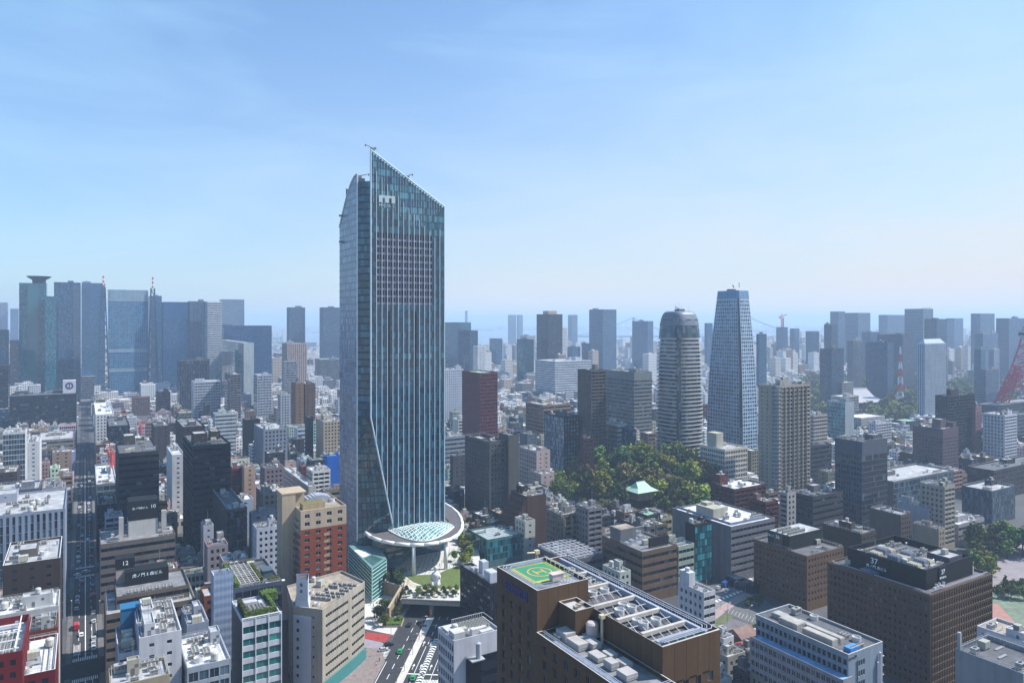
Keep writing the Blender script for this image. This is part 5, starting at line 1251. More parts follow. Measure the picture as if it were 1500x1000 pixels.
bk = B("office_building", "office building", "charcoal office with white roof boxes between the lawn and the helipad tower", 674, 718, 736, 855, 330, 'VS', (.045, .047, .055), 'd', 'd', ac=0, pent=0, extra=2, fh=3.6)
for x, y, a, b, c in ((.8, 1.5, 4.5, 6, 5.2), (2.6, 12, 3.2, 4, 7.0), (.6, 18, 3, 3, 2.5)):
    m = MB(); m.box(x, y, bk["_h"] - 1, x + a, y + b, bk["_h"] - 1 + c); m.box(x + .3, y + .3, bk["_h"] - 1 + c, x + a - .3, y + b - .3, bk["_h"] - .8 + c); part(bk, "roof_box", m, [wallm((.62, .63, .67), .5)])
for i in range(10): ob("ac_unit", AC, bk, (5.6, 1.5 + i * .62, bk["_h"] - 1), 0, (.5, .5, .8))
gw = B("glass_pavilion", "pavilion", "low teal glass block with a skylight roof right of the skyscraper's canopy", 706, 714, 776, 790, 430, 'GG', (.2, .33, .33), 't', 'l', ac=1, pent=0, extra=0, b=24)
m = MB()
for i in range(7): m.box(1, 1.5 + i * 3, gw["_h"] - .9, gw["_a"] - 1, 1.7 + i * 3, gw["_h"] - .3)
part(gw, "skylight_frame", m, [plainm((.5, .6, .6))])
B("office_tower", "office tower", "grey concrete tower with deep window recesses behind the teal glass block", 681, 717, 746, 648, 505, 'Pp', (.22, .212, .205), 'n', 'd', ac=6, pent=2, extra=2, pc=(.22, .21, .2), par=4, wins=1)
B("service_core", "office tower", "blank grey concrete shaft attached to the grey concrete tower", 739, 745, 760, 637, 508, 'NN', (.22, .21, .2), 'n', 'd', ac=0, pent=0, extra=0, b=14)
B("apartment_block", "apartment block", "pinkish white block with a bright blank end wall beside the wooded hill", 760, 786, 806, 661, 590, 'oP', (.58, .5, .48), 'n', 'l', ac=3)
B("apartment_block", "apartment block", "lower pinkish white annex with roof railing beside the taller pinkish block", 778, 793, 812, 694, 575, 'oP', (.6, .52, .5), 'n', 'l', ac=2, pent=0, b=18)
B("school", "building", "pale pink low building with small windows and a cubic roof box by the wooded hill", 806, 817, 851, 672, 655, 'pp', (.58, .47, .47), 'n', 'l', ac=1, pc=(.55, .46, .45), ph=6)
B("apartment_block", "apartment block", "red roofed little block at the edge of the wooded hill", 848, 853, 868, 675, 680, 'PP', (.5, .3, .25), 'n', 'r', ac=1, pent=0)
st = B("apartment_block", "apartment block", "brown wedge block stepping down to the left, with a dark rooftop cube", 757, 772, 800, 727, 456, 'NB', (.2, .125, .095), 'n', 'b', ac=3, pent=1, b=20, pc=(.08, .06, .05))
for i in range(6):
    m = MB(); m.box(-1.8 * (i + 1), .3, 0, -1.8 * i - .02, 19, st["_h"] - 3 - i * 3.4); m.box(-1.8 * (i + 1), .2, st["_h"] - 3 - i * 3.4, -1.8 * i, 19.1, st["_h"] - 2.2 - i * 3.4); part(st, "terrace", m, [wallm((.2, .125, .095))])
B("apartment_block", "apartment block", "small white block with a bare sunlit end wall before the brown wedge block", 757, 769, 784, 763, 440, 'oP', (.6, .6, .56), 'n', 'l', ac=2, b=12)
tb = B("apartment_block", "apartment block", "beige-grey apartments with sloping framed terraces below the wooded hill", 800, 822, 862, 754, 428, 'BP', (.3, .28, .25), 'n', 'l', ac=5, pent=2)
m = MB()
for i in range(3): m.box(1 + i * 5.5, -2.5 - i * .4, tb["_h"] - 12, 1.5 + i * 5.5, -.05, tb["_h"] - 2); m.box(1, -2.5, tb["_h"] - 7 - i * 3, 13, -.1, tb["_h"] - 6.4 - i * 3)
part(tb, "terrace_frame", m, [wallm((.42, .37, .31))])
B("apartment_block", "apartment block", "grey block with cross-braced front right of the terraced beige-grey apartments", 843, 862, 882, 745, 422, 'BP', (.36, .35, .36), 'n', 'l', ac=3)
lr = B("roof_frame_building", "office building", "low grey building covered by a white rooftop lattice, behind the helipad", 812, 830, 884, 822, 385, 'SP', (.26, .26, .27), 'n', 'd', ac=6, pent=0, b=30)
m = MB()
for i in range(8): m.box(.4, 1 + i * 4, lr["_h"] + 1.0, lr["_a"] - .4, 1.22 + i * 4, lr["_h"] + 1.2); 
for i in range(8): m.box(1 + i * 2.9, .5, lr["_h"] + 1.22, 1.22 + i * 2.9, 29.5, lr["_h"] + 1.4)
for i in range(4):
    for j in range(2): m.box(1 + i * 5.8, 1 + j * 28, lr["_h"] - 1, 1.3 + i * 5.8, 1.3 + j * 28, lr["_h"] + 1)
part(lr, "roof_lattice", m, [plainm((.62, .63, .68))])
B("apartment_block", "apartment block", "small white stepped block squeezed between the helipad tower's long roof and a tan office", 898, 908, 924, 838, 360, 'PP', (.58, .6, .56), 'n', 'l', ac=2, b=14)
to = B("office_building", "office building", "tan office with ribbon windows and four vaulted rooftop skylights", 882, 941, 992, 808, 375, 'SS', (.3, .225, .155), 'n', 'g', ac=0, pent=0, extra=3)
H_ = to["_h"]
for i in range(4):
    m = MB()
    for k in range(8):
        a, b = math.pi * k / 8, math.pi * (k + 1) / 8
        m.quad((2 * math.cos(a), 0, 1.8 * math.sin(a)), (2 * math.cos(b), 0, 1.8 * math.sin(b)), (2 * math.cos(b), 3, 1.8 * math.sin(b)), (2 * math.cos(a), 3, 1.8 * math.sin(a)))
    m.poly([(2 * math.cos(math.pi * k / 8), 0, 1.8 * math.sin(math.pi * k / 8)) for k in range(9)]); part(to, "vaulted_skylight", m, [wallm((.45, .48, .52), .4)], loc=(3 + i * 4.8, 14 + i * 2, H_ - 1))
m = MB(); m.box(1, 19, H_ - 1, 12, 28, H_ + 6.5); m.box(1.6, 19.6, H_ + 6.5, 11.4, 27.4, H_ + 6.6, 1); part(to, "penthouse", m, [wallm((.3, .3, .3)), RF['b']])
m = MB(); m.box(8.5, 4, H_ - 1, 22, 5, H_ + 4.6); part(to, "roof_screen", m, [wallm((.03, .03, .04))])
m = MB()
for i in range(12): m.box(12.5 + i * .9, 25, H_ - 1, 12.7 + i * .9, 25.2, H_ + 4)
m.box(12.4, 24.9, H_ + 4, 23, 25.3, H_ + 4.3); part(to, "roof_fence", m, [plainm((.3, .3, .31))])
B("office_building", "office building", "thin pale green slab joined to the tan ribbon-windowed office", 991, 994, 1017, 800, 388, 'SS', (.48, .52, .46), 'n', 'l', ac=1, b=12)
B("office_building", "office building", "dark glass sliver tower between the thin pale slab and the big grey office", 1004, 1018, 1043, 768, 396, 'GN', (.04, .05, .06), 't', 'b', ac=2, pent=1, pc=(.06, .06, .07))
bg_ = B("office_building", "office building", "big grey banded office with a pale railed roof and a white roof house", 985, 1071, 1135, 771, 405, 'SN', (.33, .33, .35), 'n', 'w', ac=14, pent=0, extra=5, par=1.0)
A_, H_ = bg_["_a"], bg_["_h"]
m = MB(); m.box(5, 18, H_ - 1, 15, 32, H_ + 5); m.box(8, 26, H_ + 5, 13, 31, H_ + 6.6); part(bg_, "penthouse", m, [wallm((.55, .53, .47))])
m = MB()
for i in range(15): m.box(1.5 + i * 2, 1.2, H_, 1.6 + i * 2, 1.4, H_ + 1.6); 
m.box(1.4, 1.15, H_ + .2, 30, 1.3, H_ + 1.7); m.box(1.2, 1.4, H_ + .2, 1.35, 45, H_ + 1.7); part(bg_, "roof_railing", m, [wallm((.42, .46, .56), .5)])
wh = B("apartment_block", "apartment block", "white stair-towered block standing alone behind the helipad tower's long roof", 993, 1031, 1048, 868, 335, 'SP', (.66, .66, .68), 'n', 'l', ac=3, pent=0, wins=1)
m = MB(); m.box(.5, 10, wh["_h"] - 1, 4.5, 16.4, wh["_h"] + 6); m.lathe([(1.2, wh["_h"] + 6), (1.2, wh["_h"] + 7.6), (.3, wh["_h"] + 8)], 10, 2.4, 13); part(wh, "stair_tower", m, [wallm((.66, .66, .68))])
# the building whose roof sign reads 36
ts = B("office_building", "office building", "brown office with a black rooftop sign reading 36 by the worn side road", 1104, 1182, 1236, 814, 365, 'pp', (.3, .2, .115), 'n', 'd', ac=6, pent=0, extra=4, wins=1, cap=(.4, .33, .28))
A_, H_ = ts["_a"], ts["_h"]
m = MB(); m.box(2, 12, H_ - 1, A_ - 2, 26, H_ + 6.5); m.box(2.6, 12.6, H_ + 6.5, A_ - 2.6, 25.4, H_ + 6.55, 1); part(ts, "roof_screen", m, [wallm((.035, .033, .036)), RF['l']])
for i in range(14): ob("ac_unit", AC, ts, (4.4 + (i % 5) * 2.8, 14 + (i // 5) * 3.4, H_ + 6.6))
m = MB(); m.box(1.9, 16.4, H_ - .9, 1.985, 22, H_ + 6.4); part(ts, "tan_panel", m, [wallm((.24, .18, .13))])
text(ts, "森ビル", 1.3, (1.85, 23.6, H_ + 4.2), SIDE, SIGNM); text(ts, "36", 2.8, (1.85, 19.6, H_ + 4.4), SIDE, SIGNM)
m = MB(); m.box(-6, 30, .1, -.05, 48, 5); part(ts, "glass_porch", m, [glassm((.02, .05, .1), (.1, .2, .3), .3)])
# the building whose roof signs read 37
t7 = B("office_building", "office building", "large brown grid-windowed office with black rooftop screens reading 37", 1213, 1362, 1452, 870, 284, 'NN', (.235, .16, .1), 'n', 'd', ac=0, pent=0, extra=0, cap=(.3, .26, .26))
A_, B_, H_ = t7["_a"], t7["_b"], t7["_h"]
W = MB(); wl_ = []
for q4 in (((-.5, -.5), (A_ + .05, -.5), (A_ + .05, .02), (-.5, .02)), ((-.5, .02), (.02, .02), (.02, B_), (-.5, B_))): W.quad(*[(*k, H_ - .3) for k in q4])
facade(W, MB(), (-.5, -.5), (A_ + .05, -.5), 0, H_ - .3, (2.95, 1.82, .56, .6, .45, .6), 0, wl_, 1.2, 1.0)
facade(W, MB(), (-.5, B_), (-.5, -.5), 0, H_ - .3, (2.95, 2.12, .52, .52, .3, .8), 0, wl_, 1.2, 1.0)
part(t7, "tiled_front", W, [wallm((.235, .16, .1), .6, .12)])
def _vis(q):
    x, y = (q[0][0] + q[1][0]) / 2, (q[0][1] + q[1][1]) / 2; X = t7.location.x + x * CU - y * SU; Y = t7.location.y + x * SU + y * CU; px, py = toscreen(X, Y, q[0][2]); return (py > 1000, X * X + Y * Y + 30 * (H_ - q[0][2]))
wl_.sort(key=_vis); rest = MB()
for i, q in enumerate(wl_):
    if i < 100: ob("window", window_mesh(q[3], q[4], GL['n'], plainm((.1, .08, .07))), t7, q[0], q[2])
    else:
        a, b = q[0], q[1]; rest.quad(a, b, (b[0], b[1], b[2] + q[4]), (a[0], a[1], a[2] + q[4]))
ob("window", rest.mesh("window", [GL['n']]), t7)["kind"] = "stuff"
m = MB(); nfl = max(1, int((H_ - 2.5) / 2.95)); fh_ = (H_ - .3 - 2.2) / max(1, int((H_ - .3 - 2.2) / 2.95))
nb = max(1, round((A_ + .1 - 1.2) / 1.82)); bwd = (A_ + .1 - 1.2) / nb
for k in range(int((H_ - .3 - 2.2) / 2.95)):
    for i in range(nb):
        x = -.05 + .6 + i * bwd + bwd * .2; z = 1.2 + k * fh_ + fh_ * .4 * .6
        m.box(x, -.68, z - .22, x + bwd * .6, -.505, z - .06)
part(t7, "sill", m, [wallm((.42, .33, .16), .5)])["kind"] = "stuff"
m = MB()
for i in range(nb + 1): m.box(-.05 + .6 + i * bwd - .1, -.66, 0, -.05 + .6 + i * bwd + .1, -.51, H_ - .3)
part(t7, "pier_fins", m, [wallm((.235, .16, .1))])
SCR = wallm((.022, .022, .028), .5)
c0 = (5.5, 4.5); x1, y1 = A_ - 6, B_ - 6
for pts in ([(5.5, 4.5), (x1, 4.5), (x1, 5.0), (5.5, 5.0)], [(5.5, 5.0), (6.0, 5.0), (6.0, y1), (5.5, y1)], [(6, y1 - .5), (x1, y1 - .5), (x1, y1), (6, y1)], [(x1 - .5, 5), (x1, 5), (x1, y1 - .5), (x1 - .5, y1 - .5)]):
    m = MB(); m.prism(pts, H_ - 1, H_ + 7.2); part(t7, "roof_screen", m, [SCR])
m = MB(); m.box(5.1, 20, H_ - 1, 5.48, 31, H_ + 6.8); part(t7, "sign_panel", m, [wallm((.055, .042, .036), .5)])
m = MB(); m.box(14.5, 4.1, H_ - 1, 19.5, 4.48, H_ + 6.8); part(t7, "sign_panel", m, [wallm((.055, .042, .036), .5)])
text(t7, "37", 3.4, (5.0, 26.5, H_ + 4.6), SIDE, SIGNM); text(t7, "虎ノ門 森ビル", 1.5, (5.0, 25.5, H_ + 2.1), SIDE, SIGNM)
text(t7, "37", 2.6, (17, 4.0, H_ + 4.6), FRONT, SIGNM); text(t7, "虎門 森ビル", .95, (17, 4.0, H_ + 2.3), FRONT, SIGNM)
m = MB(); m.box(6.1, 5.1, H_ + 4.4, x1 - .6, y1 - .6, H_ + 4.6); part(t7, "plant_floor", m, [RF['d']])
rg = random.Random(9)
clutter(t7, 7, 6, x1 - 1.5, y1 - 1.5, H_ + 4.6, rg, 40, 1, (.2, .2, .23), 16)
for i in range(3):
    for j in range(3):
        m = MB(); w_, d_ = 3.4, 4.6; m.box(0, 0, .4, w_, d_, 2.6 + (i + j) % 2); m.box(.3, .3, 0, w_ - .3, d_ - .3, .4)
        for q in range(5): m.box(.1, .3 + q * .9, 2.6 + (i + j) % 2, w_ - .1, .75 + q * .9, 2.95 + (i + j) % 2)
        part(t7, "cooling_unit", m, [wallm((.34, .36, .42) if (i + j) % 2 else (.6, .57, .5), .5)], loc=(7.5 + i * 4.6, 9 + j * 8.5, H_ + 4.61))
m = MB(); m.box(A_ - 9, 4.6, H_ - 1, A_ - 5, 9, H_ + 2.4); m.tube((A_ - 5.6, 8, H_ + 2.4), (A_ - 5.6, 8, H_ + 5), .5, n=8); part(t7, "white_plant_box", m, [wallm((.6, .6, .63))])
m = MB()
for off in (.8, 1.4):
    m.path([(A_ - 1, off, H_ + .3), (off + 1, off, H_ + .3), (off, off + 1, H_ + .3), (off, B_ - 2, H_ + .3), (off + 1, B_ - 1, H_ + .3), (14, B_ - 1, H_ + .3)], .1, 4)
part(t7, "gondola_rail", m, [plainm((.5, .48, .52), .4, .4)])
m = MB(); m.box(.4, 24, H_ - .9, 4.6, 27, H_ + .8); m.box(.5, 26, H_ + .8, 4.4, 30, H_ + 1.3); part(t7, "gondola_car", m, [wallm((.22, .26, .34))])
for x, y in ((8, 2.2), (10.5, 2.4), (13, 2.0)): ob("duct", DUCT[0], t7, (x, y, H_ - 1), .2, (.5, .9, 1.2))
# the white building whose wall sign reads 30
t3 = B("office_building", "office building", "white office with a light blue roof box and the number 30 on its upper wall", 1143, 1243, 1293, 958, 236, 'NQ', (.42, .47, .52), 'n', 'd', ac=6, pent=0, extra=3, b=38, cap=(.7, .68, .66), wins=1, fh=3.2, top=1.5)
A_, B_, H_ = t3["_a"], t3["_b"], t3["_h"]
m = MB(); m.box(3.2, 1.4, H_ - 1, 8.4, 4.0, H_ + .5); part(t3, "blue_roof_box", m, [wallm((.2, .42, .68), .4, .1)])
for x, y, a, b, c in ((1.5, 7, 3, 12, 2.4), (6, 7, 2.4, 18, 2.0), (1.5, 21, 5, 8, 2.6), (5, 30, 4, 5, 1.6)):
    m = MB(); m.box(x, y, H_ - 1, x + a, y + b, H_ - 1 + c); m.box(x + .2, y + .2, H_ - 1 + c, x + a - .2, y + b - .2, H_ - .85 + c); part(t3, "plant_box", m, [wallm((.55, .53, .5), .5)])
wl_ = []; W = MB(); facade(W, MB(), (4.6, -.34), (8.6, -.34), 0, H_ - 2.2, (3.2, 1.3, .8, .55, .3, .1), 0, wl_, 1, .2); part(t3, "front_panel", W, [wallm((.42, .47, .52))])
for q in wl_: ob("window", window_mesh(q[3], q[4], GL['n'], plainm((.5, .5, .52))), t3, q[0], q[2])
text(t3, "森ビル", .85, (1.5, -.06, H_ - 1.7), FRONT, plainm((.1, .06, .06))); text(t3, "30", 1.5, (3.6, -.06, H_ - 1.5), FRONT, plainm((.1, .06, .06)))
m = MB(); m.box(-5.2, -1.5, 0, -.05, B_ - 2, H_ - 7.4); m.box(-5.2, -1.5, H_ - 7.4, -4.9, B_ - 2, H_ - 6.4); m.box(-5.2, -1.5, H_ - 7.4, -.05, -1.2, H_ - 6.4); part(t3, "terrace_wing", m, [wallm((.45, .46, .5))])
m = MB(); m.box(-4.85, -1.15, H_ - 7.38, -.1, B_ - 2.3, H_ - 7.3); part(t3, "blue_terrace", m, [RF['u']])
wl_ = []; W = MB(); facade(W, MB(), (-5.5, B_ - 2), (-5.5, -1.5), 0, H_ - 6.5, (3.2, 1.9, .8, .6, .25, .3), 0, wl_, .5, .6); part(t3, "wing_front", W, [wallm((.45, .46, .5))])
for i, q in enumerate(wl_[::-1]):
    if i < 90: ob("window", window_mesh(q[3], q[4], GL['n'], plainm((.5, .5, .5))), t3, q[0], q[2])
m = MB(); m.tube((A_ - 2.2, -.5, 0), (A_ - 2.2, -.5, H_ - 3), .35, n=8); m.tube((A_ - 3.4, -.4, 0), (A_ - 3.4, -.4, H_ - 6), .4, n=8); part(t3, "flue", m, [plainm((.55, .55, .58))])
for k in range(9):
    m = MB(); z = H_ - 6 - k * 3.2; m.box(A_ + .1, 1, z, A_ + 2.6, 3.4, z + .15); m.tube((A_ + .4, 1.2, z), (A_ + 2.4, 1.2, z - 3.2), .14, n=4); m.tube((A_ + .4, 2.2, z), (A_ + 2.4, 2.2, z - 3.2), .14, n=4); part(t3, "fire_stair", m, [plainm((.5, .45, .34))])
# bottom right corner
cw = B("office_building", "office building", "pale blank-walled block with a slim chimney in the bottom corner before the brown 37 office", 1424, 1499, 1545, 986, 220, 'NN', (.42, .44, .46), 'n', 'd', ac=0, pent=0, extra=1, b=20, par=1.6)
m = MB(); m.box(.2, cw["_b"] - 1.4, 0, 1.2, cw["_b"] - .4, cw["_h"] + 5.4); part(cw, "chimney", m, [wallm((.5, .51, .52))])
B("apartment_block", "apartment block", "white block with large square windows cut by the frame's edge, near the park", 1477, 1532, 1560, 950, 245, 'PP', (.66, .66, .69), 'n', 'b', ac=2, wins=1, b=22)
# --- behind, right of the glass skyscraper
B("hotel", "hotel", "white hotel slab with a dark window grid directly right of the glass skyscraper", 640, 650, 679, 541, 950, 'PP', (.6, .62, .68), 'n', 'l', ac=1, lod=0)
B("office_tower", "office tower", "red-brown tower with a greenish roof and fine grid front", 677, 703, 729, 546, 720, 'Qo', (.3, .085, .07), 'n', 'e', ac=1, pent=0, extra=1)
B("office_building", "office building", "grey office with long bands between the glass skyscraper and the grey concrete tower", 640, 650, 683, 640, 640, 'SS', (.4, .42, .46), 'd', 'l', ac=5)
B("apartment_block", "apartment block", "dark grey tall block with white window trim beside the grey concrete tower", 661, 664, 682, 668, 590, 'oS', (.17, .17, .19), 'n', 'l', ac=1)
B("office_tower", "office tower", "pale teal glass office far behind, just right of the glass skyscraper", 648, 672, 690, 472, 1720, 'SS', (.16, .25, .32), 't', 'd', ac=0, pent=0, extra=0)
B("office_tower", "office tower", "slate blue tower before the pale teal glass office", 671, 688, 700, 484, 1480, 'SS', (.12, .15, .2), 'b', 'd', ac=0, pent=0, extra=0)
B("office_tower", "office tower", "slim white apartment slab beside the slate blue tower", 693, 700, 712, 507, 1300, 'Pp', WHITE, 'n', 'l', ac=0, pent=0, extra=0)
B("office_tower", "office tower", "small dark blue block near the water, right of the slim white slab", 717, 727, 736, 496, 2000, 'GG', (.06, .1, .16), 'b', 'd', ac=0, pent=0, extra=0)
tw = B("office_tower", "office tower", "dark blue-grey tower with a beige box on top, standing before the bay", 786, 803, 824, 460, 1500, 'SS', (.04, .06, .1), 'n', 'd', ac=0, pent=0, extra=0)
m = MB(); m.box(4, 6, tw["_h"] - 1, 26, 26, tw["_h"] + 7); part(tw, "penthouse", m, [wallm((.6, .5, .42))])
B("apartment_tower", "apartment block", "white slab hugging the right side of the dark tower with the beige box", 822, 824, 831, 480, 1560, 'pp', WHITE, 'n', 'l', ac=0, pent=0, extra=0, b=30)
B("office_tower", "office tower", "tall pale grey tower with a dark vertical recess and a red mast, before the bay", 863, 883, 903, 453, 1720, 'VS', (.26, .31, .37), 'b', 'd', ac=0, pent=1, extra=1)
B("office_tower", "office tower", "pale blue-grey ribbed tower left of the rounded banded tower", 926, 949, 957, 470, 1800, 'VV', (.34, .4, .48), 'b', 'l', ac=0, pent=1, extra=0)
B("office_tower", "office tower", "small grey-green glass tower left of the dark tower with the beige box", 757, 769, 782, 497, 1500, 'SG', (.14, .2, .25), 't', 'd', ac=0, pent=1, extra=0)
B("office_building", "office building", "long white banded office with roof plant behind the brown apartment tower", 811, 813, 866, 529, 1180, 'SS', (.62, .64, .68), 'n', 'l', ac=4, pent=2, extra=2, b=60, lod=0)
B("apartment_tower", "apartment block", "brown-grey apartment tower with fine balcony grid beside the wooded hill", 846, 866, 888, 542, 640, 'Bo', (.25, .22, .2), 'n', 'd', ac=3, pent=1, extra=1)
B("office_building", "office building", "broad grey-green banded office with a pale crown behind the wooded hill", 882, 929, 955, 545, 745, 'SS', (.34, .36, .36), 'd', 'g', ac=6, pent=1, extra=2, top=8)
B("office_building", "office building", "beige banded office with pale roof plant, left of the brown-grey apartment tower", 770, 796, 836, 593, 740, 'SS', (.42, .34, .28), 'n', 'l', ac=8, pent=1)
B("office_building", "office building", "navy glass office dotted with bright panes, left of the brown-grey apartment tower", 797, 826, 849, 610, 640, 'PG', (.02, .03, .055), glassm((.05, .09, .13), (.25, .36, .42), .6), 'd', ac=3)
B("apartment_block", "apartment block", "dark red-brown slim block beside the navy glass office", 851, 855, 870, 642, 600, 'Pp', (.13, .045, .045), 'n', 'l', ac=1)
B("office_building", "office building", "white banded office left of the navy sliver, at the hill's edge", 884, 905, 920, 622, 650, 'SG', (.62, .63, .62), 'n', 'l', ac=3)
ny = B("office_building", "office building", "navy sliver building with a pointed glass roof at the hill's edge", 919, 922, 932, 630, 640, 'GG', NAVY, 'b', 'd', ac=0, pent=0, extra=0, b=10)
m = MB(); a = ny["_a"]; m.poly([(0, 0, ny["_h"]), (a, 0, ny["_h"]), (a / 2, 5, ny["_h"] + 6)]); m.poly([(a, 0, ny["_h"]), (a, 10, ny["_h"]), (a / 2, 5, ny["_h"] + 6)]); m.poly([(a, 10, ny["_h"]), (0, 10, ny["_h"]), (a / 2, 5, ny["_h"] + 6)]); m.poly([(0, 10, ny["_h"]), (0, 0, ny["_h"]), (a / 2, 5, ny["_h"] + 6)])
part(ny, "pointed_roof", m, [wallm((.1, .16, .26), .3)])
B("apartment_block", "apartment block", "cream low block behind the navy sliver building", 938, 945, 961, 618, 760, 'PP', (.55, .52, .45), 'n', 'l', ac=1)
# rounded banded tower
def rounded(name, label, cat, px, Z, r, ztop_, profile, ay=1.0):
    X = (px - 750) / F * Z; t = thing(name, label, cat, (X, Z, 0), TH); p, q = pq(X, Z); FOOT.append((p - r, q - r, p + r, q + r)); return t
rt = rounded("residential_tower", "rounded residential tower with white balcony rings and a dark dome-like cap", "apartment block", 995, 665, 20, 150, None)
def rprof(z):
    T_ = [(0, 18.4), (60, 18.6), (93, 18.2), (120, 17.4), (136, 16.5), (144, 15.7), (150, 14.6), (154, 13.2), (157, 11)]
    for (a_, r0), (b_, r1) in zip(T_, T_[1:]):
        if z <= b_: return r0 + (r1 - r0) * (z - a_) / (b_ - a_)
    return 11
def sup(t, r, e=.62):
    c, s = math.cos(t), math.sin(t); return (r * math.copysign(abs(c) ** e, c), r * math.copysign(abs(s) ** e, s))
NR = 40
def ring(r, z, e=.62): return [(*sup(2 * math.pi * i / NR, r, e), z) for i in range(NR)]
def loft(m, rings, mi=0, capt=False):
    for a, b in zip(rings, rings[1:]):
        for i in range(NR): m.quad(a[i], a[(i + 1) % NR], b[(i + 1) % NR], b[i], mi)
    if capt: m.poly(rings[-1], mi)
m = MB(); fhh = 3.55; nfl = 37
loft(m, [ring(rprof(k * fhh) - 1.5, k * fhh) for k in range(nfl + 1)]); part(rt, "glazing", m, [glassm((.02, .03, .045), (.14, .18, .22), .3)])
m = MB(); seam = {24, 25}
for k in range(1, nfl + 1):
    z = k * fhh; ra, rb2 = ring(rprof(z), z), ring(rprof(z) - 1.5, z); rc = ring(rprof(z), z + 1.0); rd = ring(rprof(z) - .15, z + 1.0)
    for i in range(NR):
        if i in seam: continue
        j = (i + 1) % NR; m.quad(ra[i], ra[j], rc[j], rc[i]); m.quad(rb2[i], rb2[j], ra[j], ra[i]); m.quad(rc[i], rc[j], rd[j], rd[i]);
        m.quad((rd[i][0], rd[i][1], z + .05), (rd[j][0], rd[j][1], z + .05), (rb2[j][0], rb2[j][1], z + .05), (rb2[i][0], rb2[i][1], z + .05)); m.quad(rd[i], rd[j], (rd[j][0], rd[j][1], z + .05), (rd[i][0], rd[i][1], z + .05))
part(rt, "balcony_rings", m, [wallm((.66, .65, .62), .6, .12)])
m = MB(); loft(m, [ring(rprof(nfl * fhh + 1) - .4, nfl * fhh + 1.1), ring(rprof(137) - .3, 137), ring(rprof(141) - .3, 141), ring(rprof(144) - .3, 144)]); part(rt, "sky_lounge", m, [GL['m']])
m = MB(); loft(m, [ring(rprof(144), 144), ring(rprof(147), 147), ring(rprof(150), 150), ring(rprof(152), 152), ring(rprof(154), 154), ring(rprof(156), 156), ring(9.5, 157)], 0, True); part(rt, "cap", m, [wallm((.33, .36, .41), .5)])
m = MB(); loft(m, [ring(rprof(148.5) + .12, 148.5), ring(rprof(149.5) + .12, 149.5)]); part(rt, "cap_windows", m, [GL['w']])
for x, y, h in ((-9, -4, 6), (-2, -2, 7), (5, 2, 4.5), (9, -3, 5)): ob("antenna", MAST, rt, (x, y, 156), 0, (2, 2, h / 6 * 1.3))
m = MB(); m.box(-3, -3, 156, 4, 3, 159); m.tube((0, 0, 159), (-8, -3, 161), .4, n=5); part(rt, "maintenance_crane", m, [plainm((.06, .07, .09))])
# tapering blue grid tower
tx, tz = (1086 - 750) / F * 668, 668.0
tt = thing("office_tower", "tapering blue glass tower with a pale window grid and dark corner seam", "office tower", (tx, tz, 0), TH)
p_, q_ = pq(tx, tz); FOOT.append((p_ - 2, q_ - 2, p_ + 24, q_ + 46)); TA, TB, THH = 22.0, 43.0, 177.0
def tw_(x, y, z):
    f = max(0.0, (z - 40) / 137); s = 1 - .42 * f ** 1.8; cx, cy = TA / 2 - 1, TB / 2 - 4; return (cx + (x - cx) * (s * .9 + .1), cy + (y - cy) * s, z)
shell(tt, [(0, 2.4), (2.0, 0), (TA, 0), (TA, TB), (0, TB)], 0, THH, [None, (3.5, 3.1, .8, .74, .3, .3), None, None, (3.5, 3.4, .82, .74, .3, .3)], (.62, .68, .74), glassm((.03, .09, .16), (.12, .24, .35), .4, .05, .7), 'd', 1.2, 0, False, tw_, bot=3, top=9)
m = MB(); m.prism([(-.05, 2.45), (2.05, -.05), (2.2, .3), (.3, 2.6)], 0, 176.5); o = ob("corner_seam", m.mesh("corner_seam", [GL['b']], warp=tw_), tt)
m = MB(); m.prism([(-.2, 2.3), (2.0, -.2), (TA + .2, -.2), (TA + .2, TB + .2), (-.2, TB + .2)], 169, 176.6); ob("crown", m.mesh("crown", [wallm((.34, .46, .58), .35)], warp=tw_), tt)
m = MB(); m.box(8, 18, 176, 13, 25, 178.6); m.tube((10, 18, 180), (4, 14, 182), .5, n=5); m.tube((15, 16, 180), (15, 16, 185), .3, n=5); part(tt, "roof_plant", m, [plainm((.05, .07, .1))])
# beige rounded-corner apartment tower
bt = B("apartment_tower", "apartment block", "beige apartment tower with a rounded dark glass corner, right of the tapering blue tower", 1111, 1137, 1187, 565, 560, 'Bo', (.5, .47, .42), 'n', 'd', ac=6, pent=1, extra=3, fh=3.15)
m = MB()
for k in range(30):
    m.lathe([(3.4, 2 + k * 3.15), (3.4, 2.9 + k * 3.15)], 14, .8, .8)
part(bt, "corner_bands", m, [wallm((.52, .47, .4))])
m = MB(); m.lathe([(3.0, 0), (3.0, bt["_h"] - .5)], 14, .8, .8); part(bt, "corner_glazing", m, [glassm((.03, .05, .07), (.16, .22, .26), .3)])
m = MB()
for i in range(1, 8): m.box(i * bt["_a"] / 8 - .2, -.9, 0, i * bt["_a"] / 8 + .2, -.02, bt["_h"] - 2)
part(bt, "piers", m, [wallm((.54, .48, .4))])
B("apartment_block", "apartment block", "dark blue-grey block tight behind the beige rounded-corner apartment tower", 1184, 1188, 1218, 653, 620, 'Sp', (.1, .11, .14), 'n', 'g', ac=3)
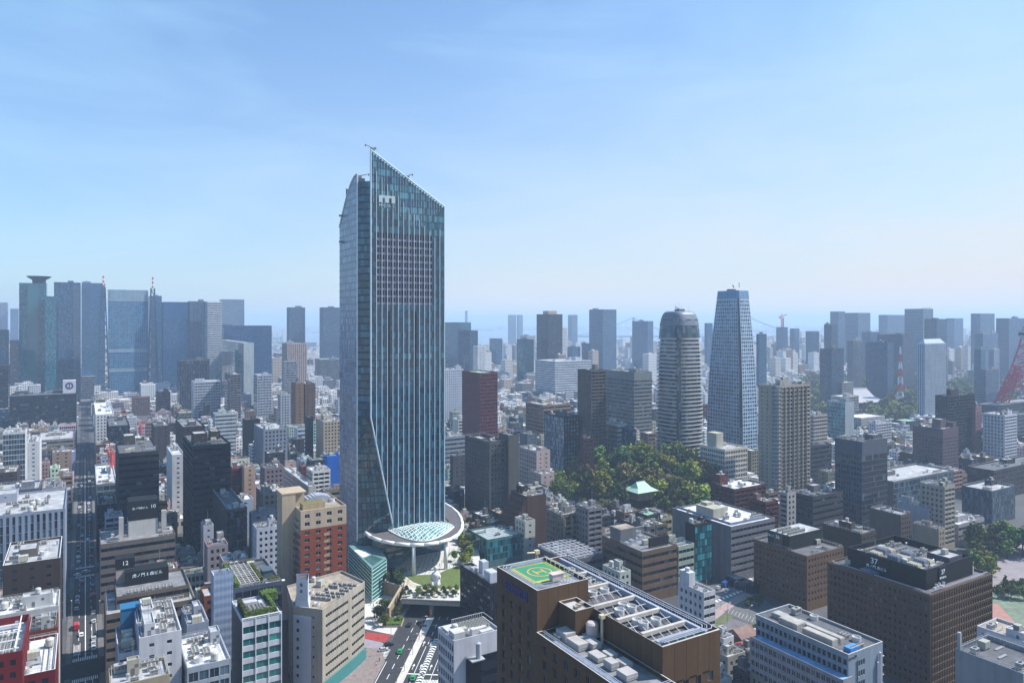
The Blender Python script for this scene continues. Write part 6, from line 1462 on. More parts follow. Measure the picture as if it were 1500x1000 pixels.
# --- right middle
og = B("office_building", "office building", "white grid-windowed hall with a cubic roof tower beside the wooded hill", 1025, 1062, 1095, 658, 580, 'QQ', (.74, .72, .68), 'n', 'l', ac=1, pent=0)
m = MB(); m.box(3, 12, og["_h"] - 1, 11, 22, og["_h"] + 11); part(og, "roof_tower", m, [wallm((.6, .58, .52))])
B("apartment_block", "apartment block", "red-brown terraced apartments with white roof decks below the wooded hill", 1041, 1076, 1122, 716, 480, 'BB', (.2, .065, .04), 'n', 'w', ac=3, pent=1, pc=(.22, .08, .05), ph=8)
B("apartment_block", "apartment block", "small red-brown block with a balcony front beside the larger terraced apartments", 1112, 1122, 1140, 735, 470, 'BB', (.25, .09, .05), 'n', 'b', ac=1, b=14)
B("apartment_block", "apartment block", "slender white-grey block with a roof tank right of the red-brown terraces", 1142, 1153, 1166, 722, 466, 'PB', (.5, .48, .46), 'n', 'l', ac=1)
B("office_building", "office building", "dark striped office with a frame-topped roof before the grey-blue twin-face tower", 1153, 1191, 1235, 727, 480, 'SQ', (.13, .12, .12), 'n', 'd', ac=8, pent=1, extra=3)
B("office_tower", "office tower", "grey-blue tower with dark glass panels sunk in both faces", 1223, 1263, 1300, 647, 500, 'GQ', (.2, .21, .25), 'n', 'd', ac=4, pent=1, extra=2, top=10, pc=(.2, .2, .22))
B("office_tower", "office tower", "mauve tower with stepped crown and dense small windows, in the right middle distance", 1337, 1381, 1404, 628, 640, 'pp', (.25, .19, .21), 'n', 'l', ac=6, pent=2, extra=2, ph=6, pc=(.25, .2, .22), top=8)
B("apartment_tower", "apartment block", "black balcony-striped apartment tower behind the mauve stepped tower", 1370, 1388, 1428, 580, 700, 'Bp', (.05, .055, .085), 'd', 'd', ac=2, pent=1, extra=1, pc=(.1, .09, .12), ph=7)
B("apartment_block", "apartment block", "dull pink slim block right of the black balcony-striped tower", 1427, 1429, 1438, 595, 720, 'oo', (.36, .26, .27), 'n', 'l', ac=0, b=14)
B("office_building", "office building", "long grey panelled office with a cubic roof block, before the mauve tower", 1296, 1309, 1397, 705, 530, 'GN', (.3, .3, .32), 'b', 'l', ac=8, pent=1, extra=2, b=30, pc=(.3, .3, .31))
B("office_building", "office building", "taupe block with blank dark flank above the 37 office's roof", 1274, 1320, 1335, 754, 450, 'pN', (.24, .19, .16), 'n', 'l', ac=1, pent=0)
B("apartment_tower", "apartment block", "slim cream tower with stacked balconies beside a white low block", 1369, 1384, 1399, 713, 460, 'BP', (.5, .47, .42), 'n', 'l', ac=2, pent=1, b=16)
B("office_building", "office building", "blue-white blank block with rows of roof vents left of the slim cream balcony tower", 1314, 1360, 1372, 744, 465, 'pN', (.46, .47, .52), 'n', 'd', ac=9, extra=4)
B("office_building", "office building", "glass-skinned blue-grey office with dark gridlines beside the dark trees", 1409, 1453, 1487, 719, 520, 'GG', (.16, .19, .23), 'b', 'l', ac=3, pent=1, extra=1, pc=(.08, .09, .11))
B("office_building", "office building", "dark brown long low office with a black roof block near the right edge", 1417, 1456, 1540, 689, 590, 'SS', (.13, .1, .09), 'n', 'd', ac=6, pent=2, extra=2, pc=(.04, .04, .06))
B("house", "building", "white modern three-storey building with roof skylights beside the trees", 1395, 1404, 1442, 768, 470, 'SP', (.46, .45, .46), 'n', 'w', ac=1, pent=1, b=24)
B("office_building", "office building", "brown building with a white-railed tan rooftop block behind the 37 office", 1205, 1262, 1283, 782, 400, 'SN', (.17, .125, .085), 'n', 'd', ac=8, pent=2, extra=3, pc=(.2, .15, .1), ph=5)
B("small_office", "office building", "beige low slab with round vents between the cream balcony tower and the 37 office", 1337, 1375, 1384, 775, 435, 'pN', (.46, .4, .32), 'n', 'l', ac=4)
B("office_building", "office building", "teal glass block with a white edge, left of the park trees", 1212, 1238, 1251, 589, 800, 'NG', (.5, .53, .55), 't', 'd', ac=1, pent=1, extra=0, lod=0)
B("apartment_block", "apartment block", "cream striped block between the beige apartment tower and the teal glass block", 1187, 1192, 1212, 608, 740, 'SS', (.52, .48, .44), 'n', 'l', ac=1)
B("apartment_block", "apartment block", "white apartments with stepped roofline before the park trees", 1272, 1284, 1306, 620, 770, 'BP', (.62, .62, .66), 'n', 'l', ac=1)
B("apartment_block", "apartment block", "white balcony block with a tall stair end, right of the mauve tower", 1464, 1472, 1490, 608, 700, 'BP', (.64, .64, .68), 'n', 'l', ac=1, b=20)
B("office_building", "office building", "wide grey office with a pale green roof beneath the red lattice tower", 1475, 1484, 1560, 608, 800, 'SS', (.2, .21, .25), 'n', 'e', ac=3, pent=1, lod=0)
B("hall", "hall", "low hall with a cream pitched-looking roof among park trees", 1324, 1330, 1349, 617, 880, 'NN', (.06, .1, .13), 'n', 'e', ac=0, pent=0, extra=0, b=20)
B("hall", "hall", "long white flat-roofed hall before the park's greenest trees", 1252, 1262, 1296, 612, 870, 'pp', (.55, .54, .52), 'n', 'w', ac=1, pent=0, extra=0, b=26)
ph_ = B("hotel", "hotel", "white-ribbed hotel tower with a gabled glass crown beside the park", 1344, 1355, 1386, 503, 1000, 'CC', (.55, .6, .65), 'b', 'w', ac=0, pent=0, extra=0, lod=0)
m = MB(); a, b, h = ph_["_a"], ph_["_b"], ph_["_h"]
m.poly([(1, 1, h), (a - 1, 1, h), (a - 6, b / 2, h + 6), (6, b / 2, h + 6)]); m.poly([(a - 1, b - 1, h), (1, b - 1, h), (6, b / 2, h + 6), (a - 6, b / 2, h + 6)]); m.poly([(a - 1, 1, h), (a - 1, b - 1, h), (a - 6, b / 2, h + 6)]); m.poly([(1, b - 1, h), (1, 1, h), (6, b / 2, h + 6)]); part(ph_, "gabled_crown", m, [wallm((.55, .6, .64), .4)])
# --- far right skyline
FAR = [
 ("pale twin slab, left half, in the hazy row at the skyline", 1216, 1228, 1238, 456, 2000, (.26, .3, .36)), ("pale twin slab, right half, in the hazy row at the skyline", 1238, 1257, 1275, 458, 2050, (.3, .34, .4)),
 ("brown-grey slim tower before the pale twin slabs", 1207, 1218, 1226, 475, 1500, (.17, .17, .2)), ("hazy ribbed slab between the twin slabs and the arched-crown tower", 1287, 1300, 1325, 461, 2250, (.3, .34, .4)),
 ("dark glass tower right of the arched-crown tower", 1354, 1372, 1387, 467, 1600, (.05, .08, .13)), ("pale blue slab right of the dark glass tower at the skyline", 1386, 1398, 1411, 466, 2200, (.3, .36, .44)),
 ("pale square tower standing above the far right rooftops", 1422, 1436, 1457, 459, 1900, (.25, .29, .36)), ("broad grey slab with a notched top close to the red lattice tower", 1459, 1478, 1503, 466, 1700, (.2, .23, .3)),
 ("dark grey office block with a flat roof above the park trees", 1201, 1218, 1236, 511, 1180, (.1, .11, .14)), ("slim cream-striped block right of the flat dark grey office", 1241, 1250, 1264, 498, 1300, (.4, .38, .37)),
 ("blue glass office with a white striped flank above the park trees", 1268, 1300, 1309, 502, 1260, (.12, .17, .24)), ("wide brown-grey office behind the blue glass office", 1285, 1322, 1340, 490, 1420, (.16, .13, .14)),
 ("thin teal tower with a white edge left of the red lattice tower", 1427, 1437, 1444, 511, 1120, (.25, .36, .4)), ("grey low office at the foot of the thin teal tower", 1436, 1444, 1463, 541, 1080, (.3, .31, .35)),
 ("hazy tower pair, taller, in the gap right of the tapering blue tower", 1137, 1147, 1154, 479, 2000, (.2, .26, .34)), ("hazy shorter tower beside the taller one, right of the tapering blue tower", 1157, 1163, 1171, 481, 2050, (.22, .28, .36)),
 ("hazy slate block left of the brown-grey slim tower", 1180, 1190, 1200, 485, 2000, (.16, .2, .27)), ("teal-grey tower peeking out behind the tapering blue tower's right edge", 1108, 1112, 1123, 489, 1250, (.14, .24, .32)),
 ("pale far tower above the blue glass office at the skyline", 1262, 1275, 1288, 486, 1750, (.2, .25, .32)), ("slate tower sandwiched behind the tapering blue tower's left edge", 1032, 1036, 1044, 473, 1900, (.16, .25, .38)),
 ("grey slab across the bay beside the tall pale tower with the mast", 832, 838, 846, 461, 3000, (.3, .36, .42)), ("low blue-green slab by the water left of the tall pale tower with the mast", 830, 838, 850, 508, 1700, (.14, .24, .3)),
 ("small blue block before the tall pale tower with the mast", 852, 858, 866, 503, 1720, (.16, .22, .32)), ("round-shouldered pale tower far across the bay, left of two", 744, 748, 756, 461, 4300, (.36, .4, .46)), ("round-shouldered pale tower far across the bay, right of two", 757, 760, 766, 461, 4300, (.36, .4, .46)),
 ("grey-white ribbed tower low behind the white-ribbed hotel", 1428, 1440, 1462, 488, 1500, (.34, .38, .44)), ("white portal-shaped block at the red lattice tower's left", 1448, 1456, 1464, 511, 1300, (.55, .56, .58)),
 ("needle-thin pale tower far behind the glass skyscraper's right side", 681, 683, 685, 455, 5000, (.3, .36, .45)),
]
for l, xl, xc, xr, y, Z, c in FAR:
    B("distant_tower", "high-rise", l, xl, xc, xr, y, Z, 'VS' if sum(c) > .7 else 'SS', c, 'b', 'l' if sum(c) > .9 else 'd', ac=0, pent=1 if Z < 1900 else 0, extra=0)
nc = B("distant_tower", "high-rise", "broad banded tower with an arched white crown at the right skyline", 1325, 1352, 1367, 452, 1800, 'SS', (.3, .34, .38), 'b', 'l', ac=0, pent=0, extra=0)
for i in range(5):
    m = MB(); m.tube((nc["_a"] * (i + .5) / 5 - 2, 3, nc["_h"]), (nc["_a"] * (i + .5) / 5 + 2, 3, nc["_h"] + 3), 1.2, n=5); part(nc, "crown_arch", m, [wallm((.55, .58, .6))])

# ================================================================ wooded hill, parks and trees
hx, hy = 111.0, 592.0                       # hill centre
def hillz(x, y):
    a, b = pq(x - hx, y - hy); r = (a / 85) ** 2 + (b / 80) ** 2
    return 29.0 * math.exp(-r * 1.6)
m = MB(); n = 36
hv = [[(hx - 130 + 260 * i / n, hy - 150 + 300 * j / n) for j in range(n + 1)] for i in range(n + 1)]
for i in range(n):
    for j in range(n):
        q = [hv[i][j], hv[i + 1][j], hv[i + 1][j + 1], hv[i][j + 1]]
        m.quad(*[(x, y, hillz(x, y) - .6) for x, y in q])
struct(ob("hill", m.mesh("hill", [groundm("woodland_floor", (.05, .05, .025), .3, .6, 1.4)], True)))
def crown_mesh(seed, w, h, nclump, nleaf, s, mat, cone=False):
    rg = random.Random(seed); m = MB()
    for c in range(nclump):
        if cone: f = (c + .5) / nclump; z = h * (.12 + .86 * f); rr = w * (1 - f) * .8 + .3; t = rg.random() * 6.28; cx, cy = rr * .5 * math.cos(t), rr * .5 * math.sin(t); cr_ = rr * .75
        else:
            t = rg.random() * 6.28; f = rg.random() ** .5; e = rg.uniform(-.5, 1); k = math.sqrt(max(.1, 1 - (e * .8) ** 2)); cx, cy, z = w * .68 * f * k * math.cos(t), w * .68 * f * k * math.sin(t), h * (.58 + .32 * e); cr_ = w * rg.uniform(.26, .44)
        for i in range(nleaf):
            d = Vector((rg.gauss(0, 1), rg.gauss(0, 1), rg.gauss(0, .8))).normalized() * cr_ * rg.uniform(.55, 1.05)
            p = Vector((cx, cy, z)) + d
            u = Vector((rg.uniform(-1, 1), rg.uniform(-1, 1), rg.uniform(-.6, .6))).normalized(); v = u.cross(d.normalized() + Vector((rg.uniform(-.5, .5),) * 3)); v = v.normalized() if v.length > .05 else u.orthogonal()
            a = s * rg.uniform(.6, 1.3); b = a * rg.uniform(.5, .9)
            m.quad(tuple(p - u * a), tuple(p - v * b), tuple(p + u * a), tuple(p + v * b))
    return m.mesh("crown", [mat])
def trunk_mesh(h, r, seed):
    rg = random.Random(seed); m = MB(); m.tube((0, 0, -.8), (.1, 0, h * .45), r, r * .7, 7); m.tube((.1, 0, h * .45), (.2, .1, h * .8), r * .7, r * .25, 6)
    for i in range(5):
        t = rg.random() * 6.28; z = h * rg.uniform(.32, .6); m.tube((.1, 0, z), (math.cos(t) * h * .24, math.sin(t) * h * .24, z + h * .24), r * .4, r * .12, 5)
    return m.mesh("trunk", [wallm((.09, .065, .045), .9)])
LF = {'g': leafm((.085, .125, .016), 'g'), 'o': leafm((.13, .13, .016), 'o'), 'd': leafm((.032, .055, .014), 'd'), 'b': leafm((.1, .07, .025), 'b'), 'y': leafm((.17, .185, .018), 'y')}
CR = {k: [crown_mesh(11 * i + ord(k), 5.2, 9.5, 15, 46, .62, LF[k]) for i in range(2)] for k in LF}
LOWCR = {k: [crown_mesh(5 * i + ord(k), 5.2, 9.5, 13, 13, 1.15, LF[k]) for i in range(2)] for k in LF}
CONE = crown_mesh(77, 4.4, 11, 16, 60, .55, leafm((.1, .15, .025), 'cone'), True)
TR = [trunk_mesh(9, .32, i) for i in range(3)]
TONE = {'g': "green", 'o': "olive-green", 'd': "dark evergreen", 'b': "brownish green", 'y': "fresh yellow-green"}
TREES = []
FARTREES = MB()
FAR_GROVES = ("the wooded mound in the park", "the park under the red lattice tower", "the gardens before the residential tower pair")
def tree(x, y, z, s, k, where, group, rg):
    if where in FAR_GROVES:
        n = len(FARTREES.v); me = rg.choice(LOWCR[k]); c, sn = math.cos(x), math.sin(x)
        FARTREES.v += [(x + s * (v.co.x * c - v.co.y * sn), y + s * (v.co.x * sn + v.co.y * c), z + s * v.co.z) for v in me.vertices]
        FARTREES.f += [tuple(n + i for i in p.vertices) for p in me.polygons]; FARTREES.m += ["goydb".index(k)] * len(me.polygons); return
    t = thing("tree", "", "tree", (x, y, z), rg.random() * 6.28, group); t.scale = (s * rg.uniform(.9, 1.15), s * rg.uniform(.9, 1.15), s * rg.uniform(.85, 1.15))
    ob("trunk", rg.choice(TR), t); ob("crown", CONE if k == 'c' else rg.choice(CR[k]), t)
    TREES.append((t, k, where, s)); return t
rg = random.Random(21)
# on the hill
pts = []
for i in range(5000):
    x = hx + rg.uniform(-120, 120); y = hy + rg.uniform(-125, 125); a, b = pq(x - hx, y - hy)
    if (a / 80) ** 2 + (b / 76) ** 2 > 1: continue
    px, py = toscreen(x, y, hillz(x, y))
    if not (793 < px < 1064): continue
    p, q = pq(x, y)
    if any(f[0] - 2 < p < f[2] + 2 and f[1] - 2 < q < f[3] + 2 for f in FOOT): continue
    tx_, ty_ = gp(938, 722, 22)
    if math.hypot(x - tx_, y - ty_) < 9 or (abs(px - 938) < 24 and y < ty_ and py < 760): continue
    if any((x - c) ** 2 + (y - d) ** 2 < 6.6 ** 2 for c, d in pts): continue
    pts.append((x, y))
    if len(pts) >= 165: break
for x, y in pts: tree(x, y, hillz(x, y) - .4, rg.choice([.8, 1.0, 1.2, 1.4, 1.7, 1.95]) * rg.uniform(.9, 1.1), rg.choice("gggoooddbyyg"), "the wooded hill", "trees on the wooded hill", rg)
def scatter(cells, n, smin, smax, kinds, where, group, gap=5.5, zf=lambda x, y: 0):
    got = []; k = 0
    while len(got) < n and k < 9000:
        k += 1; a = rg.choice(cells); px = rg.uniform(a[0], a[2]); py = rg.uniform(a[1], a[3]); x, y = gp(px, py); p, q = pq(x, y)
        if any(f[0] - 3 < p < f[2] + 3 and f[1] - 3 < q < f[3] + 3 for f in FOOT): continue
        if any((x - c) ** 2 + (y - d) ** 2 < gap ** 2 for c, d in got): continue
        got.append((x, y)); tree(x, y, zf(x, y), rg.uniform(smin, smax), rg.choice(kinds), where, group, rg)
scatter([(1180, 582, 1260, 600), (1225, 578, 1350, 596), (1180, 596, 1225, 615), (1290, 596, 1345, 606)], 48, 1.5, 2.2, "ggoddoy", "the temple park", "trees of the temple park", 9)
scatter([(1172, 556, 1345, 584)], 260, 1.5, 2.3, "ggoydb", "the park under the red lattice tower", "", 9)
scatter([(1330, 562, 1490, 598)], 170, 1.4, 2.2, "gyogd", "the park under the red lattice tower", "", 9)
scatter([(1180, 584, 1250, 606), (1262, 600, 1345, 626)], 110, 1.3, 2.0, "gyyog", "the park under the red lattice tower", "", 8)
scatter([(1100, 660, 1150, 700), (1108, 600, 1120, 640)], 14, .9, 1.4, "gyg", "the park under the red lattice tower", "", 7)
scatter([(1255, 606, 1330, 628), (1335, 596, 1372, 625), (1220, 606, 1250, 618)], 26, 1.2, 1.8, "gyod", "the temple park's near edge", "trees of the temple park", 8)
scatter([(1385, 590, 1440, 600), (1425, 588, 1478, 606), (1395, 600, 1450, 612)], 24, 1.3, 1.9, "gyoyg", "the park under the red lattice tower", "trees under the red lattice tower", 8)
scatter([(1428, 650, 1478, 672)], 14, 1.1, 1.7, "dgd", "the dark grove at the right edge", "trees of the right-hand grove", 7)
scatter([(1425, 798, 1510, 818)], 16, 1.2, 1.8, "dggd", "the park beside the glass-skinned office", "trees of the right-hand park", 6.5)
scatter([(1412, 828, 1452, 852)], 10, .9, 1.3, "oobg", "the park behind the 37 office", "trees of the right-hand park", 5)
scatter([(1455, 862, 1500, 880)], 7, .55, .9, "dgd", "the shrubs beside the red park path", "trees of the right-hand park", 4)
x, y = gp(1473, 866); tree(x, y, 0, .8, 'c', "the red park path", "trees of the right-hand park", rg)
scatter([(1060, 846, 1068, 850)], 2, .8, 1.0, "gy", "the worn side road", "street trees", 4)
scatter([(1108, 912, 1128, 926), (1095, 880, 1112, 890)], 7, .35, .6, "ggd", "the small earth park", "street trees", 3)
scatter([(255, 800, 272, 830)], 7, .7, 1.0, "dd", "the shaded yard by the taller dark tower", "trees of the shaded yard", 5)
scatter([(395, 548, 470, 566)], 10, 1.8, 2.2, "gog", "the gardens before the residential tower pair", "trees of the far gardens", 14)
for wh, cells, n_, s0, s1, ks in (("the lawn's planted front edge", [(590, 866, 675, 876)], 20, .28, .45, "gdoo"), ("the lawn's right side", [(664, 812, 690, 832), (672, 790, 690, 812)], 12, .5, .8, "gyg"), ("the shade beneath the canopy", [(560, 842, 596, 858)], 8, .35, .55, "dgd"), ("the canopy's right side", [(676, 770, 690, 800)], 8, .5, .7, "gyo")):
    k = 0; got = []
    while len(got) < n_ and k < 3000:
        k += 1; a = rg.choice(cells); x, y = gp(rg.uniform(a[0], a[2]), rg.uniform(a[1], a[3]), DZ)
        if any((x - c) ** 2 + (y - d) ** 2 < 2.6 ** 2 for c, d in got): continue
        got.append((x, y)); tree(x, y, DZ, rg.uniform(s0, s1), rg.choice(ks), wh, "trees round the lawn", rg)
for px, py, s in ((557, 912, .75), (563, 918, .6), (552, 905, .55), (572, 905, .5), (578, 898, .45), (582, 902, .5), (568, 893, .6), (560, 890, .55), (583, 912, .4)):
    x, y = gp(px, py); tree(x, y, 0, s, rg.choice("gd"), "the pale forecourt by the underpass", "trees by the forecourt", rg)

# green-roofed temple hall on the hill
x, y = gp(938, 722, 21)
tm = thing("temple_hall", "small temple hall with a pale green copper hipped roof among the hill's trees", "temple", (x, y, 17), TH)
m = MB(); m.box(-7, -6, 0, 7, 6, 7); part(tm, "wall", m, [wallm((.4, .33, .26))])
def hip(m, a, b, z0, z1, ra, ov=0.0):
    A4 = [(-a, -b, z0), (a, -b, z0), (a, b, z0), (-a, b, z0)]; mid = [(-a * .6, -b * .5, z0 + (z1 - z0) * .42), (a * .6, -b * .5, z0 + (z1 - z0) * .42), (a * .6, b * .5, z0 + (z1 - z0) * .42), (-a * .6, b * .5, z0 + (z1 - z0) * .42)]
    for i in range(4): m.quad(A4[i], A4[(i + 1) % 4], mid[(i + 1) % 4], mid[i])
    r0, r1 = (-ra, 0, z1), (ra, 0, z1)
    m.quad(mid[0], mid[1], r1, r0); m.quad(mid[2], mid[3], r0, r1); m.poly([mid[1], mid[2], r1]); m.poly([mid[3], mid[0], r0]); m.poly(A4[::-1])
m = MB(); hip(m, 10, 9, 6.6, 12.5, 4); part(tm, "roof", m, [groundm("copper_green", (.36, .52, .4), .5, .8, 1.15)])
m = MB(); m.tube((-4.2, 0, 12.55), (4.2, 0, 12.55), .35, n=6); part(tm, "ridge", m, [groundm("copper_green", (.36, .52, .4), .5, .8, 1.15)])
# great temple in the park
x, y = gp(1256, 596)
gt = thing("temple_hall", "large temple with sweeping grey tiled roofs in front of the park's wooded mound", "temple", (x, y, 0), R(14))
m = MB(); m.box(-26, -18, 0, 26, 18, 12); part(gt, "wall", m, [wallm((.3, .2, .16))])
m = MB(); hip(m, 36, 28, 11, 32, 18); part(gt, "roof", m, [groundm("grey_tile", (.38, .37, .4), .3, .85, 1.1)])
m = MB(); m.tube((-19, 0, 32.3), (19, 0, 32.3), 1.0, n=6); part(gt, "ridge", m, [groundm("grey_tile", (.38, .37, .4), .3, .85, 1.1)])
x, y = gp(1217, 588); g4 = thing("temple_hall", "small temple hall with a grey hipped roof left of the large temple", "temple", (x, y, 0), R(14))
m = MB(); m.box(-11, -8, 0, 11, 8, 7); part(g4, "wall", m, [wallm((.4, .36, .33))]); m = MB(); hip(m, 16, 12, 6.5, 15, 7); part(g4, "roof", m, [groundm("grey_tile", (.38, .37, .4), .3, .85, 1.1)])
B("office_building", "office building", "pale square office block standing against the large temple's left side", 1225, 1234, 1250, 560, 1190, 'QQ', (.5, .48, .46), 'd', 'w', ac=0, pent=0, extra=0)
B("office_building", "office building", "white low building with a flat roof in front of the large temple", 1217, 1236, 1258, 581, 1060, 'QP', (.55, .53, .5), 'd', 'w', ac=2, pent=1, extra=0)
# wooded mound
mx0, my0 = gp(1290, 585); 
m = MB(); n = 24
def mz(x, y): return 16 * math.exp(-(((x - mx0) / 75) ** 2 + ((y - my0 - 60) / 75) ** 2) * 1.5)
for i in range(n):
    for j in range(n):
        q = [(mx0 - 160 + 320 * (i + a) / n, my0 - 90 + 300 * (j + b) / n) for a, b in ((0, 0), (1, 0), (1, 1), (0, 1))]; m.quad(*[(a, b, mz(a, b) - .7) for a, b in q])
struct(ob("hill", m.mesh("hill", [groundm("woodland_floor", (.05, .05, .025), .3, .6, 1.4)], True)))
k = 0; got = []
while len(got) < 26 and k < 3000:
    k += 1; x, y = mx0 + rg.uniform(-90, 90), my0 + 60 + rg.uniform(-80, 80); p, q = pq(x, y)
    if any(f[0] - 3 < p < f[2] + 3 and f[1] - 3 < q < f[3] + 3 for f in FOOT) or any((x - c) ** 2 + (y - d) ** 2 < 100 for c, d in got): continue
    got.append((x, y)); tree(x, y, mz(x, y), rg.uniform(1.4, 2.0), rg.choice("bbdgo"), "the wooded mound in the park", "trees of the temple park", rg)

o = ob('distant_trees', FARTREES.mesh('distant_trees', [LF[k] for k in 'goydb'])); o['kind'] = 'stuff'
# ================================================================ red lattice tower
x, y = (1520 - 750) / F * 1000, 1000.0
lt = thing("lattice_tower", "tall red steel lattice tower with flared legs, half cut by the frame's edge", "tower", (x, y, 0), R(12))
FOOT.append((pq(x, y)[0] - 50, pq(x, y)[1] - 50, pq(x, y)[0] + 50, pq(x, y)[1] + 50))
RED = plainm((.5, .015, .03), .5)
def hw(z): return 4.2 + 43 * (1 - min(z, 250) / 250.0) ** 2.3 if z < 250 else 1.5
zs = [0, 14, 28, 42, 56, 70, 84, 98, 112, 124, 136, 148, 160, 175, 190, 205, 220, 235, 250]
for sx_, sy_ in ((-1, -1), (1, -1), (1, 1), (-1, 1)):
    m = MB()
    for z0, z1 in zip(zs, zs[1:]):
        a0, a1 = hw(z0), hw(z1); t0, t1 = max(1.2, a0 * .34 if z0 < 112 else 1), max(1.2, a1 * .34 if z1 < 112 else 1)
        if z0 < 84:
            c0_ = [(sx_ * (a0 - i * t0), sy_ * (a0 - j * t0), z0) for i, j in ((0, 0), (1, 0), (1, 1), (0, 1))]; c1_ = [(sx_ * (a1 - i * t1), sy_ * (a1 - j * t1), z1) for i, j in ((0, 0), (1, 0), (1, 1), (0, 1))]
            for i in range(4):
                j = (i + 1) % 4; m.tube(c0_[i], c1_[i], .9, .85, 5); m.tube(c0_[i], c1_[j], .45, n=4); m.tube(c0_[j], c1_[i], .45, n=4); m.tube(c1_[i], c1_[j], .45, n=4)
        else: m.tube((sx_ * a0, sy_ * a0, z0), (sx_ * a1, sy_ * a1, z1), 1.3, 1.2, 5)
    part(lt, "leg", m, [RED])
m = MB()
for z0, z1 in zip(zs[5:], zs[6:]):
    a0, a1 = hw(z0), hw(z1); k0 = [(-a0, -a0, z0), (a0, -a0, z0), (a0, a0, z0), (-a0, a0, z0)]; k1 = [(-a1, -a1, z1), (a1, -a1, z1), (a1, a1, z1), (-a1, a1, z1)]
    for i in range(4):
        j = (i + 1) % 4; m.tube(k0[i], k1[j], .7, n=4); m.tube(k0[j], k1[i], .7, n=4); m.tube(k1[i], k1[j], .7, n=4)
part(lt, "bracing", m, [RED])
m = MB()
a = hw(56)
for i in range(4):
    k4 = [(-1, -1), (1, -1), (1, 1), (-1, 1)]; c, d = k4[i], k4[(i + 1) % 4]; A0 = Vector((c[0] * hw(70), c[1] * hw(70), 72)); B0 = Vector((d[0] * hw(70), d[1] * hw(70), 72)); A1 = Vector((c[0] * hw(28), c[1] * hw(28), 28)); B1 = Vector((d[0] * hw(28), d[1] * hw(28), 28))
    for f in range(8):
        t0, t1 = f / 8, (f + 1) / 8; arc = lambda t: A1.lerp(B1, t) + Vector((0, 0, 26 * math.sin(math.pi * t))); top_ = lambda t: A0.lerp(B0, t)
        m.tube(tuple(arc(t0)), tuple(arc(t1)), .7, n=4); m.tube(tuple(top_(t0)), tuple(arc(t1)), .35, n=4); m.tube(tuple(arc(t0)), tuple(top_(t0)), .35, n=4); m.tube(tuple(arc(t0)), tuple(top_(t1)), .35, n=4)
    m.tube(tuple(A0), tuple(B0), .8, n=4)
part(lt, "arch_bracing", m, [RED])
m = MB(); m.prism([(-14, -14), (14, -14), (14, 14), (-14, 14)], 122, 126); m.prism([(-15.5, -15.5), (15.5, -15.5), (15.5, 15.5), (-15.5, 15.5)], 126, 134); m.prism([(-13, -13), (13, -13), (13, 13), (-13, 13)], 134, 138); part(lt, "observation_deck", m, [wallm((.55, .55, .57))])
m = MB(); m.prism([(-15.7, -15.7), (15.7, -15.7), (15.7, 15.7), (-15.7, 15.7)], 128, 131.5); part(lt, "deck_windows", m, [GL['b']])
B("office_building", "office building", "dark block spread beneath the red lattice tower's legs", 1440, 1462, 1560, 594, 980, 'SN', (.07, .08, .12), 'n', 'g', ac=0, pent=1, b=30)
# red and white radio mast among the offices
x, y = (1319 - 750) / F * 1230, 1230.0
mt = thing("radio_mast", "tapering red and white radio mast before the brown-grey offices above the park", "mast", (x, y, 0))
for k in range(8):
    z0, z1 = k * 13, (k + 1) * 13; r0, r1 = 7 - k * .78, 7 - (k + 1) * .78; m = MB()
    for i in range(4):
        t, u = math.pi / 2 * i + .5, math.pi / 2 * (i + 1) + .5; m.tube((r0 * math.cos(t), r0 * math.sin(t), z0), (r1 * math.cos(t), r1 * math.sin(t), z1), .6, n=4); m.tube((r0 * math.cos(t), r0 * math.sin(t), z0), (r1 * math.cos(u), r1 * math.sin(u), z1), .4, n=4); m.tube((r1 * math.cos(t), r1 * math.sin(t), z1), (r1 * math.cos(u), r1 * math.sin(u), z1), .4, n=4)
    part(mt, "mast_section", m, [plainm((.5, .04, .03)) if k % 2 == 0 else plainm((.7, .7, .7))])
# red construction cranes
for px, py, Z, hgt, lab in ((163, 686, 545, 13, "red lattice crane standing on a low roof beside the dark grey banded tower"), (206, 636, 690, 9, "small red lattice crane on the rooftops behind the black glass office"), (1146, 479, 2000, 26, "hazy red crane above the tower right of the tapering blue tower")):
    X, Y = (px - 750) / F * Z, Z; z0 = H - (py - HY) * Z / F
    c = thing("crane", lab, "crane", (X, Y, z0)); m = MB(); w_ = hgt * .1
    for s, u in ((-1, -1), (1, -1), (1, 1), (-1, 1)): m.tube((s * w_, u * w_, 0), (s * w_, u * w_, hgt), hgt * .028, n=4)
    for k in range(6):
        for s in (-1, 1): m.tube((-w_ * s, -w_, hgt * k / 6), (w_ * s, -w_, hgt * (k + 1) / 6), hgt * .016, n=4); m.tube((w_, -w_ * s, hgt * k / 6), (w_, w_ * s, hgt * (k + 1) / 6), hgt * .016, n=4)
    part(c, "mast", m, [plainm((.6, .04, .02))]); m = MB()
    m.tube((-hgt * .3, 0, hgt), (hgt * .5, 0, hgt * 1.35), hgt * .03, n=4); m.tube((-hgt * .3, 0, hgt * 1.15), (hgt * .5, 0, hgt * 1.38), hgt * .02, n=4); m.tube((0, 0, hgt), (-hgt * .1, 0, hgt * 1.5), hgt * .025, n=4); m.box(-hgt * .36, -hgt * .08, hgt * .96, -hgt * .18, hgt * .08, hgt * 1.12)
    for k in range(6): m.tube((-hgt * .3 + k * hgt * .13, 0, hgt * (1 + k * .058)), (-hgt * .25 + k * hgt * .13, 0, hgt * (1.15 + k * .036)), hgt * .014, n=4)
    part(c, "jib", m, [plainm((.6, .04, .02))])
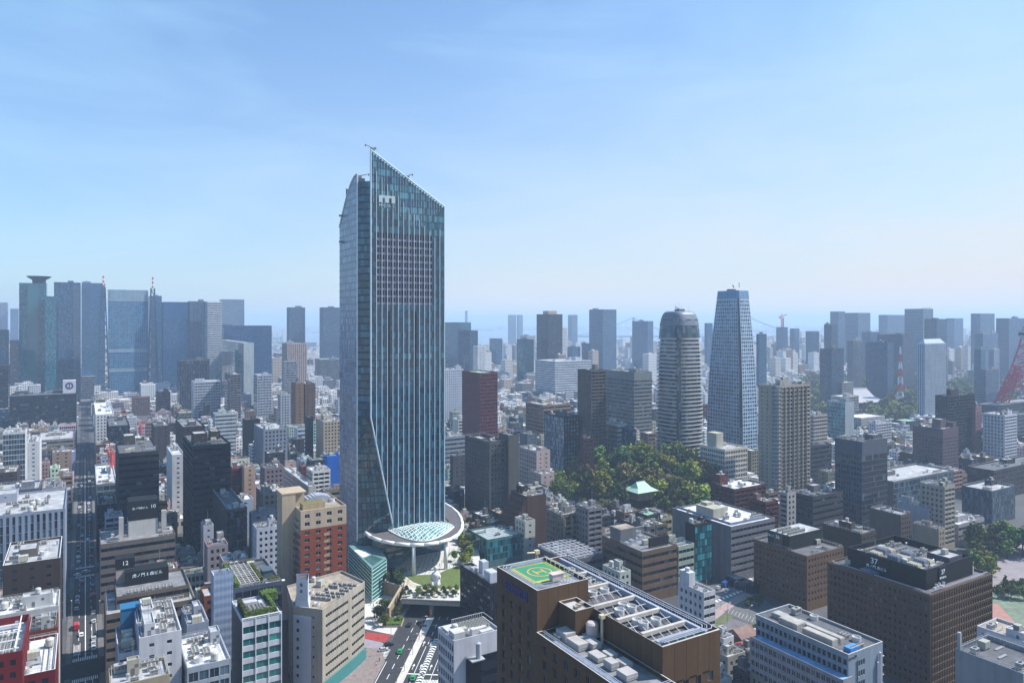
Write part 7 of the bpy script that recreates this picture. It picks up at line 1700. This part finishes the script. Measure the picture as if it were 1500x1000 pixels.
# suspension bridge over the bay
br = thing("suspension_bridge", "hazy white suspension bridge crossing the bay behind the banded towers", "bridge", (0, 0, 0)); ZB_ = 4600.0
bx_ = lambda px: (px - 750) / F * ZB_
BM = wallm((.5, .53, .56))
for px in (928, 1098):
    m = MB()
    for s in (-14, 14): m.box(bx_(px) - 5, ZB_ + s - 3, 0, bx_(px) + 5, ZB_ + s + 3, 170)
    for z in (60, 120, 166): m.box(bx_(px) - 4, ZB_ - 11, z, bx_(px) + 4, ZB_ + 11, z + 6)
    part(br, "bridge_tower", m, [BM])
m = MB(); m.box(bx_(800), ZB_ - 14, 44, bx_(1190), ZB_ + 14, 53); part(br, "deck", m, [BM])
for s in (-13, 13):
    m = MB(); P0 = [(bx_(840), ZB_ + s, 55), (bx_(928), ZB_ + s, 170)]
    pa = [(bx_(840 + 88 * i / 8), ZB_ + s, 55 + 115 * (i / 8) ** 1.5) for i in range(9)] + [(bx_(928 + 170 * i / 24), ZB_ + s, 60 + 110 * (2 * i / 24 - 1) ** 2) for i in range(1, 25)] + [(bx_(1098 + 88 * i / 8), ZB_ + s, 55 + 115 * (1 - i / 8) ** 1.5) for i in range(1, 9)]
    m.path(pa, 2.0, 4)
    for q in pa[::1]: m.tube(q, (q[0], q[1], 53), .6, n=3)
    part(br, "cable", m, [BM])
for k, px in enumerate(range(790, 1190, 40)):
    if px in (928, 1098): continue
    m = MB(); m.box(bx_(px) - 5, ZB_ - 10, 0, bx_(px) + 5, ZB_ + 10, 44); part(br, "pier", m, [BM])

# ================================================================ vehicles, people, street furniture
def car_parts(c, kind="car"):
    L_, W_, = (4.4, 1.75) if kind == "car" else (6.6, 2.1)
    m = MB()
    if kind == "car":
        prof = [(-2.2, .35), (2.2, .35), (2.2, .75), (1.3, .92), (.75, 1.42), (-1.2, 1.45), (-1.9, .98), (-2.2, .9)]
        lo = [(x, -W_ / 2, z) for x, z in prof]; hi = [(x, W_ / 2, z) for x, z in prof]; n = len(prof)
        for i in range(n): m.quad(lo[i], lo[(i + 1) % n], hi[(i + 1) % n], hi[i])
        m.poly(lo[::-1]); m.poly(hi)
    else:
        m.box(-3.3, -1.05, .5, 1.4, 1.05, 2.9); m.box(1.5, -1.0, .4, 3.3, 1.0, 2.2)
    body = m.mesh("body", [plainm(c, .3)])
    m = MB()
    if kind == "car":
        m.quad((1.27, -.75, .97), (1.27, .75, .97), (.8, .68, 1.4), (.8, -.68, 1.4)); m.quad((-1.25, -.68, 1.42), (-1.25, .68, 1.42), (-1.87, .75, 1.03), (-1.87, -.75, 1.03))
        for s in (-1, 1): m.quad((-1.6, s * .885, .98), (1.1, s * .885, .98), (.7, s * .885, 1.36), (-1.15, s * .885, 1.36))
    else: m.quad((3.31, -.9, 1.2), (3.31, .9, 1.2), (3.31, .85, 2.0), (3.31, -.85, 2.0))
    gl = m.mesh("window", [plainm((.015, .02, .025), .1)])
    return body, gl
m = MB(); m.tube((0, -.12, 0), (0, .12, 0), .34, n=12); WH = m.mesh("wheel", [plainm((.015, .015, .015), .8)])
CARC = {}; VEH = []
def vehicle(x, y, az, c, label, cat="car", kind="car", z=0.035, group="vehicles on the streets"):
    k = (c, kind)
    if k not in CARC: CARC[k] = car_parts(c, kind)
    v = thing("car" if kind == "car" else "truck", label, cat, (x, y, z), R(90 - az), group)
    VEH.append(v); ob("body", CARC[k][0], v); ob("window", CARC[k][1], v)
    xs = (1.35, -1.35) if kind == "car" else (2.3, -2.0)
    for a in xs:
        for s in (-.8, .8): ob("wheel", WH, v, (a, s, .34))
CW, CS, CB, CG, CR_, CY, CBL = (.7, .7, .7), (.4, .41, .43), (.02, .02, .025), (.02, .3, .1), (.4, .02, .02), (.65, .45, .02), (.03, .08, .25)
for t, s, c, l in ((27, -5.6, CG, "green taxi on the avenue's left carriageway"), (4, 5.4, CG, "green taxi waiting beside the striped hatch strip on the avenue"), (-13, -6.5, CY, "yellow taxi at the avenue's lower end"), (55, -7.8, CB, "black car leaving the underpass shade on the avenue"), (33, -12.5, CB, "black car turning out of the side street by the avenue"), (28, -13.6, CS, "silver car behind the black one on the side street"), (-40, 4, CW, "white car low on the avenue")):
    x, y = av(t, s)
    if t > -20: vehicle(x, y, 4.7 + (60 if s < -12 else 0), c, l)
wh = [("white", CW), ("silver", CS), ("black", CB), ("dark red", CR_), ("blue", CBL)]
ORD = ["nearest", "second nearest", "third nearest", "fourth nearest", "fifth nearest", "sixth nearest", "seventh nearest", "eighth nearest", "ninth nearest", "tenth nearest", "eleventh nearest", "twelfth nearest", "thirteenth nearest", "fourteenth nearest", "fifteenth nearest", "sixteenth nearest"]
cnt = {}
for px, py, ci in ((137, 950, 0), (137, 943, 1), (137.5, 936, 1), (136.5, 872, 3), (113, 882, 0), (113.5, 876, 1), (114.5, 824, 1), (114.5, 817, 0), (115, 810, 2), (131, 762, 1), (131, 756, 0), (130.5, 748, 1), (130, 738, 0), (131, 705, 0), (130.5, 699, 1), (130, 692, 0), (129.5, 685, 1), (120, 738, 2), (119.5, 712, 1), (121, 660, 0), (129, 660, 1), (121, 652, 2), (128, 648, 0), (122, 643, 1)):
    x, y = gp(px, py); nm, c = wh[ci]; k = cnt.get(nm, 0); cnt[nm] = k + 1
    vehicle(x, y, -30.8, c, "%s %s car queued on the shaded long street" % (ORD[k], nm))
rq = random.Random(8)
for i in range(44):
    q = 330 + i * 11 + rq.uniform(-3, 3); lane = rq.choice([-3.6, -1.4, 1.7, 3.9])
    if 346 < q < 366 or 484 < q < 502: continue
    nm, c = rq.choice(wh[:3] + wh[:3] + wh); x, y = xy(lane, q)
    if any(math.hypot(x - o.location.x, y - o.location.y) < 8 for o in VEH): continue
    vehicle(x, y, -30.8, c, "%s car in the traffic along the long street" % nm, group="traffic along the long street")
x, y = gp(112, 920); vehicle(x, y, -30.8, CR_, "red delivery truck with a white box at the kerb of the long street", "truck", "truck")
x, y = gp(126, 838); vehicle(x, y, 59, CW, "white car turning across the far crossing of the long street")
x, y = gp(113, 843); vehicle(x, y, -70, CW, "white car halfway through the turn at the far crossing")
for px, py, c, l, k in ((1065, 867, CW, "white estate car driving on the worn side road", "car"), (1082, 852, CR_, "dark red car parked by the verge of the worn side road", "car"), (1100, 851, CW, "white car nosing out from behind the 36 office", "car"), (1052, 862, CS, "silver van ahead of the blue truck on the worn side road", "car"), (1063, 858, CBL, "bright blue truck stopped on the worn side road", "truck"), (1065, 934, CW, "white car parked on the orange-marked parking ground", "car"), (1085, 945, CW, "white car parked beside the orange letters", "car"), (1108, 930, CS, "white lorry at the parking ground's far side", "truck"), (1074, 951, CB, "black car in the parking ground's near row", "car"), (1090, 950, CS, "silver car in the parking ground's near row", "car")):
    x, y = gp(px, py); vehicle(x, y, 42 if py < 900 else -40, c, l, "truck" if k == "truck" else "car", k)
# people: one continuous small figure each
def person_mesh(c, lg):
    m = MB(); m.lathe([(.12, 0), (.15, .05), (.17, .45), (.2, .85), (.19, 1.0), (.24, 1.35), (.2, 1.45), (.07, 1.5), (.07, 1.55), (.11, 1.62), (.11, 1.7), (.03, 1.76)], 8)
    me = m.mesh("person", [plainm(c), plainm((.35, .22, .16)), plainm(lg)])
    for p in me.polygons:
        z = p.center.z
        p.material_index = 2 if z < .9 else (0 if z < 1.47 else 1)
    return me
PM = {n: person_mesh(c, l) for n, c, l in (("dark suit", (.02, .02, .03), (.02, .02, .025)), ("white shirt", (.6, .6, .6), (.03, .03, .04)), ("grey coat", (.2, .2, .22), (.05, .05, .05)), ("red top", (.4, .05, .05), (.05, .05, .07)))}
PLACES = ["near the canopy's middle column", "between the two canopy columns", "by the paving's lit edge", "close to the canopy's right column", "in the canopy's shade", "beside the lawn's back edge", "walking from the lobby doors", "at the plaza's right end"]
for i, (px, py) in enumerate(((612, 833), (622, 836), (634, 822), (644, 829), (600, 836), (650, 822), (640, 815), (657, 815))):
    n = list(PM)[i % 4]; x, y = gp(px, py, DZ); o = ob("person", PM[n], None, (x, y, DZ + .02)); tag(o, "person in %s standing on the hexagon plaza %s" % (n, PLACES[i]), "person", "people on the plaza")
for i, (px, py, w_) in enumerate(((543, 886, "at the pale forecourt's far end"), (547, 888, "beside another walker on the pale forecourt"), (550, 893, "in the middle of the pale forecourt"), (556, 968, "on the brick pavement left of the avenue"), (551, 975, "at the brick pavement's near end"))):
    n = list(PM)[(i + 1) % 4]; x, y = gp(px, py); o = ob("person", PM[n], None, (x, y, .16)); tag(o, "person in %s walking %s" % (n, w_), "person", "people on the pavements")
# lamps and signals
def lamp_meshes():
    m = MB(); m.tube((0, 0, 0), (0, 0, 9), .12, .07, 6); m.tube((0, 0, 9), (1.9, 0, 9.5), .07, .05, 5); a = m.mesh("pole", [plainm((.25, .25, .26), .5, .3)])
    m = MB(); m.box(1.5, -.2, 9.35, 2.5, .2, 9.55); return a, m.mesh("lamp_head", [plainm((.5, .5, .5))])
LP, LH = lamp_meshes()
def lamp(x, y, rz, lab, grp="street lamps"):
    t = thing("street_lamp", lab, "street lamp", (x, y, 0), rz, grp); ob("pole", LP, t); ob("lamp_head", LH, t)
for i, (t, s, r_, l) in enumerate(((10, .3, 0, "grey street lamp on the avenue's median near the frame's lower edge"), (25, .5, 0, "grey street lamp midway along the avenue's median"), (44, .7, 0, "grey street lamp on the avenue's median nearest the underpass"), (24, -12.5, 0, "grey street lamp at the side-street corner"), (42, -13.6, 0, "grey street lamp beside the red paved patch"), (-6, 1.0, 0, "grey street lamp lowest on the median"))):
    x, y = av(t, s); lamp(x, y, r_, l)
for px, py, l in ((1056, 890, "dark street lamp on the verge left of the earth park"), (1076, 878, "dark street lamp on the verge at the worn road's middle"), (1092, 868, "dark street lamp on the verge before the glass porch"), (1066, 912, "dark street lamp at the earth park's kerb"), (1098, 916, "dark street lamp by the earth park's lower corner")):
    x, y = gp(px, py); lamp(x, y, R(40), l)
for px, py, l in ((105, 905, "slim street lamp on the long street's left pavement near the truck"), (104, 960, "slim street lamp at the near crossing of the long street"), (106, 850, "slim street lamp at the far crossing of the long street"), (146, 905, "slim street lamp on the long street's right pavement")):
    x, y = gp(px, py); lamp(x, y, R(-60), l)
x, y = av(40, .2)
t = thing("traffic_signal", "gantry traffic signal reaching over the avenue from its median", "traffic signal", (x, y, 0)); m = MB(); m.tube((0, 0, 0), (0, 0, 6.8), .15, .1, 6); m.tube((0, 0, 6.6), (9, 0, 6.9), .09, .06, 5); part(t, "pole", m, [plainm((.12, .11, .11), .5)])
m = MB(); m.box(.5, -.2, 6.3, 3.6, .2, 7.2); part(t, "sign_board", m, [plainm((.07, .05, .05))]); m = MB(); m.box(6.5, -.2, 6.5, 7.7, .2, 6.95); part(t, "signal_head", m, [plainm((.05, .05, .05))])
# low flat-topped flower bed and planter beside the underpass
x, y = av(56, -16)
t = thing("planter", "raised kerbed flower bed by the underpass mouth, with clipped shrubs", "planter", (x, y, 0)); m = MB(); m.box(-4.5, -4, 0, 4.5, 5, .9); part(t, "kerb", m, [wallm((.5, .45, .38))]); hedge(t, -4, -3.4, 4, 4.4, .9, 1.7, "shrubs", .5, 4)

# ================================================================ low houses before the frame's lower right edge
for i, (xl, xc, xr, yc, Z, w_, rf, l) in enumerate((
    (1050, 1060, 1075, 935, 300, WHITE, 'w', "white narrow house with a roof tank right of the helipad tower's end wall"), (1050, 1066, 1092, 962, 282, (.5, .48, .44), 'l', "grey-white house with cream roof tanks below the parking ground"),
    (1074, 1092, 1112, 985, 262, (.16, .15, .15), 'g', "dark grey house crowded with roof pipes at the frame's lower edge"), (1086, 1096, 1112, 955, 292, (.2, .19, .18), 'd', "small charcoal house with a yellow tank beside the parking ground"),
    (1046, 1056, 1072, 996, 262, (.55, .56, .58), 'w', "white low house at the lower edge next to the helipad tower"), (1112, 1118, 1136, 992, 258, (.4, .38, .36), 'l', "grey low house tucked left of the white 30 office"),
    (1118, 1126, 1146, 912, 325, (.3, .28, .26), 'l', "taupe house with a bare roof at the earth park's lower corner"))):
    B("house", "house", l, xl, xc, xr, yc, Z, 'pp', w_, 'n', rf, ac=4, pent=1 if i != 6 else 0, extra=2)
x, y = gp(1113, 972)
t = thing("house", "house with a red pitched tile roof beside the white 30 office", "house", (x - 3, y, 0), TH)
m = MB(); m.box(-5, -4, 0, 6, 7, 7); part(t, "wall", m, [wallm((.35, .28, .24))]); m = MB(); m.quad((-6, -5, 6.6), (7, -5, 6.6), (7, 1.5, 10), (-6, 1.5, 10)); m.quad((7, 8, 6.6), (-6, 8, 6.6), (-6, 1.5, 10), (7, 1.5, 10)); m.poly([(-6, 8, 6.6), (-6, -5, 6.6), (-6, 1.5, 10)]); m.poly([(7, -5, 6.6), (7, 8, 6.6), (7, 1.5, 10)]); part(t, "roof", m, [roofm((.36, .06, .04))])
x, y = gp(1108, 962)
t = thing("house", "house with a brown gabled roof behind the red pitched one", "house", (x - 4, y + 4, 0), TH)
m = MB(); m.box(-4, -2, 0, 5, 6, 8.4); part(t, "wall", m, [wallm((.3, .24, .22))]); m = MB(); m.quad((-5, -3, 8), (6, -3, 8), (6, 2, 11), (-5, 2, 11)); m.quad((6, 7, 8), (-5, 7, 8), (-5, 2, 11), (6, 2, 11)); m.poly([(-5, 7, 8), (-5, -3, 8), (-5, 2, 11)]); m.poly([(6, -3, 8), (6, 7, 8), (6, 2, 11)]); part(t, "roof", m, [roofm((.2, .12, .1))])

# ================================================================ the low-rise city between the named buildings
bpy.context.view_layer.update()
DG = bpy.context.evaluated_depsgraph_get()
EYE = Vector((0, 0, H))
def hidden(x, y, z):
    d = Vector((x, y, z)) - EYE; l = d.length
    ok, loc, n_, i_, o, mm = SC.ray_cast(DG, EYE, d / l, distance=l - 2)
    return ok
NOGO = [(-115, 190, 0, 428)]                # x0, y0, x1, y1: avenue, deck, skyscraper foot
hyp = pq(hx, hy)
def blocked(p0, q0, p1, q1):
    for f in FOOT:
        if p0 < f[2] + 1 and p1 > f[0] - 1 and q0 < f[3] + 1 and q1 > f[1] - 1: return True
    if p1 > -7.6 and p0 < 7.6: return True
    pc, qc = (p0 + p1) / 2, (q0 + q1) / 2; x, y = xy(pc, qc)
    if q0 < 365 and q1 > 347 and p0 < 95: return True
    if q0 < 501 and q1 > 485 and p0 < 130: return True
    if -120 < x < 2 and y < 432: return True
    a, b = pc - hyp[0], qc - hyp[1]
    if (a / 86) ** 2 + (b / 82) ** 2 < 1: return True
    px, py = toscreen(x, y, 0)
    if px > 1000 and px < 1215 and py > 815: return True
    if py > 815 and px > 560: return True
    if 1172 < px < 1350 and 554 < py < 624: return True
    if 1330 < px < 1500 and 560 < py < 614: return True
    if 1250 < px < 1335 and 600 < py < 632: return True
    if px > 1405 and py > 780: return True
    if 1425 < px < 1500 and 640 < py < 676: return True
    return False
BAYP = [gp(*c) for c in ((560, 523), (700, 521), (860, 519), (930, 517), (1010, 512), (1140, 507), (1180, 498), (1140, 489), (1080, 486), (900, 484), (760, 484), (650, 486), (420, 489), (400, 497))]
def inpoly(x, y, P):
    c = False; j = len(P) - 1
    for i in range(len(P)):
        if (P[i][1] > y) != (P[j][1] > y) and x < (P[j][0] - P[i][0]) * (y - P[i][1]) / (P[j][1] - P[i][1]) + P[i][0]: c = not c
        j = i
    return c
rg = random.Random(4)
CAND = []
def lots(q0, q1, pitch, wmin, wmax, dmin, hlo, hhi, gap):
    q = q0
    while q < q1:
        depth = rg.uniform(*dmin); k = rg.uniform(0, 20)
        p = -2400 + k
        while p < 3600:
            w = rg.uniform(wmin, wmax)
            x, y = xy(p + w / 2, q + depth / 2)
            if y > 150:
                px, py = toscreen(x, y, 0)
                if -60 < px < 1560 and py < 1120 and (y > 420 or px < 560): CAND.append((p, q, p + w, q + depth, x, y, px))
            p += w + (gap if rg.random() < .8 else gap + rg.uniform(2, 9))
        q += depth + (rg.uniform(.8, 2) if int(q / pitch) % 2 else rg.uniform(5, 8))
lots(330, 1000, 40, 6, 16, (8, 15), 0, 0, .7)
lots(1000, 2300, 50, 9, 26, (12, 24), 0, 0, 1.2)
IND, FARB = [], []
TALLC = {}
for (p0, q0, p1, q1, x, y, px) in CAND:
    if blocked(p0, q0, p1, q1): continue
    if y > 3000 and inpoly(x, y, BAYP): continue
    base = 10 if y < 700 else 12
    h = base + rg.expovariate(1 / 6.5); h = min(h, 38)
    if px > 1190 and y < 1000: h = min(h, 22)
    if 1150 < px and 900 < y < 1700: h = min(h * .8, 24)
    if 700 < px < 1150 and y < 640: h = min(h, 18)
    if px < 520 and y > 900: h *= 1.15
    if px > 1100 and y > 1700 and rg.random() < .1: h = rg.uniform(40, 85)
    if px < 1100 and y > 1500 and rg.random() < .05: h = rg.uniform(40, 80)
    if 7 < p0 < 18 and y < 900: h = max(h, rg.uniform(25, 36))
    (IND if y < 1080 else FARB).append((p0, q0, p1, q1, h, x, y, px))
def vis(b):
    p0, q0, p1, q1, h = b[:5]; pts_ = [xy((p0 + p1) / 2, (q0 + q1) / 2), xy(p0 + .5, q0 + .5), xy(p1 - .5, q0 + .5)]
    return sum(not hidden(*c, h + .3) for c in pts_) + (not hidden(*pts_[0], h * .7))
sc_ = []
for b in IND:
    v = vis(b)
    if v == 0: continue
    p0, q0, p1, q1, h, x, y, px = b; sc_.append((v * (p1 - p0) * (h + (q1 - q0) * .4) / y / y, b))
sc_.sort(key=lambda t: -t[0])
PICK = [b for s, b in sc_[:300]]
REST = [b for s, b in sc_[300:]] + FARB
PALW = [("white", (.66, .66, .67)), ("pale grey", (.48, .48, .5)), ("grey", (.3, .3, .31)), ("cream", (.56, .5, .4)), ("beige", (.44, .37, .29)), ("tan", (.33, .25, .18)), ("brown", (.17, .115, .085)), ("dark grey", (.12, .12, .13)), ("brick-red", (.26, .085, .06)), ("pinkish", (.5, .4, .38)), ("bluish white", (.54, .58, .65)), ("off-white", (.6, .58, .54)), ("white", (.7, .7, .7)), ("pale grey", (.55, .55, .56)), ("charcoal", (.1, .1, .11))]
WINS = [("small square windows", 'P'), ("long window bands", 'S'), ("tight rows of windows", 'p'), ("balcony rows", 'B'), ("ribbon windows", 'R'), ("a sparse window scatter", 'o'), ("a window grid", 'Q')]
ROOFS = [("pale flat roof", 'w'), ("grey roof", 'g'), ("dark roof", 'd'), ("bright white roof", 'w'), ("brownish roof", 'b'), ("pale flat roof", 'l'), ("bright white roof", 'w'), ("brownish roof", 'b'), ("grey roof", 'g'), ("green roof", 'e'), ("red roof", 'r')]
LAND = [(toscreen(o.location.x, o.location.y, 10), o) for o in COL.objects if o.parent is None and o.get("category") and o.name.split(".")[0] in ("office_building", "office_tower", "apartment_block", "apartment_tower", "hotel", "skyscraper", "residential_tower", "garden_roof_building", "wrapped_building")]
SMALL = []
for b in PICK:
    p0, q0, p1, q1, h, x, y, px = b
    cn, c = rg.choice(PALW); wn_, ws = rg.choice(WINS); rn, rf = rg.choice(ROOFS); g_l = rg.choice("nndbw")
    c = tuple(min(.74, v * rg.uniform(.88, 1.08)) for v in c); X, Y = xy(p0, q0)
    t = thing("small_building", "", "building", (X, Y, 0), TH, "low buildings between the towers"); a_, b_ = p1 - p0, q1 - q0
    s2 = rg.choice("oppPNN"); st1, st2 = ST[ws], (None if s2 == 'N' else ST[s2])
    shell(t, [(0, 0), (a_, 0), (a_, b_), (0, b_)], 0, h, [st1, st2, None, st2], c, g_l, rf, .9, 1 if y > 640 else 0, bot=3, top=1)
    npent = 1 if rg.random() < .75 else 0; tank = rg.random()
    clutter(t, .5, .5, a_ - .5, b_ - .5, h - .9, rg, rg.choice([1, 2, 3, 4, 6]), npent, rg.choice([tuple(min(.7, v * .8 + .12) for v in c), OFFW]), rg.choice([1, 2, 2]))
    SMALL.append((t, cn, wn_, rn, h, px, y))
# the rest of the city to the horizon: one sheet of blocks nobody could count
m = MB()
def blk(p0, q0, p1, q1, h, pent=True):
    c = [xy(p0, q0), xy(p1, q0), xy(p1, q1), xy(p0, q1)]; n = len(m.v)
    m.v += [(*k, 0) for k in c] + [(*k, h) for k in c]
    for f in ((0, 1, 5, 4), (1, 2, 6, 5), (2, 3, 7, 6), (3, 0, 4, 7), (4, 5, 6, 7)): m.f.append(tuple(n + i for i in f)); m.m.append(0)
    if pent and p1 - p0 > 7:
        for _ in range(rg.choice([1, 1, 2])):
            w, d = rg.uniform(2.5, (p1 - p0) * .45), rg.uniform(2.5, (q1 - q0) * .45); x, y = rg.uniform(p0 + .4, p1 - w - .4), rg.uniform(q0 + .4, q1 - d - .4); c = [xy(x, y), xy(x + w, y), xy(x + w, y + d), xy(x, y + d)]; n = len(m.v); hh = h + rg.uniform(1.5, 4)
            m.v += [(*k, h - .05) for k in c] + [(*k, hh) for k in c]
            for f in ((0, 1, 5, 4), (1, 2, 6, 5), (2, 3, 7, 6), (3, 0, 4, 7), (4, 5, 6, 7)): m.f.append(tuple(n + i for i in f)); m.m.append(0)
for b in REST: blk(*b[:5])
for i in range(5200):                       # beyond: coarser, out to the shore and past the bay
    y = 2200 * (7.0 ** (rg.random())); px = rg.uniform(-40, 1540); x = (px - 750) / F * y
    if inpoly(x, y, BAYP): continue
    if 1172 < px < 1490 and toscreen(x, y, 0)[1] > 556: continue
    p, q = pq(x, y); w, d = rg.uniform(18, 60), rg.uniform(18, 60); h = 12 + rg.expovariate(1 / 10.0)
    if rg.random() < (.05 if px > 1100 else .03): h = rg.uniform(45, 105)
    if y > 6000: w *= 2; d *= 2; h = min(h, 60)
    if any(p < f[2] + 1 and p + w > f[0] - 1 and q < f[3] + 1 and q + d > f[1] - 1 for f in FOOT): continue
    blk(p, q, p + w, q + d, min(h, 105), y < 3500)
o = ob("distant_city_blocks", m.mesh("distant_city_blocks", [citym()])); o["kind"] = "stuff"
# far-off hills behind the bay
m = MB(); N_ = 60
for i in range(N_):
    a0, a1 = -14000 + 28000 * i / N_, -14000 + 28000 * (i + 1) / N_; z0 = 30 + 40 * (math.sin(i * .7) + math.sin(i * .31 + 1)) ; z1 = 30 + 40 * (math.sin((i + 1) * .7) + math.sin((i + 1) * .31 + 1))
    z0, z1 = max(8, z0), max(8, z1); m.quad((a0, 23000, 0), (a1, 23000, 0), (a1, 23600, z1), (a0, 23600, z0)); m.quad((a0, 23600, z0), (a1, 23600, z1), (a1, 25000, 0), (a0, 25000, 0))
struct(ob("hills", m.mesh("hills", [groundm("far_hills", (.05, .06, .05), .002)])))

# ================================================================ labels for the repeated buildings and trees
def lname(o):
    s = o["label"]
    for cut in (" with ", ",", " beside ", " behind ", " before ", " right of ", " left of ", " in ", " at ", " by ", " below ", " above ", " cut ", " seen ", " between ", " standing ", " and ", " joined ", " from ", " close ", " tight ", " near ", " far ", " covered ", " dotted ", " stepping ", " cap"):
        i = s.find(cut)
        if i > 8: s = s[:i]
    return " ".join(s.split()[:6])
names_ = {}
for _, o in LAND: names_.setdefault(lname(o), []).append(o)
LANDU = [(s, o, lname(o)) for s, o in LAND if len(names_[lname(o)]) == 1]
used = {}
SIZE = lambda h: "low" if h < 15 else ("mid-height" if h < 22 else "tallish")
def place(px, y, z):
    best = sorted(LANDU, key=lambda t: math.hypot((t[0][0] - px), 5 * (t[1].location.y - y) / max(t[1].location.y, y) * 40))[:4]
    return best
for t, cn, wn_, rn, h, px, y in SMALL:
    done = False
    for s, o, nm in place(px, y, 0):
        oy = o.location.y
        rel = ("behind" if y > oy + 25 else "before") if abs(s[0] - px) < 25 else ("right of" if px > s[0] else "left of")
        for body in ("%s %s block with %s" % (SIZE(h), cn, rn), "%s %s block with %s" % (SIZE(h), cn, wn_)):
            l = "%s, %s the %s" % (body, rel, nm)
            if len(l.split()) <= 16 and l not in used: used[l] = t; t["label"] = l; done = True; break
        if done: break
    k = 0
    while not done:
        s, o, nm = LANDU[(k * 7 + int(px)) % len(LANDU)] if k > 8 else place(px, y, 0)[k % 4]
        l = "%s block with %s, %s the %s" % (cn, [rn, wn_][k % 2], ["farther from", "well beyond", "some way past", "a street away from"][(k // 2) % 4], nm); k += 1
        if len(l.split()) <= 16 and l not in used: used[l] = t; t["label"] = l; done = True
tl = {}
for t, k, wh_, s in TREES: tl.setdefault((k, wh_), []).append(t)
for (k, wh_), ts_ in tl.items():
    kind = TONE.get(k, "bright green cone-shaped")
    art = "tree" if len(ts_) > 1 else "single tree"
    for t in ts_:
        t["label"] = "%s %s of %s" % (kind, art, wh_) if "beside" not in wh_ else "%s %s among %s" % (kind, art, wh_)
        if len(ts_) > 1: t["group"] = "%s trees of %s" % (kind, wh_)

# ================================================================ the air itself
hm = bpy.data.materials.new("haze"); hm.use_nodes = True; ht = hm.node_tree; ht.nodes.remove(ht.nodes["Principled BSDF"])
pv = ht.nodes.new("ShaderNodeVolumePrincipled"); pv.inputs["Color"].default_value = (*HAZE_COLOR, 1); pv.inputs["Density"].default_value = HAZE_DENSITY; pv.inputs["Anisotropy"].default_value = 0.1
ht.links.new(pv.outputs["Volume"], ht.nodes["Material Output"].inputs["Volume"])
m = MB(); m.box(-16000, -400, -1.5, 16000, 28000, 262); o = ob("haze", m.mesh("haze", [hm])); o["kind"] = "stuff"
